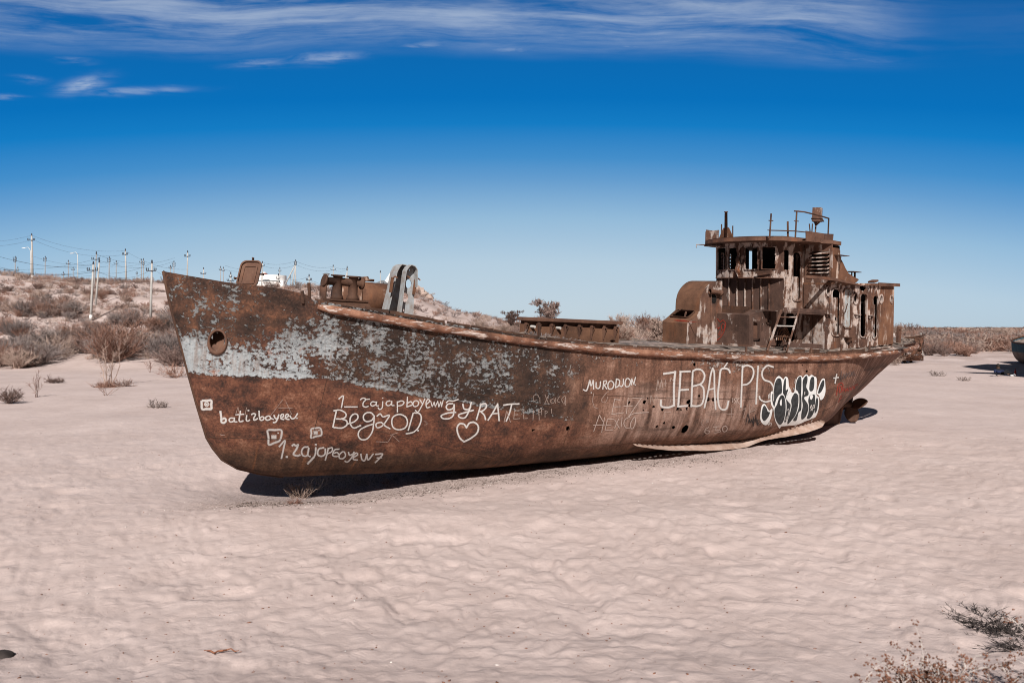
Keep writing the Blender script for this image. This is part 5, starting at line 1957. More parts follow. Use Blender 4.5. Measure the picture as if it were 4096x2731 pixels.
def blobs(name, polys, cr, mat, off):
    vs, fs = [], []
    for i, poly in enumerate(polys):
        lp = [tuple(p) for p in catmull([cr(q) for q in poly], True)][:-1]
        pv, pf = tri_fill([(float(a), float(b)) for a, b in lp], [], 6.0)
        b = len(vs)
        ok = {}
        for j, (x, y) in enumerate(pv):
            l, n = hit(x, y)
            if l is None:
                l, n = Vector((0, 0, -50)), Vector((0, -1, 0))
                ok[j] = 1
            vs.append(tuple(l + n * (off + i * 0.0002)))
        fs += [tuple(q + b for q in t) for t in pf if not any(q in ok for q in t)]
    me = bpy.data.meshes.new(name)
    me.from_pydata(vs, [], fs)
    return link_mesh(name, me, M[mat], hull, True)


# camera pictograms
write('camera_pictogram', CA, 3.36, 'spray_white', [(30, [(365, 345), (428, 342), (490, 340), (488, 395), (490, 450), (430, 452), (370, 455), (362, 400)], 'c'), (12, [(428, 358), (458, 388), (428, 420), (398, 390)], 'c')], [(425, 390, 16)])
write('camera_pictogram', CA, 3.36, 'spray_soft', [(26, [(1248, 738), (1340, 735), (1432, 742), (1412, 868), (1340, 905), (1262, 930), (1258, 840), (1252, 800)], 'c')], [(1330, 830, 34), (1388, 775, 10)])
write('camera_pictogram', CA, 3.36, 'spray_soft', [(24, [(1832, 722), (1895, 708), (1955, 712), (1968, 800), (1900, 818), (1828, 838), (1834, 780)], 'c')], [(1888, 770, 30), (1935, 740, 9)])
write('painted_name', CA, 3.36, 'spray_white', [
    (26, [(612, 488), (622, 560), (628, 632), (665, 636), (688, 605), (668, 577), (632, 592)]),
    (18, [(790, 575), (745, 575), (728, 600), (745, 626), (788, 615), (800, 572)]), (18, [(800, 572), (800, 620), (832, 625)]),
    (18, [(880, 480), (870, 540), (863, 610), (885, 622), (915, 610)]), (16, [(820, 530), (925, 522)], 's'),
    (18, [(965, 540), (958, 600), (982, 614), (1002, 600)]),
    (18, [(1030, 525), (1055, 513), (1085, 525), (1062, 568), (1060, 600), (1085, 597), (1107, 580)]),
    (18, [(1130, 480), (1135, 560), (1150, 602), (1185, 597), (1197, 567), (1170, 555), (1145, 572)]),
    (18, [(1255, 545), (1222, 562), (1220, 592), (1250, 602), (1286, 582), (1275, 552)], 'c'), (16, [(1285, 575), (1322, 590)], 's'),
    (18, [(1332, 540), (1352, 580), (1388, 575)]), (18, [(1396, 530), (1375, 590), (1352, 630), (1322, 632)]),
    (18, [(1430, 572), (1460, 547), (1452, 520), (1425, 535), (1425, 580), (1462, 592)]),
    (18, [(1480, 577), (1525, 547), (1515, 520), (1488, 535), (1490, 582), (1532, 592)]),
    (18, [(1545, 545), (1570, 582), (1610, 572), (1647, 515)])], [(988, 472, 12), (1640, 576, 9)])
write('painted_name', CE, 2.94, 'spray_soft', [
    (20, [(640, 100), (705, 32), (690, 120), (665, 238)]),
    (22, [(793, 90), (812, 75), (835, 95), (862, 78), (835, 140), (805, 190), (850, 210), (880, 200)]),
    (19, [(975, 105), (925, 112), (900, 160), (918, 208), (965, 205), (985, 130)]), (18, [(985, 120), (975, 200), (1000, 218)]),
    (19, [(1068, 115), (1062, 190), (1035, 240), (1000, 275)]), (24, [(1035, 235), (975, 300)], 's'),
    (19, [(1160, 115), (1105, 130), (1090, 190), (1130, 215), (1175, 190), (1180, 130)]),
    (17, [(1215, 120), (1200, 190), (1180, 258)]), (15, [(1215, 125), (1262, 115), (1255, 160), (1212, 182)]),
    (16, [(1340, 130), (1290, 140), (1265, 200), (1300, 217), (1342, 205), (1320, 170), (1280, 180)]),
    (17, [(1395, 160), (1350, 190), (1345, 235), (1385, 242), (1418, 205)], 'c'),
    (17, [(1452, 170), (1465, 202), (1500, 190)]), (17, [(1517, 165), (1490, 230), (1440, 282), (1412, 272)]),
    (17, [(1510, 227), (1560, 197), (1545, 175), (1515, 200), (1510, 250), (1555, 258)]),
    (17, [(1598, 190), (1610, 250), (1642, 266), (1668, 192)]), (17, [(1668, 192), (1682, 258), (1742, 188)]),
    (18, [(1772, 192), (1852, 188), (1815, 240), (1768, 287)]), (14, [(1788, 234), (1842, 230)], 's')], [(728, 222, 14), (1068, 78, 12)])
write('painted_name', CB, 2.476, 'spray_white', [
    (12, [(262, 232), (305, 203), (297, 265), (287, 318)]), (12, [(318, 312), (442, 312)], 's'),
    (11, [(475, 240), (500, 225), (530, 238), (505, 265), (500, 300), (525, 314), (552, 305)]), (10, [(530, 238), (565, 235)], 's'),
    (11, [(625, 265), (590, 262), (575, 285), (592, 304), (625, 290), (635, 265)]), (10, [(635, 262), (630, 298), (652, 300)]),
    (11, [(695, 260), (690, 320), (665, 337), (650, 320)]),
    (11, [(765, 252), (735, 262), (730, 290), (755, 300), (785, 275), (778, 257)]), (10, [(786, 258), (785, 295), (808, 298)]),
    (11, [(840, 260), (841, 362)], 's'), (11, [(840, 267), (880, 252), (907, 268), (885, 295), (845, 302)]),
    (11, [(940, 215), (935, 312)], 's'), (11, [(937, 277), (975, 260), (987, 290), (940, 310)]),
    (11, [(1020, 250), (995, 275), (1005, 307), (1040, 300), (1050, 265)], 'c'),
    (11, [(1062, 240), (1085, 277)], 's'), (11, [(1112, 235), (1072, 320), (1042, 362), (1018, 345)]),
    (11, [(1125, 290), (1160, 255), (1145, 235), (1125, 265), (1130, 317), (1162, 315)]),
    (8, [(1170, 255), (1185, 312), (1205, 260), (1215, 312), (1240, 255)], 's'), (8, [(1240, 258), (1250, 317), (1270, 258), (1277, 312), (1294, 243)], 's')], [(695, 225, 6)])
write('painted_name', CB, 2.476, 'spray_white', [
    (14, [(235, 358), (220, 430), (203, 512)]), (13, [(213, 350), (270, 343), (325, 370), (330, 407), (290, 430), (240, 430)]),
    (13, [(290, 430), (337, 450), (340, 490), (290, 520), (213, 515)]),
    (13, [(345, 480), (410, 460), (450, 420), (440, 385), (405, 385), (375, 420), (375, 480), (410, 520), (477, 495)]),
    (13, [(610, 400), (580, 370), (535, 370), (505, 400), (510, 440), (545, 457), (590, 440), (612, 402)]),
    (13, [(612, 400), (605, 480), (590, 560), (540, 627), (480, 632), (453, 590), (470, 540), (530, 505), (602, 480)]),
    (13, [(640, 402), (670, 380), (700, 410), (762, 393), (730, 450), (690, 500), (640, 517), (630, 480), (680, 465), (720, 500), (767, 527)]),
    (13, [(860, 385), (800, 410), (785, 460), (800, 515), (850, 537), (915, 520), (940, 465), (920, 410)], 'c'),
    (13, [(997, 373), (975, 450), (948, 542)]), (13, [(1010, 370), (1060, 380), (1077, 430), (1050, 510), (1000, 560), (928, 577)])], [(1045, 545, 8)])
write('painted_name', CB, 2.476, 'spray_white', [
    (14, [(1385, 280), (1340, 285), (1323, 315), (1345, 342), (1390, 325), (1402, 290)]), (14, [(1402, 290), (1400, 350), (1390, 400), (1350, 427), (1295, 427), (1273, 400), (1330, 375), (1417, 365)]),
    (11, [(1325, 270), (1350, 250), (1390, 254), (1442, 238)]),
    (14, [(1488, 285), (1500, 330), (1540, 337), (1565, 310)]), (14, [(1572, 268), (1550, 350), (1510, 417), (1460, 417), (1448, 390), (1520, 365), (1592, 345)]),
    (14, [(1667, 288), (1645, 360), (1623, 437)]), (14, [(1665, 290), (1710, 280), (1722, 310), (1690, 347), (1655, 357)]), (14, [(1665, 357), (1700, 395), (1712, 437)]),
    (14, [(1738, 442), (1790, 360), (1832, 283)]), (14, [(1832, 283), (1840, 370), (1847, 447)]), (12, [(1780, 380), (1838, 375)], 's'),
    (14, [(1893, 295), (1960, 285), (2042, 283)]), (14, [(1972, 285), (1950, 370), (1918, 452)])])
write('painted_heart', CB, 2.476, 'spray_white', [(16, [(1524, 518), (1502, 485), (1460, 478), (1433, 510), (1435, 560), (1460, 620), (1500, 655)]), (16, [(1500, 655), (1560, 625), (1620, 580), (1642, 530), (1630, 485), (1590, 463), (1550, 475), (1524, 515)])])
write('painted_name', CC, 3.485, 'spray_white', [
    (17, [(290, 550), (330, 562), (360, 480), (377, 418), (386, 490)]), (15, [(386, 490), (402, 488), (425, 418), (430, 542)]),
    (16, [(465, 450), (465, 520), (500, 532), (520, 500), (526, 438)]),
    (15, [(572, 428), (558, 542)], 's'), (15, [(570, 430), (607, 425), (605, 465), (570, 487)]), (15, [(578, 485), (612, 537)], 's'),
    (16, [(670, 425), (630, 470), (640, 537), (690, 532), (712, 470)], 'c'),
    (15, [(747, 398), (735, 522)], 's'), (15, [(745, 400), (790, 420), (780, 490), (735, 522)]),
    (15, [(845, 403), (840, 480), (815, 507), (793, 493)]),
    (15, [(900, 390), (870, 440), (875, 502), (920, 500), (942, 430)], 'c'),
    (14, [(955, 482), (961, 398)], 's'), (14, [(961, 400), (990, 472)], 's'), (14, [(990, 472), (1012, 378)], 's')], [(1010, 482, 8), (397, 590, 8)])
big = [
    (24, [(1408, 328), (1565, 305)], 's'), (25, [(1567, 300), (1550, 480), (1550, 770)]), (24, [(1550, 768), (1470, 795), (1375, 780), (1368, 700)])]
S = Strokes()
for w, p, *fl in big + [(24, [(1640, 298), (1630, 500), (1608, 785)]), (22, [(1635, 300), (1772, 294)], 's'), (22, [(1630, 555), (1747, 548)], 's'), (22, [(1608, 782), (1732, 774)], 's')]:
    S.stroke([CC(q) for q in p], w / 3.485 / 1.7415 * 1.75, False, bool(fl))
for w, p, *fl in [
        (22, [(70, 318), (60, 560), (50, 812)]), (22, [(75, 300), (130, 275), (200, 290), (242, 360), (225, 440), (180, 490), (68, 522)]), (22, [(180, 498), (225, 550), (232, 680), (200, 780), (130, 807), (48, 800)]),
        (21, [(240, 827), (300, 560), (330, 360), (360, 263)]), (21, [(360, 263), (382, 330), (385, 560), (402, 852)]), (19, [(298, 572), (387, 550)], 's'),
        (23, [(610, 322), (590, 280), (530, 263), (475, 290), (455, 450), (435, 650), (450, 800), (500, 857), (560, 840), (587, 738)]), (16, [(528, 242), (572, 183)], 's'),
        (21, [(792, 228), (780, 500), (768, 822)]), (21, [(788, 250), (850, 220), (930, 250), (952, 330), (920, 430), (860, 490), (778, 502)]),
        (21, [(1017, 233), (1000, 500), (988, 772)]),
        (21, [(1232, 242), (1150, 223), (1085, 290), (1075, 370), (1110, 430), (1190, 460), (1237, 530), (1240, 600)]), (20, [(1190, 730), (1120, 747), (1050, 712), (1035, 668)])]:
    S.stroke([CD(q) for q in p], w / 3.618 / 1.7415 * 1.75, False, bool(fl))
S.build('painted_lettering', M['spray_white'], hull)
write('scratched_lettering', CC, 3.485, 'chalk', [
    (6, [(722, 678), (700, 790), (682, 890)], 's'), (6, [(682, 890), (842, 868)], 's'), (6, [(720, 680), (797, 692)], 's'), (6, [(705, 786), (808, 784)], 's'),
    (6, [(910, 660), (885, 882)], 's'), (5, [(968, 667), (1132, 658)], 's'), (6, [(850, 776), (968, 773)], 's'), (6, [(1092, 668), (918, 920)], 's'), (7, [(918, 920), (1000, 877), (1192, 863)])], wmul=2.6)
write('scratched_lettering', CC, 3.485, 'chalk', [
    (7, [(430, 1127), (510, 900)], 's'), (7, [(510, 900), (560, 990)], 's'), (7, [(582, 938), (540, 1142)], 's'), (7, [(428, 1040), (582, 1035)], 's'),
    (7, [(707, 955), (620, 960), (588, 1112), (692, 1105)], 's'), (7, [(600, 1042), (672, 1040)], 's'), (7, [(723, 965), (787, 1082)], 's'), (7, [(777, 953), (723, 1082)], 's'),
    (7, [(825, 938), (815, 1062)], 's'), (8, [(932, 925), (870, 960), (850, 1020), (880, 1077), (932, 1075)]), (8, [(1000, 930), (950, 1000), (945, 1072), (975, 1087), (1010, 1010)], 'c')], wmul=2.4)
write('faint_lettering', CC, 3.485, 'chalk_faint', [
    (9, [(1303, 560), (1325, 410), (1350, 540), (1375, 410), (1392, 522)], 's'), (9, [(1430, 420), (1425, 500)], 's'), (8, [(1405, 465), (1450, 462)], 's'), (9, [(1495, 430), (1505, 385), (1545, 440)], 's'),
    (7, [(1215, 750), (1227, 620), (1262, 722)], 's'), (7, [(1290, 700), (1300, 620), (1330, 710)], 's'), (7, [(1440, 660), (1510, 660)], 's'), (7, [(1505, 670), (1490, 760)], 's'), (7, [(1415, 860), (1500, 862)], 's'), (7, [(1412, 862), (1410, 950)], 's'),
    (7, [(640, 575), (600, 600), (540, 690), (560, 725), (600, 715), (625, 650)]), (7, [(430, 600), (415, 700), (440, 790), (490, 810)])], wmul=2.2)
write('faint_lettering', CD, 3.618, 'chalk', [
    (7, [(650, 690), (648, 752)], 's'), (7, [(695, 690), (668, 712), (692, 740), (668, 762)]), (7, [(710, 690), (705, 772)], 's'), (7, [(740, 688), (710, 730), (747, 777)], 's')], wmul=2.2)
write('scratched_number', CD, 3.618, 'chalk', [
    (9, [(300, 1110), (255, 1140), (248, 1185), (290, 1202), (318, 1165), (268, 1155)]), (9, [(372, 1105), (462, 1098)], 's'), (9, [(415, 1100), (400, 1150), (465, 1150), (470, 1172)]), (9, [(460, 1175), (390, 1190)], 's'),
    (9, [(530, 1090), (498, 1130), (520, 1172), (560, 1160), (567, 1110)], 'c')], wmul=2.2)
write('faint_lettering', CD, 3.618, 'chalk_faint', [
    (6, [(570, 920), (660, 922)], 's'), (6, [(630, 830), (632, 970)], 's'), (6, [(895, 770), (880, 1000)], 's'), (6, [(955, 790), (890, 900), (990, 850)], 's'), (6, [(760, 880), (840, 830), (800, 980)], 's'), (6, [(220, 1000), (190, 1050), (215, 1080)]), (6, [(275, 1050), (270, 990), (290, 1050), (295, 985)], 's')], wmul=2.4)
write('black_tag', CD, 3.618, 'marker_black', [
    (9, [(838, 1062), (870, 908), (900, 1042)], 's'), (8, [(870, 1060), (890, 985), (905, 1050), (925, 990), (932, 1060), (955, 960), (948, 1092)], 's'), (8, [(975, 928), (992, 1002), (965, 1000)], 's'),
    (8, [(1000, 1060), (985, 1010), (1005, 1005), (1010, 1072)]), (8, [(1018, 1012), (1047, 1012), (1000, 1082), (1058, 1062)], 's')], wmul=2.0)
write('red_handle', CG, 2.954, 'spray_red', [
    (9, [(130, 972), (148, 860), (190, 828), (208, 860), (190, 922), (165, 942), (163, 880), (187, 868), (190, 922)]),
    (8, [(205, 932), (225, 888), (235, 930), (257, 888), (265, 926), (287, 878), (300, 916), (322, 863), (335, 902), (350, 858), (382, 843)]),
    (6, [(155, 1052), (175, 988), (195, 978)], 's'), (6, [(165, 1020), (195, 1005)], 's')], wmul=2.0)
write('white_cross', CG, 2.954, 'spray_white', [(14, [(98, 772), (152, 764)], 's'), (14, [(132, 728), (113, 832)], 's')])
write('faint_tag', CG, 2.954, 'marker_faint', [
    (8, [(180, 792), (186, 690)], 's'), (8, [(204, 772), (222, 718), (236, 768)], 's'), (8, [(240, 762), (246, 714), (264, 735), (248, 747)]), (8, [(292, 698), (272, 715), (292, 740), (273, 757)]),
    (8, [(300, 747), (313, 693), (323, 742)], 's'), (8, [(335, 688), (336, 737), (354, 728)], 's')], wmul=2.0)
write('faint_lettering', CF, 1.96, 'chalk_faint', [
    (3, [(1265, 975), (1242, 985), (1240, 945), (1270, 935), (1285, 960)]), (3, [(1290, 960), (1290, 1000)], 's'), (3, [(1330, 938), (1357, 1007)], 's'), (3, [(1357, 943), (1325, 1007)], 's'),
    (3, [(1395, 965), (1370, 985), (1395, 1002), (1412, 960), (1412, 1002)]), (3, [(1442, 950), (1425, 985), (1447, 997)]), (3, [(1482, 945), (1460, 972), (1480, 1007), (1490, 950), (1490, 1017)]),
    (3, [(1300, 1040), (1278, 1062), (1300, 1072), (1302, 1045), (1300, 1092)]), (3, [(1330, 1060), (1330, 1112)], 's'), (3, [(1332, 1062), (1352, 1070), (1330, 1085)]), (3, [(1380, 1045), (1380, 1082)], 's')], wmul=2.6)
write('faint_lettering', CF, 1.96, 'chalk_faint', [
    (4, [(1092, 1060), (1085, 1127), (1132, 1120)], 's'), (4, [(1090, 1060), (1127, 1058)], 's'), (4, [(1090, 1092), (1117, 1090)], 's'), (4, [(1165, 1048), (1160, 1122), (1192, 1120)], 's'),
    (4, [(1240, 1058), (1235, 1132)], 's'), (4, [(1280, 1058), (1285, 1132)], 's'), (4, [(1010, 1150), (1030, 1060), (1060, 1150)], 's'), (3, [(390, 1140), (410, 1160), (390, 1170)]), (3, [(10, 1300), (100, 1305), (135, 1250), (190, 1300)], 's'), (3, [(120, 1250), (180, 1230)], 's')], wmul=2.6)
write('scratched_letters', CA, 3.36, 'chalk_faint', [
    (5, [(1285, 540), (1370, 430), (1450, 325)], 's'), (5, [(1490, 350), (1530, 430), (1570, 520)], 's'), (5, [(1390, 435), (1580, 437)], 's'), (5, [(820, 520), (850, 420), (870, 520)], 's'), (5, [(945, 530), (965, 430)], 's'), (6, [(615, 790), (640, 800), (672, 800)], 's')], wmul=2.4)

# throw-up in black bubble letters with a white outline
blobs('bubble_outline', [
    [(1205, 600), (1245, 580), (1255, 470), (1280, 400), (1320, 372), (1360, 400), (1385, 422), (1410, 383), (1450, 405), (1465, 520), (1495, 580), (1503, 610), (1540, 605), (1562, 470), (1590, 390), (1640, 366), (1662, 400),
     (1690, 365), (1725, 350), (1752, 380), (1790, 356), (1832, 380), (1866, 415), (1862, 640), (1892, 670), (1902, 740), (1890, 860), (1850, 962), (1800, 985), (1740, 1012), (1700, 1025), (1640, 1055), (1560, 1080), (1500, 1085),
     (1420, 1092), (1352, 1100), (1330, 1132), (1300, 1085), (1265, 1010), (1245, 885), (1235, 840), (1205, 780), (1198, 680)],
    [(1048, 960), (1072, 800), (1115, 776), (1150, 830), (1182, 872), (1212, 846), (1226, 858), (1202, 980), (1152, 1070), (1112, 1078), (1068, 1042)],
    [(1866, 622), (1900, 500), (1940, 418), (1978, 412), (1988, 470), (1992, 600), (1962, 692), (1920, 718), (1898, 655)]], CD, 'fill_white', 0.0085)
blobs('bubble_letters', [
    [(1068, 940), (1083, 830), (1112, 800), (1140, 840), (1160, 890), (1188, 893), (1165, 960), (1110, 1018), (1078, 992)],
    [(1884, 612), (1915, 500), (1950, 435), (1973, 440), (1970, 510), (1935, 592), (1902, 622)],
    [(1238, 620), (1262, 470), (1300, 408), (1337, 410), (1357, 460), (1360, 612), (1325, 640), (1288, 690), (1268, 745), (1250, 812), (1224, 740), (1222, 630)],
    [(1255, 852), (1290, 780), (1320, 690), (1352, 648), (1390, 664), (1410, 740), (1414, 850), (1400, 960), (1372, 1042), (1330, 1072), (1288, 1030), (1260, 950)],
    [(1375, 610), (1385, 480), (1405, 405), (1420, 430), (1417, 575), (1440, 560), (1450, 580), (1432, 630), (1422, 705), (1470, 762), (1488, 795), (1470, 900), (1450, 980), (1412, 1037), (1396, 1030), (1410, 960), (1428, 850), (1424, 740), (1396, 650)],
    [(1494, 720), (1522, 650), (1550, 617), (1590, 642), (1598, 720), (1588, 830), (1558, 930), (1508, 1000), (1450, 1062), (1442, 1030), (1480, 900), (1500, 800)],
    [(1562, 560), (1572, 460), (1602, 390), (1638, 387), (1643, 480), (1638, 620), (1643, 720), (1638, 860), (1602, 900), (1572, 1010), (1524, 1005), (1566, 930), (1604, 830), (1614, 700), (1594, 600)],
    [(1662, 600), (1662, 450), (1687, 390), (1724, 370), (1730, 440), (1712, 530), (1745, 600), (1740, 650), (1694, 668), (1684, 700), (1735, 780), (1740, 860), (1702, 960), (1648, 996), (1642, 920), (1662, 800), (1652, 700)],
    [(1757, 570), (1767, 440), (1792, 387), (1824, 392), (1829, 480), (1815, 570), (1785, 592)],
    [(1742, 720), (1764, 655), (1828, 640), (1839, 700), (1834, 850), (1800, 940), (1752, 985), (1722, 975), (1745, 900), (1752, 800)],
    [(1852, 720), (1870, 684), (1884, 740), (1869, 860), (1842, 905), (1834, 880)]], CD, 'fill_black', 0.0125)
blobs('bubble_accents', [
    [(1328, 762), (1345, 708), (1356, 715), (1355, 790), (1342, 800)], [(1430, 705), (1455, 650), (1466, 660), (1466, 750), (1445, 735)], [(1762, 680), (1782, 640), (1810, 660), (1785, 715)]], CD, 'fill_white', 0.0160)
S = Strokes()
LAYER[0] = 0.016
for p in ([(1768, 835), (1785, 788), (1790, 800), (1772, 838)], [(1770, 830), (1790, 850), (1775, 868)], [(1795, 870), (1812, 800), (1832, 785), (1826, 835), (1803, 828)], [(1790, 848), (1800, 862)], [(1240, 620), (1238, 730)], [(1690, 600), (1688, 640)], [(1605, 630), (1606, 760)], [(1440, 640), (1480, 590)],
          [(1440, 860), (1455, 848), (1462, 880), (1430, 1000), (1418, 1010), (1420, 960)]):
    S.stroke([CD(q) for q in p], 9 / 3.618 / 1.7415 * 1.6)
for p in ([(1165, 640), (1168, 700)], [(1180, 625), (1185, 690)], [(1160, 1085), (1195, 1045)], [(1165, 1068), (1185, 1030)], [(1535, 1105), (1575, 1075)], [(1780, 1030), (1800, 1000)], [(1530, 545), (1532, 570)], [(1552, 420), (1546, 480)], [(1200, 1090), (1210, 1050)]):
    S.stroke([CD(q) for q in p], 8 / 3.618 / 1.7415 * 1.6)
S.build('bubble_highlights', M['spray_white'], hull)
# red scrawls on the skylight box and on the companion slope
LAYER[0] = .004


def hit_box(px, py):
    p, z = PZ(px, py, bs0)
    return sh(bs0 - .010, p, z), Vector((-1, 0, 0))


S = Strokes(hit_box)
for p, w in (([(1030, 962), (1065, 950), (1110, 1005), (1155, 975), (1195, 1010), (1200, 1080), (1170, 1180), (1120, 1260), (1070, 1305), (1010, 1330)], 13),
             ([(1030, 1120), (1055, 1030), (1060, 1110), (1110, 1090), (1075, 1130)], 9), ([(1150, 1040), (1130, 1090), (1150, 1150), (1180, 1120), (1185, 1050), (1150, 1040)], 10), ([(1110, 1160), (1085, 1220), (1120, 1220), (1130, 1160)], 10)):
    S.stroke([crx(q) for q in p], w / 4.238 / 1.7415 * 1.6)
S.build('red_scrawl', M['spray_red'], box)


def hit_slope(px, py):
    a, b = prof[2], prof[3]
    best = None
    for i in range(41):
        t = i / 40
        s0_, z_ = a[0] + (b[0] - a[0]) * t, a[1] + (b[1] - a[1]) * t
        q = on(px, py, 'z', z_)
        e = abs(q.x + LEAN * max(z_ - 3, 0) - s0_)
        if best is None or e < best[0]:
            best = (e, s0_, q.y, z_)
    return sh(best[1], best[2], best[3]), Vector((-.7, 0, .7))


S = Strokes(hit_slope)
for p in ([(300, 1010), (330, 985), (370, 1000), (420, 980), (475, 985), (430, 1010), (360, 1020), (305, 1012)], [(320, 1000), (350, 1010), (380, 990), (410, 1008), (440, 990)]):
    S.stroke([crx(q) for q in p], 10 / 4.238 / 1.7415 * 1.6)
S.build('red_scrawl', M['spray_red'], comp)

# ------------------------------------------------------------------ other wrecks
def boat(name, label, cat, base, rz, L, B, H, mat, deckmat, railmat, sheer=.5, rake=.8, heel=0.0, holes=None, group=None, transom=.75):
    root = empty(name)
    root.matrix_world = Matrix.Translation(base) @ Matrix.Rotation(rz, 4, 'Z') @ Matrix.Rotation(heel, 4, 'X')
    tag(root, label, cat, group)
    n, m = 40, 14

    def prof_(t):
        bow = min(1, (1 - t) / .35) if t > .65 else 1
        ster = min(1, transom + (1 - transom) * min(1, t / .2))
        return math.sin(bow * math.pi / 2) ** .8 * ster

    def pt(t, v, sd):
        z = (H + sheer * (2 * abs(t - .45)) ** 2) * v
        x = L * t + rake * (v - 1) * (sst(.75, 1, t)) - .3 * (v - 1) * (1 - sst(0, .2, t)) * -1
        full_ = (1 - (1 - v) ** 3.2) ** .45
        y = sd * B / 2 * prof_(t) * full_
        return Vector((x, y, z))
    vs, fs = [], []
    for sd in (1, -1):
        b = len(vs)
        for i in range(n + 1):
            for j in range(m + 1):
                vs.append(pt(i / n, j / m, sd))
        for i in range(n):
            for j in range(m):
                q = (b + i * (m + 1) + j, b + (i + 1) * (m + 1) + j, b + (i + 1) * (m + 1) + j + 1, b + i * (m + 1) + j + 1)
                fs.append(q if sd < 0 else q[::-1])
    for j in range(m):
        a, b = j, (n + 1) * (m + 1) + j
        fs.append((a, b, b + 1, a + 1))
    mb = MB().add(vs, fs)
    hl_ = mb.build('hull', mat, root, True)
    vs, fs = [], []
    for i in range(n + 1):
        for sd in (1, -1):
            p = pt(i / n, .93, sd)
            vs.append(Vector((p.x, p.y * .97, p.z)))
    for i in range(n):
        fs.append((i * 2, i * 2 + 1, i * 2 + 3, i * 2 + 2))
    MB().add(vs, fs).build('deck', deckmat, root)
    for sd in (1, -1):
        MB().tube([pt(i / n, 1, sd) for i in range(n + 1)], .07, 7).build('rub_rail', railmat, root, True)
    return root, pt


# teal-hulled boat at the right edge
def teal_mat():
    m, N, bs, o = new_mat('teal_hull')
    v = N.n('ShaderNodeTexCoord').outputs['Object']
    z = N.xyz(v)[2]
    n = N.noise(N.scale(v, (2, 2, .5)), 1.2, 6, .6)
    w = N.math('ADD', z, N.math('MULTIPLY', N.math('SUBTRACT', n, .5), .15))
    c = N.mix(N.mapr(w, 1.22, 1.30), N.ramp(n, [(.35, (.10, .06, .045)), (.55, (.19, .15, .13)), (.7, (.15, .07, .04))]), N.ramp(n, [(.35, (.02, .055, .08)), (.6, (.035, .085, .11)), (.75, (.14, .16, .16))]))
    N.put(bs.inputs['Base Color'], c)
    return m


M['teal_hull'] = teal_mat()
g0 = at_ground(2352, 851)
rb, _ = boat('beached_boat', 'dark teal and brown beached boat in shade at the right edge of the view', 'boat', (g0.x + 4.1, g0.y + .4, g0.z - .15), R_(74), 9.5, 4.6, 1.95, M['teal_hull'], M['deck'], M['rust_dark'], .5, 1.0, transom=.80)
# the ship beyond the edge whose shadow lies across the sand
ob, opt_ = boat('beached_ship', 'large rusty beached ship outside the frame casting a long shadow on the sand', 'ship', (34.4, 43.6, -.2), R_(180 + 38), 12.0, 4.4, 4.4, M['rust_orange'], M['deck'], M['rust_dark'], 3.4, 1.2, transom=.9)
ob.matrix_world = Matrix.Translation((39.2, 50.2, -.2)) @ Matrix.Rotation(R_(180 + 37), 4, 'Z')
mb = MB()
mb.box((3.7, 0, 6.6), (4.6, 3.6, 5.8))
mb.build('deckhouse', M['rust_pale'], ob, bevel=.2)
for y in (-1.81, 1.81):
    for x in (2.3, 3.7, 5.1):
        mb = MB()
        mb.tube([(x, y - .03 * (1 if y > 0 else -1), 7.4), (x, y + .02 * (1 if y > 0 else -1), 7.4)], .25, 14)
        mb.build('porthole', M['dark'], ob)
# rotten wreck behind the stern
def tatter_mat():
    m, N, bs, o = new_mat('tattered_plate')
    v = N.n('ShaderNodeTexCoord').outputs['Object']
    n = N.noise(v, 3, 6, .65)
    N.put(bs.inputs['Base Color'], N.ramp(n, [(.35, (.035, .02, .014)), (.5, (.10, .05, .032)), (.65, (.20, .09, .055))]))
    h = N.noise(N.scale(v, (1.7, 1.7, 3.4)), 1.3, 5, .6, .4)
    z = N.xyz(v)[2]
    N.put(bs.inputs['Alpha'], N.math('GREATER_THAN', N.math('ADD', h, N.math('MULTIPLY', N.math('ABSOLUTE', N.math('SUBTRACT', z, .8)), .14)), .50))
    return m


M['tattered'] = tatter_mat()
g1 = at_ground(2100, 833)
wr, wpt = boat('small_wreck', 'small rotten rust-eaten wreck lying behind the stern of the big ship', 'ship', (g1.x - 5.75, g1.y - 1.0, g1.z + .15), R_(10), 7.0, 2.6, 1.75, M['tattered'], M['rust_dark'], M['rust_dark'], .35, .3, R_(-8))
mb = MB()
for k in range(46):
    t = random.uniform(.25, .97)
    y = random.uniform(-1, 1) * wpt(min(t, .93), .93, 1).y * .9
    mb.box((7 * t, y, 1.68 + random.uniform(0, .22)), (random.uniform(.4, 1.5), random.uniform(.05, .14), .03), Matrix.Rotation(random.gauss(0, .5), 3, 'Z') @ Matrix.Rotation(random.gauss(0, .10), 3, 'Y'))
tag(mb.build('deck_debris', M['wood_debris'], wr), kind='stuff')
MB().tube([(6.4, -.4, .4), (6.4, -.4, 2.3)], .03, 6).build('post', M['metal_pale'], wr)
mb = MB()
sheet(mb, lambda a, b, d: Vector((4.2 + a, .3 + d, 1.85 + b)), rr(-.28, 0, .28, .52, .06), [rr(-.17, .02, .17, .40, .04)], .08, .15)
mb.build('pale_frame', M['stem_white'], wr)
q = at_ground(2091, 834)
ty = MB()
ty.tube([(0.42 * math.cos(t * math.pi / 12), 0, .42 + .42 * math.sin(t * math.pi / 12)) for t in range(25)], .10, 8, False)
ty.tube([(0.30 * math.cos(t * math.pi / 12), 0, .42 + .30 * math.sin(t * math.pi / 12)) for t in range(25)], .05, 6, False)
o_ = ty.build('tyre', M['tyre'], None, True)
o_.location = q + Vector((0, .2, -.12))
o_.rotation_euler = (R_(-35), 0, R_(20))
tag(o_, 'black tyre on the sand under the small rotten wreck', 'tyre')

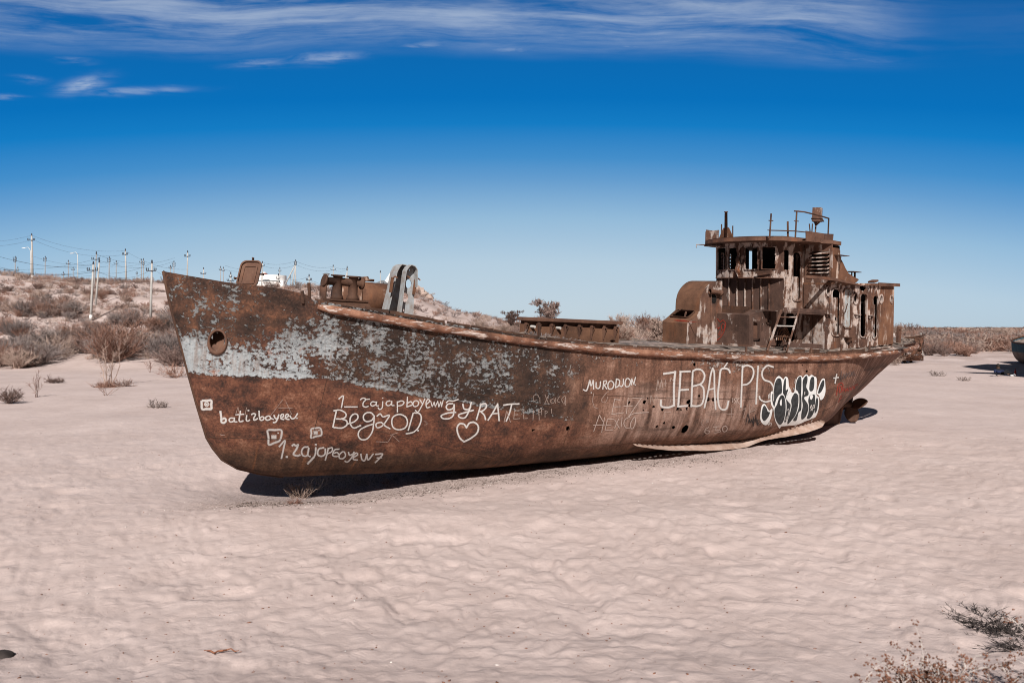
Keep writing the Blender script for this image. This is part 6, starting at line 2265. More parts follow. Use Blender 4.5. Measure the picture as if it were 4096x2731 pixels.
# person resting in the shade, with a bottle and a cup
q = at_ground(2299, 864)
pr = empty('person', q)
tag(pr, 'person in dark clothes resting on the shaded sand near the right edge', 'person')


def skinned(name, verts, edges, radii, mat, parent, sub=2):
    me = bpy.data.meshes.new(name)
    me.from_pydata(verts, edges, [])
    me.materials.append(mat)
    o = bpy.data.objects.new(name, me)
    COL.objects.link(o)
    o.parent = parent
    sk = o.modifiers.new('Skin', 'SKIN')
    for v, r in zip(me.skin_vertices[0].data, radii):
        v.radius = (r, r) if not isinstance(r, tuple) else r
    me.skin_vertices[0].data[0].use_root = True
    sk.use_smooth_shade = True
    ss = o.modifiers.new('Sub', 'SUBSURF')
    ss.levels = ss.render_levels = sub
    return o


# reclining on one side, knees drawn up to the right, leaning on the left arm
bv = [(0.02, .18, .16), (-.10, .08, .24), (-.16, .02, .38), (-.16, .02, .46), (-.16, .02, .56),
      (-.33, .02, .36), (-.40, -.06, .20), (-.34, -.20, .06), (0.0, -.04, .36), (.10, -.18, .26), (.22, -.24, .16),
      (.12, .24, .15), (.48, .18, .34), (.74, .24, .09), (.86, .20, .06), (.05, .06, .13), (.44, .0, .24), (.70, .0, .08), (.82, -.05, .05)]
be = [(0, 1), (1, 2), (2, 3), (3, 4), (2, 5), (5, 6), (6, 7), (2, 8), (8, 9), (9, 10), (0, 11), (11, 12), (12, 13), (13, 14), (0, 15), (15, 16), (16, 17), (17, 18)]
br = [.15, .15, .14, .055, .06, .065, .05, .04, .065, .05, .04, .09, .075, .05, .045, .09, .075, .05, .045]
skinned('body', bv, be, br, M['cloth_dark'], pr)
skinned('jacket', [(0.0, .16, .19), (-.10, .08, .25), (-.16, .02, .37), (-.34, .02, .35), (-.405, -.06, .20), (.02, -.04, .35), (.105, -.18, .26)], [(0, 1), (1, 2), (2, 3), (3, 4), (2, 5), (5, 6)], [.165, .165, .15, .075, .06, .075, .06], M['cloth_blue'], pr)
hb = bmesh.new()
bmesh.ops.create_uvsphere(hb, u_segments=20, v_segments=14, radius=.115)
for v in hb.verts:
    v.co.z *= 1.18
    if v.co.y < -.02:
        v.co.y *= 1.04
    if abs(v.co.x) < .02 and -.03 < v.co.z < .02 and v.co.y < -.08:
        v.co.y -= .018
me = bpy.data.meshes.new('head')
hb.to_mesh(me)
hb.free()
hd = link_mesh('head', me, M['skin'], pr, True)
hd.location = (-.16, .01, .60)
hd.rotation_euler = (0, 0, R_(150))
hb = bmesh.new()
bmesh.ops.create_uvsphere(hb, u_segments=20, v_segments=14, radius=.126)
for v in list(hb.verts):
    v.co.z *= 1.16
dele = [v for v in hb.verts if v.co.y < -.03 and v.co.z < .07 or v.co.z < -.09]
bmesh.ops.delete(hb, geom=dele, context='VERTS')
me = bpy.data.meshes.new('hair')
hb.to_mesh(me)
hb.free()
hr = link_mesh('hair', me, M['hair'], pr, True)
hr.location = (-.16, .015, .605)
hr.rotation_euler = (0, 0, R_(150))
for sx, hx2 in ((-1, (-.33, -.22, .045)), (1, (.24, -.26, .14))):
    hm = MB()
    hm.box(Vector(hx2), (.07, .09, .026))
    for k in range(4):
        hm.tube([Vector(hx2) + Vector((-.028 + k * .019, -.045, 0)), Vector(hx2) + Vector((-.030 + k * .020, -.085 - .01 * (k in (1, 2)), .004)), Vector(hx2) + Vector((-.030 + k * .020, -.115 - .012 * (k in (1, 2)), -.014))], [.010, .009, .007], 6)
    hm.tube([Vector(hx2) + Vector((.035 * sx, .02, 0)), Vector(hx2) + Vector((.06 * sx, -.02, 0)), Vector(hx2) + Vector((.065 * sx, -.05, -.008))], [.012, .011, .008], 6)
    hm.build('hand', M['skin'], pr, True)
q = at_ground(2332, 863)
o_ = MB().tube([(0, 0, 0), (0, 0, .03), (0, 0, .26), (0, 0, .32), (0, 0, .36), (0, 0, .44)], [.055, .06, .06, .04, .022, .022], 12).build('bottle', M['red_plastic'], None, True)
o_.location = q
tag(o_, 'red bottle standing on the shaded sand beside the resting person', 'bottle')
q = at_ground(2321, 864)
o_ = MB().tube([(0, 0, 0), (0.26, 0, .02)], [.05, .065], 12).build('cup', M['cup_white'], None, True)
o_.location = q + Vector((0, 0, .05))
tag(o_, 'white plastic cup lying on the shaded sand next to the red bottle', 'cup')

# ------------------------------------------------------------------ poles, lamps and wires on the dune
def at_y(px, py, Y):
    return Vector(((px - HX) / F * Y, Y, CAM_H - (py - HY) / F * Y))


HALF = {}


def pole(label, top, base, Y=None, arms=(), r=.14, braces=(), white=False, dark=False, group='utility poles on the dune'):
    if Y is None:
        b = at_ground(*base)
        Y = b.y
    else:
        b = at_y(base[0], base[1], Y)
        b.z = min(b.z, gz(b.x, b.y))
    t = at_y(top[0], top[1], Y)
    root = empty('utility_pole', b)
    tag(root, label, 'utility pole', group)
    a = Vector((0, 0, -.3))
    d = t - b
    shaft_mat = M['concrete_dim'] if dark else M['concrete']
    MB().tube([a, d * .5, d], [r * .8, r * .66, r * .5], 8).build('shaft', shaft_mat, root, True)
    if white:
        MB().tube([d * .02, d * .105], [r * .86, r * .84], 8).build('painted_foot', M['white_base'], root, True)
    for ay, hw in arms:
        k = (base[1] - ay) / (base[1] - top[1])
        c = d * ((at_y(top[0], ay, Y).z - b.z) / max(d.z, .1))
        w = hw / F * Y
        mb = MB().bar(c + Vector((-w, -r * .7, 0)), c + Vector((w, -r * .7, 0)), .08, .08)
        arm = mb.build('crossarm', M['insulator'], root)
        for sx in (-1, -.62, .62, 1):
            if abs(sx) < 1 and hw < 6:
                continue
            MB().tube([c + Vector((w * sx, -r * .7, .04)), c + Vector((w * sx, -r * .7, .16)), c + Vector((w * sx, -r * .7, .28))], [.035, .05, .04], 6).build('insulator', M['insulator'], arm, True)
    MB().tube([d, d + Vector((0, 0, .32))], [.09, .06], 6).build('top_pin', M['insulator'], root)
    for p0, p1 in braces:
        u, v = at_y(*p0, Y) - b, at_y(*p1, Y) - b
        v.z = min(v.z, gz(b.x + v.x, Y) - b.z)
        MB().tube([v, u], [r * .9, r * .7], 7).build('brace', M['concrete'], root, True)
    return root


PL = [
    ('tall concrete pole with white foot on the dune crest at far left', (72.8, 541.5), (74.7, 643), 112, [(552, 8)], .20, (), True, False),
    ('small dark-topped pole on the skyline left of the tall white-footed pole', (35, 592), (34.5, 634), 150, [(593.5, 4), (597, 3.4), (601, 3)], .13, (), False, True),
    ('short dark pole just above the crest beside the tall white-footed pole', (41, 616), (41, 640), 160, [(621, 3)], .13, (), False, True),
    ('thin skyline pole with two short arms, first right of the white-footed pole', (104, 592), (103, 640), 150, [(595, 3.5), (600, 3)], .12, (), False, True),
    ('thin skyline pole with one arm left of the lamp with a curved arm', (157, 601), (157, 640), 155, [(606, 4.5)], .12, (), False, True),
    ('short skyline pole directly left of the right hand street lamp', (168, 617), (168, 642), 165, [(620, 4)], .12, (), False, True),
    ('stubby dark pole barely showing over the crest', (145.6, 627.5), (145.6, 642), 165, [(631, 3)], .14, (), False, True),
    ('tall concrete pole with white foot standing halfway down the left slope', (214.5, 607.5), (208, 737), None, [(621, 12)], .17, (), True, False),
    ('leaning pole with wide arm right behind the white-footed slope pole', (221.5, 583.5), (214, 690), 101, [(596, 9)], .12, (), False, True),
    ('leaning concrete pole with dark stub foot on the left slope', (228, 603), (219.5, 701), None, [], .15, (), False, False),
    ('dark-topped skyline pole with double arms right of the leaning pole', (251, 593), (250, 652), 140, [(596, 4), (601, 4)], .13, (), False, True),
    ('slim skyline pole with one short arm between two taller poles', (267, 602), (266.5, 652), 150, [(605.5, 4.5)], .12, (), False, True),
    ('tall bare concrete pole on the crest in line with the hillside road', (288, 576.5), (290, 655), 113, [(584.7, 6)], .16, (), False, False),
    ('very small distant pole between the tall crest pole and the twin poles', (314.6, 626.5), (315, 655), 170, [(629, 2)], .10, (), False, True),
    ('left one of the twin dark-topped skyline poles', (324.5, 598), (325, 655), 150, [(603, 3.5)], .12, (), False, True),
    ('right one of the twin dark-topped skyline poles', (329.5, 597), (329.5, 655), 152, [(603, 3.5), (608, 2.5)], .12, (), False, True),
    ('concrete pole with wide insulator arm beside the bow of the ship', (349, 604.5), (345.6, 742), None, [(622, 11)], .17, (), False, False),
    ('pole top with slanted arm showing left of the bow tip', (391.5, 613), (391.5, 660), 140, [(616, 3)], .12, (), False, True),
    ('pole top with stacked insulators just over the bow tip', (399.5, 603), (399, 660), 142, [(607, 3.5), (612, 3.5)], .12, (), False, True),
    ('tall concrete pole with one arm behind the bow', (431, 580.5), (429.5, 662), 116, [(589, 6.5)], .15, (), False, False),
    ('pole with curved bracket arms rising behind the bow plating', (467.6, 618), (467, 662), 140, [(629, 6)], .14, (), False, False),
    ('left one of two slim poles between bow and open hatch lid', (506.6, 615), (506.6, 664), 150, [(620, 3)], .11, (), False, True),
    ('right one of two slim poles between bow and open hatch lid', (513, 616.5), (513, 664), 155, [(622, 3)], .11, (), False, True),
    ('short pole with two wide insulator arms left of the hatch lid', (530, 629.5), (530, 664), 113, [(636, 3), (645, 8)], .14, (), False, False),
    ('concrete pole in front of the white round building', (602.7, 604.5), (600.5, 664), 122, [(611, 5)], .14, (), False, False),
    ('short pole at the right side of the white round building', (639.5, 633), (638, 664), 114, [(640, 4)], .13, (), False, False),
    ('slim pole with one arm right of the white round building', (642.8, 617.5), (642, 664), 150, [(623, 3)], .12, (), False, True),
    ('braced triple pole with stacked arms right of the white round building', (679, 601), (679, 664), 120, [(604.5, 2.4), (608.5, 2.4)], .11, (((678, 608.4), (645.7, 661)), ((679, 611), (668, 662))), False, False),
    ('faint small pole between the legs of the braced triple pole', (666.6, 636), (666, 664), 160, [(639, 2)], .10, (), False, True),
    ('slender white pole with wide arm left of the mooring bitts', (710, 635), (710, 680), 106, [(643.5, 6)], .12, (), False, False),
    ('pole with arm standing behind the mooring bitts', (765.4, 612.3), (765.4, 668), 135, [(620.5, 5)], .12, (), False, False),
    ('braced pole rising right behind the mooring bitts', (797.5, 615.6), (797.5, 668), 130, [(620, 1.6)], .11, (((797, 625), (785.3, 668)), ((797.3, 625), (794.5, 668))), False, False),
    ('plain white flagpole in front of the pavilion', (873.6, 626), (873.6, 672), 118, [], .09, (), False, False),
]
for q in PL:
    pole(*q)


def street_lamp(label, px, ytop, ybase, hx, hy, Y):
    b = at_y(px, ybase, Y)
    b.z = min(b.z, gz(b.x, Y))
    root = empty('street_lamp', b)
    tag(root, label, 'street lamp', 'street lamps along the crest road')
    t, h = at_y(px - .8, ytop, Y) - b, at_y(hx, hy, Y) - b
    MB().tube([(0, 0, 0), t, t + Vector((-.15, 0, .35)), (t + h) / 2 + Vector((0, 0, .42)), h], [.07, .055, .045, .035, .03], 7).build('post', M['lamp_grey'], root, True)
    MB().tube([h + Vector((.1, 0, 0)), h, h + Vector((-.55, 0, -.04))], [.04, .075, .05], 8).build('lamp_head', M['white_base'], root, True)


street_lamp('street lamp with curved arm beside the tall white-footed pole', 71, 577, 636, 57.5, 569.5, 135)
street_lamp('street lamp with curved arm on the crest right of the slim poles', 179, 586, 642, 168, 581.5, 140)


def c6(x, y):
    return x / 3.64, 516.8 + y / 3.64


def c7(x, y):
    return 516.8 + x / 5.12, 574.2 + y / 5.12


WIRES = [(c6(-300, 128), 112, c6(265, 86), 112, .5), (c6(-300, 160), 112, c6(240, 132), 112, .5), (c6(265, 86), 112, c6(1048, 215), 113, .8), (c6(298, 132), 112, c6(1030, 250), 113, .9),
         (c6(-300, 165), 60, c6(783, 330), 84, .8), (c6(-300, 255), 70, c6(745, 383), 84, .9), (c6(-300, 280), 70, c6(815, 383), 84, .9), (c6(-300, 340), 90, c6(770, 292), 101, .8),
         (c6(-300, 355), 120, c6(760, 400), 130, .7), (c6(-300, 372), 120, c6(800, 420), 130, .7), (c6(805, 245), 101, c6(1460, 275), 120, 1.0), (c6(830, 297), 101, c6(1460, 300), 120, 1.0),
         (c6(1048, 215), 113, c6(1570, 370), 118, .8), (c6(815, 385), 84, c6(1235, 392), 90, .7), (c6(745, 387), 84, c6(1270, 318), 90, .6), (c6(1315, 392), 90, c6(1640, 440), 100, .6),
         (c6(280, 262), 130, c6(915, 300), 140, 1.0), (c6(125, 295), 150, c6(1000, 330), 150, 1.0), (c6(570, 310), 155, c6(1200, 325), 152, .8),
         (c7(0, 182), 116, c7(425, 192), 122, .5), (c7(0, 230), 116, c7(440, 152), 122, .7), (c7(455, 152), 122, c7(820, 133), 120, .35), (c7(465, 192), 122, c7(825, 178), 120, .4),
         (c7(845, 135), 120, c7(1273, 195), 135, .5), (c7(845, 178), 120, c7(1255, 238), 135, .45), (c7(1280, 195), 135, c7(1437, 212), 130, .25), (c7(1300, 238), 135, c7(1430, 232), 130, .25), (c7(640, 305), 114, c7(990, 310), 106, .5),
         (c7(90, 355), 113, c7(600, 362), 114, .5), (c7(1020, 358), 106, c7(1640, 420), 110, .7)]
for i, ((x0, y0), Y0, (x1, y1), Y1, sag) in enumerate(WIRES):
    a, b = at_y(x0, y0, Y0), at_y(x1, y1, Y1)
    pts = [a.lerp(b, t / 16) - Vector((0, 0, sag * 4 * (t / 16) * (1 - t / 16))) for t in range(17)]
    tag(MB().tube(pts, .011, 4, False).build('power_line', M['wire']), 'thin dark power line strung between the poles on the dune', 'power line', 'power lines over the dune')

# ------------------------------------------------------------------ buildings beyond the crest
Yb = 132
c = at_y(621, 660, Yb)
s_ = Yb / F
gzb = gz(c.x, Yb) - .2
rot = empty('round_building', (c.x, Yb, gzb))
tag(rot, 'low white round building with red-brown roof cone on the dune crest', 'building')
ztop_ = at_y(0, 633, Yb).z - gzb
rad = 36 * s_
MB().tube([(0, 0, 0), (0, 0, ztop_ - .95), (0, 0, ztop_ - .95), (0, 0, ztop_)], [rad * .97, rad * .97, rad, rad], 48).build('wall', M['wall_white'], rot)
MB().tube([(0, 0, ztop_ - 1.02), (0, 0, ztop_ - .98)], rad * 1.005, 48).build('cornice', M['roof_grey'], rot)
cx = (607 - 621) * s_
MB().tube([(cx, 0, ztop_), (cx, 0, ztop_ + .12), (cx, 0, ztop_ + .42)], [12.5 * s_, 12 * s_, 4 * s_], 20).build('roof', M['roof_red'], rot)
MB().tube([(cx, 0, ztop_ + .42), (cx, 0, ztop_ + .58)], 4.5 * s_, 16).build('roof_cap', M['wall_white'], rot)
for x0, x1, y0, y1 in ((616, 630, 644.5, 648), (642, 651, 645.5, 649.5), (590, 598, 648, 655)):
    x = ((x0 + x1) / 2 - 621) * s_
    yy = -math.sqrt(max(.01, rad ** 2 - x * x))
    z0, z1 = at_y(0, y1, Yb).z - gzb, at_y(0, y0, Yb).z - gzb
    w_ = MB().box((x, yy + .1, (z0 + z1) / 2), ((x1 - x0) * s_, .4, z1 - z0)).build('window', M['glass_dark'], rot)
    MB().box((x, yy - .06, z0 - .06), ((x1 - x0) * s_ + .15, .25, .08)).build('sill', M['wall_white'], w_)
MB().box(((652 - 621) * s_, -rad * .35, (at_y(0, 646, Yb).z - gzb) / 2), (13 * s_, 2.0, at_y(0, 646, Yb).z - gzb)).build('annex', M['wall_white'], rot, bevel=.05)
# pavilion with a white sail, its railing
Yp = 121
c = at_y(878, 666, Yp)
s_ = Yp / F
gzp = gz(c.x, Yp) - .3
pav = empty('pavilion', (c.x, Yp, gzp))
tag(pav, 'small white pavilion with grey hipped roof on the dune crest behind the davit', 'pavilion')
zr_ = at_y(0, 650.5, Yp).z - gzp
zt_ = at_y(0, 643.8, Yp).z - gzp
w = 12 * s_
MB().box((0, 0, (at_y(0, 667, Yp).z - gzp) / 2 - .1), (2 * w, 2 * w, at_y(0, 667, Yp).z - gzp)).build('plinth', M['wall_white'], pav)
for sx in (-1, -.3, .4, 1):
    for sy in (-1, 1):
        MB().tube([(sx * w * .86, sy * w * .86, 0), (sx * w * .86, sy * w * .86, zr_)], .07, 8).build('column', M['wall_white'], pav, True)
MB().add([(-w * 1.08, -w * 1.08, zr_), (w * 1.08, -w * 1.08, zr_), (w * 1.08, w * 1.08, zr_), (-w * 1.08, w * 1.08, zr_), (-w * .2, 0, zt_), (w * .3, 0, zt_), (-w * 1.08, -w * 1.08, zr_ - .1), (w * 1.08, -w * 1.08, zr_ - .1), (w * 1.08, w * 1.08, zr_ - .1), (-w * 1.08, w * 1.08, zr_ - .1)],
         [(0, 1, 5, 4), (1, 2, 5), (2, 3, 4, 5), (3, 0, 4), (0, 6, 7, 1), (1, 7, 8, 2), (2, 8, 9, 3), (3, 9, 6, 0), (6, 9, 8, 7)]).build('roof', M['roof_grey'], pav)
MB().box((w * .35, w * .5, zr_ * .6), (w * .7, .12, zr_ * .75)).build('wall', M['wall_white'], pav)
a, b, c_ = at_y(884, 645, Yp + 3), at_y(896, 645, Yp + 3), at_y(896, 626, Yp + 3)
tag(MB().prism([a, b + Vector((0, 0, -2)), c_ + Vector((0, 0, 0))], (0, .25, 0)).build('sail_monument', M['wall_white']), 'white triangular sail shaped monument rising behind the davit', 'monument')
mb = MB()
for k in range(15):
    p = at_y(846 + k * 1.55, 667, Yp - 1)
    p.z = gz(p.x, p.y)
    z1 = at_y(0, 661.3, Yp - 1).z
    mb.bar((p.x, p.y, p.z - .1), (p.x, p.y, z1), .05)
p0, p1 = at_y(845, 661.5, Yp - 1), at_y(869, 661.5, Yp - 1)
for dz_ in (0, -.3):
    mb.bar(p0 + Vector((0, 0, dz_)), p1 + Vector((0, 0, dz_)), .06)
tag(mb.build('railing', M['wall_white']), 'low white railing left of the small pavilion on the crest', 'railing')
for px in (852, 862):
    p = at_y(px, 661, Yp - 1.3)
    g_ = gz(p.x, p.y)
    ge = empty('globe_lamp', (p.x, p.y, g_))
    tag(ge, ('globe lamp at the left end of the white railing' if px == 852 else 'globe lamp nearer the pavilion on the white railing'), 'lamp', 'globe lamps on the white railing')
    zz = at_y(0, 657, Yp - 1.3).z - g_
    MB().tube([(0, 0, 0), (0, 0, zz)], .04, 6).build('post', M['lamp_grey'], ge)
    bm = bmesh.new()
    bmesh.ops.create_uvsphere(bm, u_segments=10, v_segments=8, radius=.11)
    me = bpy.data.meshes.new('globe')
    bm.to_mesh(me)
    bm.free()
    link_mesh('globe', me, M['cup_white'], ge, True).location = (0, 0, zz + .08)
# lantern cupola
Yl = 140
s_ = Yl / F
c = at_y(749.5, 640, Yl)
gl = gz(c.x, Yl) - .2
cu = empty('lookout_tower', (c.x, Yl, gl))
tag(cu, 'little lookout lantern with pale columns behind the mooring bitts', 'tower')
z0, z1, z2 = at_y(0, 636, Yl).z - gl, at_y(0, 630, Yl).z - gl, at_y(0, 627.6, Yl).z - gl
MB().tube([(0, 0, 0), (0, 0, z0)], 6.5 * s_, 8).build('base', M['wall_white'], cu)
for k in range(8):
    a = k * math.pi / 4
    MB().tube([(6 * s_ * math.cos(a), 6 * s_ * math.sin(a), z0), (6 * s_ * math.cos(a), 6 * s_ * math.sin(a), z1)], .05, 6).build('column', M['wall_white'], cu)
MB().tube([(0, 0, z1), (0, 0, z1 + .08), (0, 0, z2), (0, 0, z2 + .05)], [8.5 * s_, 8.3 * s_, 5 * s_, 1 * s_], 8).build('roof', M['roof_grey'], cu)

# ------------------------------------------------------------------ rock outcrop at the end of the dune
vs, fs = [], []
rk = bmesh.new()
for k in range(15):
    px = 952 + k * 2.5
    p = at_y(px, 690, 111 + random.uniform(-1, 1))
    p.z = gz(p.x, p.y)
    m_ = Matrix.Translation(p + Vector((0, 0, .15))) @ Matrix.Rotation(random.uniform(0, 6), 4, 'Z') @ Matrix.Diagonal((random.uniform(.5, .9), random.uniform(.5, .9), random.uniform(.5, 1.15) * max(.35, 1 - k * .05), 1))
    bmesh.ops.create_icosphere(rk, subdivisions=2, radius=1, matrix=m_)
for v in rk.verts:
    v.co += Vector((mnoise.noise(v.co * 1.3), mnoise.noise(v.co * 1.3 + Vector((9, 0, 0))), mnoise.noise(v.co * 1.9 + Vector((0, 9, 0))))) * .45
me = bpy.data.meshes.new('rock_outcrop')
rk.to_mesh(me)
rk.free()
tag(link_mesh('rock_outcrop', me, M['rock']), 'crumbling pale rock outcrop at the end of the dune right of the davit', 'rock')


# ------------------------------------------------------------------ shrubs
def shrub_arrays(seed, h, w, nbr, ntw, bw, tl=.22, droop=0.0, up=.5, stem_r=.012, clump=0.0):
    """numpy twig mass: ribbons for stems, slim triangles for twigs"""
    rng = np.random.default_rng(seed)
    V, Fc = [], []
    cl = rng.uniform(0, 2 * np.pi, 5)
    for b in range(nbr):
        az_ = rng.uniform(0, 2 * np.pi) if rng.random() > clump else rng.choice(cl) + rng.normal(0, .25)
        lean = rng.uniform(.05, 1.0) ** up * 1.15
        L = (h / max(.35, math.cos(lean * .8))) * rng.uniform(.55, 1.0)
        L = min(L, 1.15 * math.hypot(h * math.cos(lean), .5 * w * math.sin(lean)) + .15 * h)
        d = np.array([math.sin(lean) * math.cos(az_) * w / h * .75, math.sin(lean) * math.sin(az_) * w / h * .75, math.cos(lean)])
        d /= np.linalg.norm(d)
        p = np.array([rng.normal(0, .06 * w), rng.normal(0, .06 * w), 0.0])
        n = 5
        P = [p]
        dd = d.copy()
        for i in range(n):
            dd = dd + rng.normal(0, .16, 3) + np.array([0, 0, .10 - droop * i * .1])
            dd /= np.linalg.norm(dd)
            P.append(P[-1] + dd * L / n)
        P = np.array(P)
        sd_ = np.cross(d, rng.normal(0, 1, 3))
        sd_ /= np.linalg.norm(sd_)
        for i in range(n):
            r0, r1 = stem_r * (1 - i / n) + .003, stem_r * (1 - (i + 1) / n) + .003
            k = len(V)
            V += [P[i] - sd_ * r0, P[i] + sd_ * r0, P[i + 1] + sd_ * r1, P[i + 1] - sd_ * r1]
            Fc += [(k, k + 1, k + 2), (k, k + 2, k + 3)]
        for t in range(ntw):
            u = rng.uniform(.18, 1.0) ** .75 * n
            i = min(n - 1, int(u))
            q = P[i] + (P[i + 1] - P[i]) * (u - i)
            td = (P[i + 1] - P[i]) / np.linalg.norm(P[i + 1] - P[i]) * .7 + rng.normal(0, .55, 3) + np.array([0, 0, .25 - droop])
            td /= np.linalg.norm(td)
            l = tl * rng.uniform(.5, 1.25)
            s = np.cross(td, rng.normal(0, 1, 3))
            s /= np.linalg.norm(s)
            k = len(V)
            V += [q - s * bw * .5, q + s * bw * .5, q + td * l]
            Fc.append((k, k + 1, k + 2))
    return np.array(V, dtype=np.float32), np.array(Fc, dtype=np.int32)


PROTO = {}
for nm, args in dict(
        round=[(11, 1.0, 1.2, 60, 36, .013), (12, 1.0, 1.4, 64, 34, .013), (13, 1.0, 1.05, 56, 36, .013), (14, 1.0, 1.6, 68, 32, .013)],
        bushy=[(21, 1.0, 1.15, 72, 42, .015), (22, 1.0, 1.4, 76, 40, .015), (23, 1.0, 1.0, 66, 42, .015)],
        low=[(31, 1.0, 2.2, 44, 18, .030), (32, 1.0, 2.6, 44, 18, .030), (33, 1.0, 1.9, 40, 20, .030)]).items():
    PROTO[nm] = [shrub_arrays(a[0], a[1], a[2], a[3], a[4], a[5], clump=.35) for a in args]
PMESH = {}


def shrub_mesh(kind, i, mat):
    key = (kind, i, mat)
    if key not in PMESH:
        v, f = PROTO[kind][i]
        me = np_mesh('shrub', v, f)
        me.materials.append(M[mat])
        PMESH[key] = me
    return PMESH[key]


NB = [0]


def shrub(px, ybase, hpx, kind, mat, label, group, name='bush', loc=None, wide=1.0):
    p = loc or at_ground(px, ybase)
    h = hpx / F * p.y
    i = random.randrange(len(PROTO[kind]))
    o = bpy.data.objects.new(name, shrub_mesh(kind, i, mat))
    COL.objects.link(o)
    o.location = p - Vector((0, 0, .04))
    o.rotation_euler = (0, 0, random.uniform(0, 6.28))
    k = random.uniform(.9, 1.15) * wide
    o.scale = (h * k, h * k, h)
    tag(o, label, 'bush', group)
    NB[0] += 1
    return o


MIXA = ['twig_brown', 'twig_brown', 'twig_red', 'twig_grey', 'twig_grey', 'twig_pale']
MIXP = ['twig_pale', 'twig_pale', 'twig_red', 'twig_brown']
KIND = {'twig_brown': 'brown', 'twig_red': 'reddish', 'twig_grey': 'grey', 'twig_pale': 'pale'}
random.seed(23)
# dense front row at the foot of the left dune, nearest edge first
row = [(0, 843), (22, 838), (45, 846), (70, 842), (92, 836), (60, 822), (15, 815), (112, 828), (95, 812), (130, 818), (40, 805), (140, 806), (168, 812), (188, 805), (205, 812), (225, 806),
       (238, 822), (262, 832), (285, 822), (268, 806), (300, 812), (318, 806), (245, 800), (330, 800), (345, 808), (372, 812), (392, 834), (380, 822), (402, 820), (360, 798), (408, 806), (-20, 830), (-10, 806), (110, 800), (75, 798), (178, 794), (310, 795), (215, 793), (385, 800), (404, 842)]
for x, y in row:
    mt = random.choice(MIXA)
    hp_ = random.uniform(34, 62) * (1 if y > 815 else .85)
    if (x, y) in ((262, 832), (268, 806)):
        mt, hp_ = 'twig_red', 74
    if (x, y) in ((392, 834), (402, 820)):
        mt, hp_ = 'twig_grey', 66
    shrub(x + random.uniform(-5, 5), y, hp_, random.choice(('round', 'bushy')), mt, 'tall %s twiggy bush in the dense row at the foot of the left dune' % KIND[mt], 'bushes at the foot of the left dune', wide=1.15)
# clumps on the lower slope
for cx_, cy_, n_, sx_, sy_ in ((90, 722, 16, 62, 10), (150, 728, 8, 30, 8), (290, 745, 12, 26, 9), (355, 765, 9, 30, 12), (30, 770, 9, 30, 12), (130, 775, 7, 40, 12), (230, 772, 5, 30, 10), (395, 740, 7, 16, 22)):
    for k in range(n_):
        mt = random.choice(MIXA + ['twig_red'])
        shrub(cx_ + random.uniform(-1, 1) * sx_, cy_ + random.uniform(-1, 1) * sy_, random.uniform(18, 36), random.choice(('round', 'bushy', 'low')), mt, '%s bush in a clump on the lower slope of the left dune' % KIND[mt], 'bushes on the lower slope of the left dune')
# small tufts up the slope and along the crest
for k in range(62):
    x, y = random.uniform(0, 400), random.uniform(655, 720)
    mt = random.choice(MIXA + MIXP)
    shrub(x, y, random.uniform(9, 18), random.choice(('low', 'round')), mt, 'small %s tuft of scrub on the upper slope of the left dune' % KIND[mt], 'tufts on the upper slope of the left dune', wide=1.2)
# behind the open middle of the ship
for k in range(38):
    x = random.choice((random.uniform(1000, 1200), random.uniform(1425, 1535), random.uniform(1060, 1240)))
    y = random.uniform(758, 792)
    mt = random.choice(MIXP)
    shrub(x, y, random.uniform(24, 46) * (.55 if x < 1200 else 1), random.choice(('bushy', 'round')), mt, '%s feathery bush on the flat behind the middle of the ship' % KIND[mt], 'bushes behind the middle of the ship', wide=1.2)
# scrub belt at the right, front edge first
for x, y in ((2135, 816), (2152, 812), (2170, 818), (2185, 812), (2205, 815), (2222, 818), (2238, 812), (2122, 812), (2160, 803), (2190, 801), (2255, 806), (2275, 804), (2295, 806), (2315, 803), (2335, 806), (2350, 808), (2230, 800), (2145, 800), (2265, 797), (2310, 796), (2345, 797), (2285, 795)):
    mt = random.choice(('twig_brown', 'twig_red', 'twig_red', 'twig_pale', 'twig_brown'))
    shrub(x, y, random.uniform(18, 34), random.choice(('bushy', 'round', 'bushy')), mt, '%s bush along the near edge of the scrub belt at the right' % KIND[mt], 'bushes of the scrub belt at the right', wide=1.35)
for k in range(50):
    x, y = random.uniform(2045, 2365), random.uniform(768, 797)
    mt = random.choice(('twig_brown', 'twig_red', 'twig_grey', 'twig_pale', 'twig_red'))
    shrub(x, y, random.uniform(14, 28), random.choice(('bushy', 'round')), mt, '%s bush inside the scrub belt at the right' % KIND[mt], 'bushes of the scrub belt at the right', wide=1.5)


def merged(name, items, mat, label=None):
    Vs, Fs, n = [], [], 0
    for (v, f), p, h, a, w in items:
        c_, s_2 = math.cos(a), math.sin(a)
        q = np.empty_like(v)
        q[:, 0] = (v[:, 0] * c_ - v[:, 1] * s_2) * h * w + p[0]
        q[:, 1] = (v[:, 0] * s_2 + v[:, 1] * c_) * h * w + p[1]
        q[:, 2] = v[:, 2] * h + p[2] - .03
        Vs.append(q)
        Fs.append(f + n)
        n += len(v)
    me = np_mesh(name, np.concatenate(Vs), np.concatenate(Fs))
    o = link_mesh(name, me, M[mat])
    tag(o, label, None, None, 'stuff')
    return o


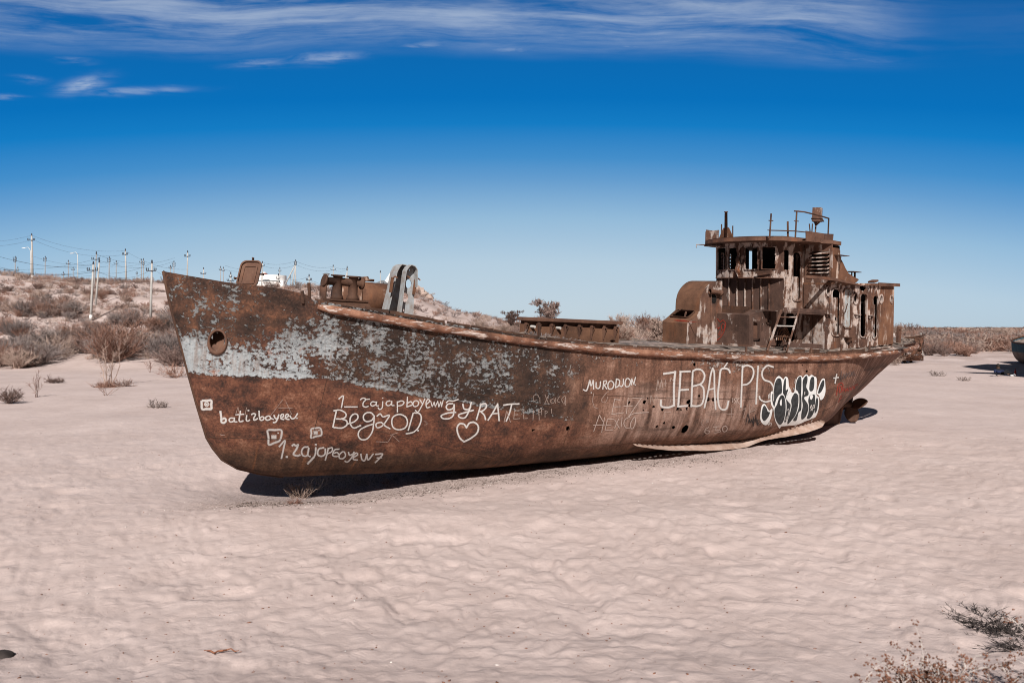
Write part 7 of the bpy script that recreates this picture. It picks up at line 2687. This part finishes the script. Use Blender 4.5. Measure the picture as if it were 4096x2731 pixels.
FARLOD = [shrub_arrays(140 + k, 1.0, 1.5, 14, 9, .050, tl=.28, stem_r=.02) for k in range(6)]
LOD = [shrub_arrays(100 + k, 1.0, 1.5, 20, 20, .022, tl=.25, stem_r=.012) for k in range(6)]
LOW = [shrub_arrays(120 + k, 1.0, 2.3, 16, 10, .040, tl=.28, stem_r=.015) for k in range(5)]
rng = np.random.default_rng(5)
for nm, mt, seed in (('hill_scrub', 'twig_pale', 1), ('dry_scrub', 'twig_brown', 2), ('rusty_scrub', 'twig_red', 3), ('grey_scrub', 'twig_grey', 4)):
    rng = np.random.default_rng(seed * 77)
    it = []
    n_h = 1500 if seed < 3 else 900
    for k in range(n_h):                                # dune slope and crest
        x = rng.uniform(-30, 1160)
        Y = rng.uniform(62, 122)
        p = at_y(x, 0, Y)
        z_ = gz(p.x, Y)
        if fbm(np.array([p.x / 9]), np.array([Y / 9]), 3)[0] < .40:
            continue
        it.append((LOW[rng.integers(5)], (p.x, Y, z_), rng.uniform(.20, .62), rng.uniform(0, 6), rng.uniform(.8, 1.3)))
    for k in range(150):                                # crest line
        x = rng.uniform(-30, 960)
        Y = rng.uniform(108, 120)
        p = at_y(x, 0, Y)
        it.append((LOD[rng.integers(6)], (p.x, Y, gz(p.x, Y)), rng.uniform(.35, 1.0), rng.uniform(0, 6), 1.1))
    for k in range(190):                                # flat behind the ship
        x = rng.uniform(930, 1560)
        Y = 90 * (4.5 ** (rng.random() ** 1.2))
        p = at_y(x, 0, Y)
        it.append((LOD[rng.integers(6)], (p.x, Y, gz(p.x, Y)), rng.uniform(.4, 1.3) * (.6 if x < 1180 else 1), rng.uniform(0, 6), 1.5))
    for k in range(330):                                # right belt out to the horizon
        x = rng.uniform(1980, 2420)
        Y = 92 * (9.0 ** (rng.random() ** 1.1))
        p = at_y(x, 0, Y)
        it.append((LOD[rng.integers(6)], (p.x, Y, gz(p.x, Y)), rng.uniform(.7, 2.0), rng.uniform(0, 6), 1.6))
    for k in range(420):                                # far plain
        x = rng.uniform(1100, 2450)
        Y = 400 * (6.0 ** rng.random())
        p = at_y(x, 0, Y)
        it.append((FARLOD[rng.integers(6)], (p.x, Y, gz(p.x, Y)), rng.uniform(1.2, 3.2), rng.uniform(0, 6), 5.0))
    merged(nm, it, mt)


def tree(label, px, ybase, ytop, Y, seed, mat, w):
    b = at_y(px, ybase, Y)
    b.z = gz(b.x, Y)
    h = at_y(px, ytop, Y).z - b.z
    root = empty('tree', b)
    tag(root, label, 'tree')
    rng = random.Random(seed)
    tr = MB()
    crown_v, crown_f, n0 = [], [], 0
    for k in range(7):
        a = rng.uniform(0, 6.28)
        sp = rng.uniform(.05, .42) * w
        hh = h * rng.uniform(.62, .98)
        P = [Vector((0, 0, -.2))]
        for i in range(1, 6):
            t = i / 5
            P.append(Vector((math.cos(a) * sp * t ** 1.2 + rng.gauss(0, .05), math.sin(a) * sp * t ** 1.2 + rng.gauss(0, .05), hh * t)))
        tr.tube(P, [.16 * (1 - .16 * i) for i in range(6)], 6)
        for i in range(3, 6):
            for c_ in range(3):
                v, f = shrub_arrays(seed * 50 + k * 9 + i * 3 + c_, 1.0, 1.1, 11, 13, .085, tl=.34, droop=.35, up=.7, stem_r=.02)
                sc_ = h * rng.uniform(.12, .20)
                o3 = P[i] + Vector((rng.gauss(0, .3), rng.gauss(0, .3), -sc_ * .5))
                crown_v.append(v * sc_ + np.array(o3, dtype=np.float32))
                crown_f.append(f + n0)
                n0 += len(v)
    tr.build('trunk', M['stem_dark'], root, True)
    link_mesh('crown', np_mesh('crown', np.concatenate(crown_v), np.concatenate(crown_f)), M[mat], root)


tree('tallest rust-brown desert tree standing behind the cargo hatch', 1252, 765, 686, 105, 5, 'twig_brown', 3.8)
tree('smaller rust-brown desert tree left of the cargo hatch', 1176, 765, 713, 100, 6, 'twig_brown', 2.2)
tree('reddish desert tree beside the companionway at its left', 1512, 765, 731, 95, 8, 'twig_pale', 2.6)

# single plants on the open sand
def plant(name, px, y, seed, h, w, nbr, ntw, bw, tl, mat, label, droop=0.0, up=.5, cat='plant', Y=None, stem_r=.006, clump=0.):
    p = at_ground(px, y) if Y is None else Vector(((px - HX) / F * Y, Y, gz((px - HX) / F * Y, Y)))
    v, f = shrub_arrays(seed, h, w, nbr, ntw, bw, tl, droop, up, stem_r, clump)
    o = link_mesh(name, np_mesh(name, v, f), M[mat])
    o.location = p - Vector((0, 0, .02))
    tag(o, label, cat)
    return o


plant('sapling', 249, 884, 201, 2.6, 2.2, 12, 24, .018, .45, 'twig_pale', 'thin bare sapling rising from a mat of litter on the open sand', up=1.1, stem_r=.022)
plant('litter_mat', 243, 889, 202, .28, 3.4, 60, 10, .03, .3, 'twig_red', 'flat reddish litter mat at the foot of the thin sapling', up=.2, cat='litter')
plant('low_shrub', 287, 888, 203, .38, 1.8, 30, 10, .025, .25, 'twig_brown', 'low twisted twigs right of the thin sapling', up=.3, cat='bush')
plant('sprig', 84, 912, 204, 1.15, .6, 9, 14, .014, .25, 'twig_red', 'tall dry sprig leaning on the sand at the left', up=1.4, stem_r=.012)
plant('tussock', 20, 927, 205, .62, .95, 46, 16, .022, .22, 'twig_brown', 'round brown tussock alone on the sand at the left edge', cat='bush')
plant('low_shrub', 362, 936, 206, .32, 1.5, 32, 12, .022, .2, 'twig_grey', 'grey low shrub on the sand just left of the bow', up=.3, cat='bush')
plant('low_shrub', 128, 880, 207, .34, 1.5, 30, 12, .025, .22, 'twig_brown', 'flat brown shrub on the sand below the bush row', up=.3, cat='bush')
plant('low_shrub', 150, 820, 208, 1.2, 1.7, 30, 16, .022, .3, 'twig_pale', 'pale dry shrub standing apart in front of the bush row', cat='bush')
plant('sprig', 244, 908, 209, .7, .8, 8, 10, .012, .2, 'twig_red', 'reddish sprig in front of the thin sapling')
plant('sprig', 345, 855, 210, 1.0, .7, 10, 12, .014, .25, 'twig_red', 'dry sprig between the bush row and the bow', up=1.2)
plant('low_shrub', 402, 868, 211, .8, 1.9, 36, 14, .022, .3, 'twig_red', 'reddish low shrub half hidden by the bow', up=.4, cat='bush')
plant('branch_and_shadow_twigs', 2153, 864, 212, .42, 1.3, 16, 12, .03, .2, 'twig_grey', 'grey dead branch on the sand right of the stern', up=.3, cat='branch')
plant('branch_and_shadow_twigs', 2214, 874, 213, .30, 1.3, 14, 12, .03, .18, 'twig_grey', 'second grey dead branch lying nearer the long shadow', up=.25, cat='branch')
plant('dry_grass', 2055, 838, 214, 1.0, 1.6, 34, 14, .02, .3, 'twig_pale', 'pale dry grass under the stern beside the small wreck', cat='grass tuft')
plant('grass_tuft', 690, 1144, 215, .32, .62, 46, 8, .009, .10, 'twig_pale', 'reddish dry grass tuft on the sand below the bow', up=.4, cat='grass tuft', stem_r=.004)
plant('grass_tuft', 722, 1132, 216, .30, .55, 22, 7, .010, .10, 'stem_white', 'bleached dead twigs on the bank below the bow', up=.6, cat='grass tuft', stem_r=.006)
plant('grass_tuft', 676, 1158, 217, .10, .6, 34, 6, .009, .10, 'twig_red', 'flat orange roots spilling down the bank below the bow', up=.25, cat='grass tuft', stem_r=.004)
plant('sprig', 812, 1102, 218, .22, .25, 6, 3, .008, .08, 'twig_pale', 'little pale twig at the edge of the hull shadow', up=.8, stem_r=.004)
plant('sprig', 886, 1112, 219, .16, .3, 12, 6, .008, .06, 'twig_red', 'tiny orange sprig on the gravel below the graffiti', up=.6, stem_r=.004)


# dead seed-bearing shrub in the near right corner
def seed_shrub(name, label, x, y, seed, h, spread, nst, lean=(0, 0)):
    rng = random.Random(seed)
    z = gz(x, y)
    root = empty(name, (x, y, z - .03))
    tag(root, label, 'bush')
    st, sv, sf, sn = MB(), [], [], 0
    oct_ = np.array([(1, 0, 0), (-1, 0, 0), (0, 1, 0), (0, -1, 0), (0, 0, 1), (0, 0, -1)], dtype=np.float32)
    of = np.array([(0, 2, 4), (2, 1, 4), (1, 3, 4), (3, 0, 4), (2, 0, 5), (1, 2, 5), (3, 1, 5), (0, 3, 5)], dtype=np.int32)

    def seeds(p, n, s):
        nonlocal sn
        for _ in range(n):
            c_ = np.array(p) + np.array([rng.gauss(0, s), rng.gauss(0, s), rng.gauss(0, s * .8)])
            r = rng.uniform(.004, .010)
            q = oct_ * np.array([r * rng.uniform(.7, 1.3), r * rng.uniform(.7, 1.3), r * rng.uniform(.6, 1.1)]) + c_
            sv.append(q.astype(np.float32))
            sf.append(of + sn)
            sn += 6

    def grow(p, d, L, r, lvl):
        n = 5
        P = [p]
        for i in range(n):
            d = (d + Vector((rng.gauss(0, .15), rng.gauss(0, .15), rng.gauss(.03, .10)))).normalized()
            P.append(P[-1] + d * L / n)
        st.tube(P, [r * (1 - .14 * i) for i in range(n + 1)], 5, False)
        if lvl < 2:
            for k in range(rng.randint(4, 6) if lvl == 0 else rng.randint(2, 4)):
                i = rng.randint(2, n)
                dd = (d + Vector((rng.gauss(0, .7), rng.gauss(0, .7), rng.gauss(.15, .3)))).normalized()
                grow(P[i], dd, L * rng.uniform(.35, .6), r * .55, lvl + 1)
        if lvl > 0:
            for k in range(3):
                seeds(P[rng.randint(2, n)], rng.randint(1, 5), .012)
    for k in range(nst):
        a = rng.uniform(0, 6.28)
        ln = rng.uniform(.1, 1.0) * spread
        grow(Vector((rng.gauss(0, .05), rng.gauss(0, .05), 0)), Vector((math.cos(a) * ln + lean[0], math.sin(a) * ln + lean[1], 1)).normalized(), h * rng.uniform(.6, 1.0), .0085, 0)
    st.build('stems', M['stem_white'], root, True)
    if sv:
        link_mesh('seed_heads', np_mesh('seed_heads', np.concatenate(sv), np.concatenate(sf)), M['chip_brown'], root)
    return root


seed_shrub('dead_shrub', 'dead shrub with pale stems and brown seed heads in the near right corner', (2150 - HX) / F * 4.65, 4.65, 3, .55, .9, 16)
seed_shrub('dead_shrub', 'second dead shrub with dense brown seed heads at the right edge of the bottom', (2330 - HX) / F * 4.7, 4.7, 4, .46, .9, 15)
seed_shrub('dead_shrub', 'leggy dead shrub at the right edge throwing a dark tangled shadow', (2520 - HX) / F * 5.35, 5.35, 6, .62, .75, 16, (-.15, .1))
# dark twigs laid flat on the sand in place of that shrub's shadow
for px_, py_, sd_, w_, lb_ in ((2262, 1432, 301, 1.25, 'dark twigs standing in for a shrub shadow on the sand, its tip the leftmost in the lower right'), (2325, 1462, 302, 1.3, 'darkest tangle of twigs standing in for shrub shadow at the right edge above the dead shrubs'), (2370, 1500, 303, .9, 'dark twigs in place of shrub shadow, cut off by the right edge near the bottom')):
    plant('branch_and_shadow_twigs', px_, py_, sd_, .30, w_, 60, 14, .010, .11, 'stem_dark', lb_, up=.12, cat='branch', stem_r=.007).scale = (1, 1, .38)
# curled dry blade in the lower left
p = at_ground(475, 1507)
pts = []
for k in range(9):
    q = at_ground(473 + k * 9.5, 1506 + 4 * math.sin(k * .8) + (2 if k > 5 else 0))
    pts.append(q + Vector((0, 0, .035 + .015 * abs(math.sin(k * 1.3)))))
tag(MB().tube(pts, [.004, .008, .009, .008, .009, .008, .006, .005, .003], 5).build('dry_blade', M['chip_brown']), 'curled brown dry plant blade on the sand in the lower left', 'leaf')
p = at_ground(12, 1516)
bm = bmesh.new()
bmesh.ops.create_icosphere(bm, subdivisions=3, radius=.11)
for v in bm.verts:
    v.co *= 1 + .35 * mnoise.noise(v.co * 9)
    v.co.z *= .6
me = bpy.data.meshes.new('stone')
bm.to_mesh(me)
bm.free()
o_ = link_mesh('stone', me, M['stem_dark'], None, True)
o_.location = p + Vector((-.05, 0, .0))
tag(o_, 'dark stone half sunk in the sand at the lower left corner', 'stone')


# litter: uncountable chips and shells
def chips(name, pts, mat, smin, smax, flat=.4):
    rng = np.random.default_rng(len(pts))
    oct_ = np.array([(1, 0, 0), (-1, 0, 0), (0, 1, 0), (0, -1, 0), (0, 0, 1), (0, 0, -1)], dtype=np.float32)
    of = np.array([(0, 2, 4), (2, 1, 4), (1, 3, 4), (3, 0, 4), (2, 0, 5), (1, 2, 5), (3, 1, 5), (0, 3, 5)], dtype=np.int32)
    n = len(pts)
    s = rng.uniform(smin, smax, n) * rng.uniform(.5, 1, n)
    a = rng.uniform(0, 6.28, n)
    el_ = rng.uniform(.5, 2.4, n)
    q = np.repeat(oct_[None], n, 0) * rng.uniform(.6, 1.2, (n, 6, 1))
    x = q[:, :, 0] * s[:, None] * el_[:, None]
    y = q[:, :, 1] * s[:, None]
    X = x * np.cos(a)[:, None] - y * np.sin(a)[:, None] + pts[:, 0:1]
    Y = x * np.sin(a)[:, None] + y * np.cos(a)[:, None] + pts[:, 1:2]
    Z = q[:, :, 2] * s[:, None] * flat + pts[:, 2:3] + s[:, None] * flat * .5
    v = np.stack([X, Y, Z], -1).reshape(-1, 3)
    f = (of[None] + (np.arange(n) * 6)[:, None, None]).reshape(-1, 3)
    tag(link_mesh(name, np_mesh(name, v, f), M[mat]), kind='stuff')


rng = np.random.default_rng(9)
n = 1500
Yq = 5.2 * (7.0 ** rng.random(n))
Xq = Yq * rng.uniform(-.68, .68, n)
chips('leaf_litter', np.stack([Xq, Yq, ground(Xq, Yq)], -1), 'chip_brown', .006, .017)
n = 1500
t = rng.random(n)
Xq = -4.7 + 10 * t ** 1.5
Yq = 14.0 + (Xq + 4.0) * .48 + rng.normal(0, .38, n)
chips('gravel', np.stack([Xq, Yq, ground(Xq, Yq)], -1), 'pebble_dark', .006, .022, .6)
n = 420
Xq = np.concatenate([rng.uniform(-6, 10, 260), rng.uniform(-9, 14, 160)])
Yq = np.concatenate([13.8 + (Xq[:260] + 4.0) * .48 + rng.normal(0, .6, 260), rng.uniform(6, 26, 160)])
chips('shell_chips', np.stack([Xq, Yq, ground(Xq, Yq)], -1), 'chip_white', .006, .018)
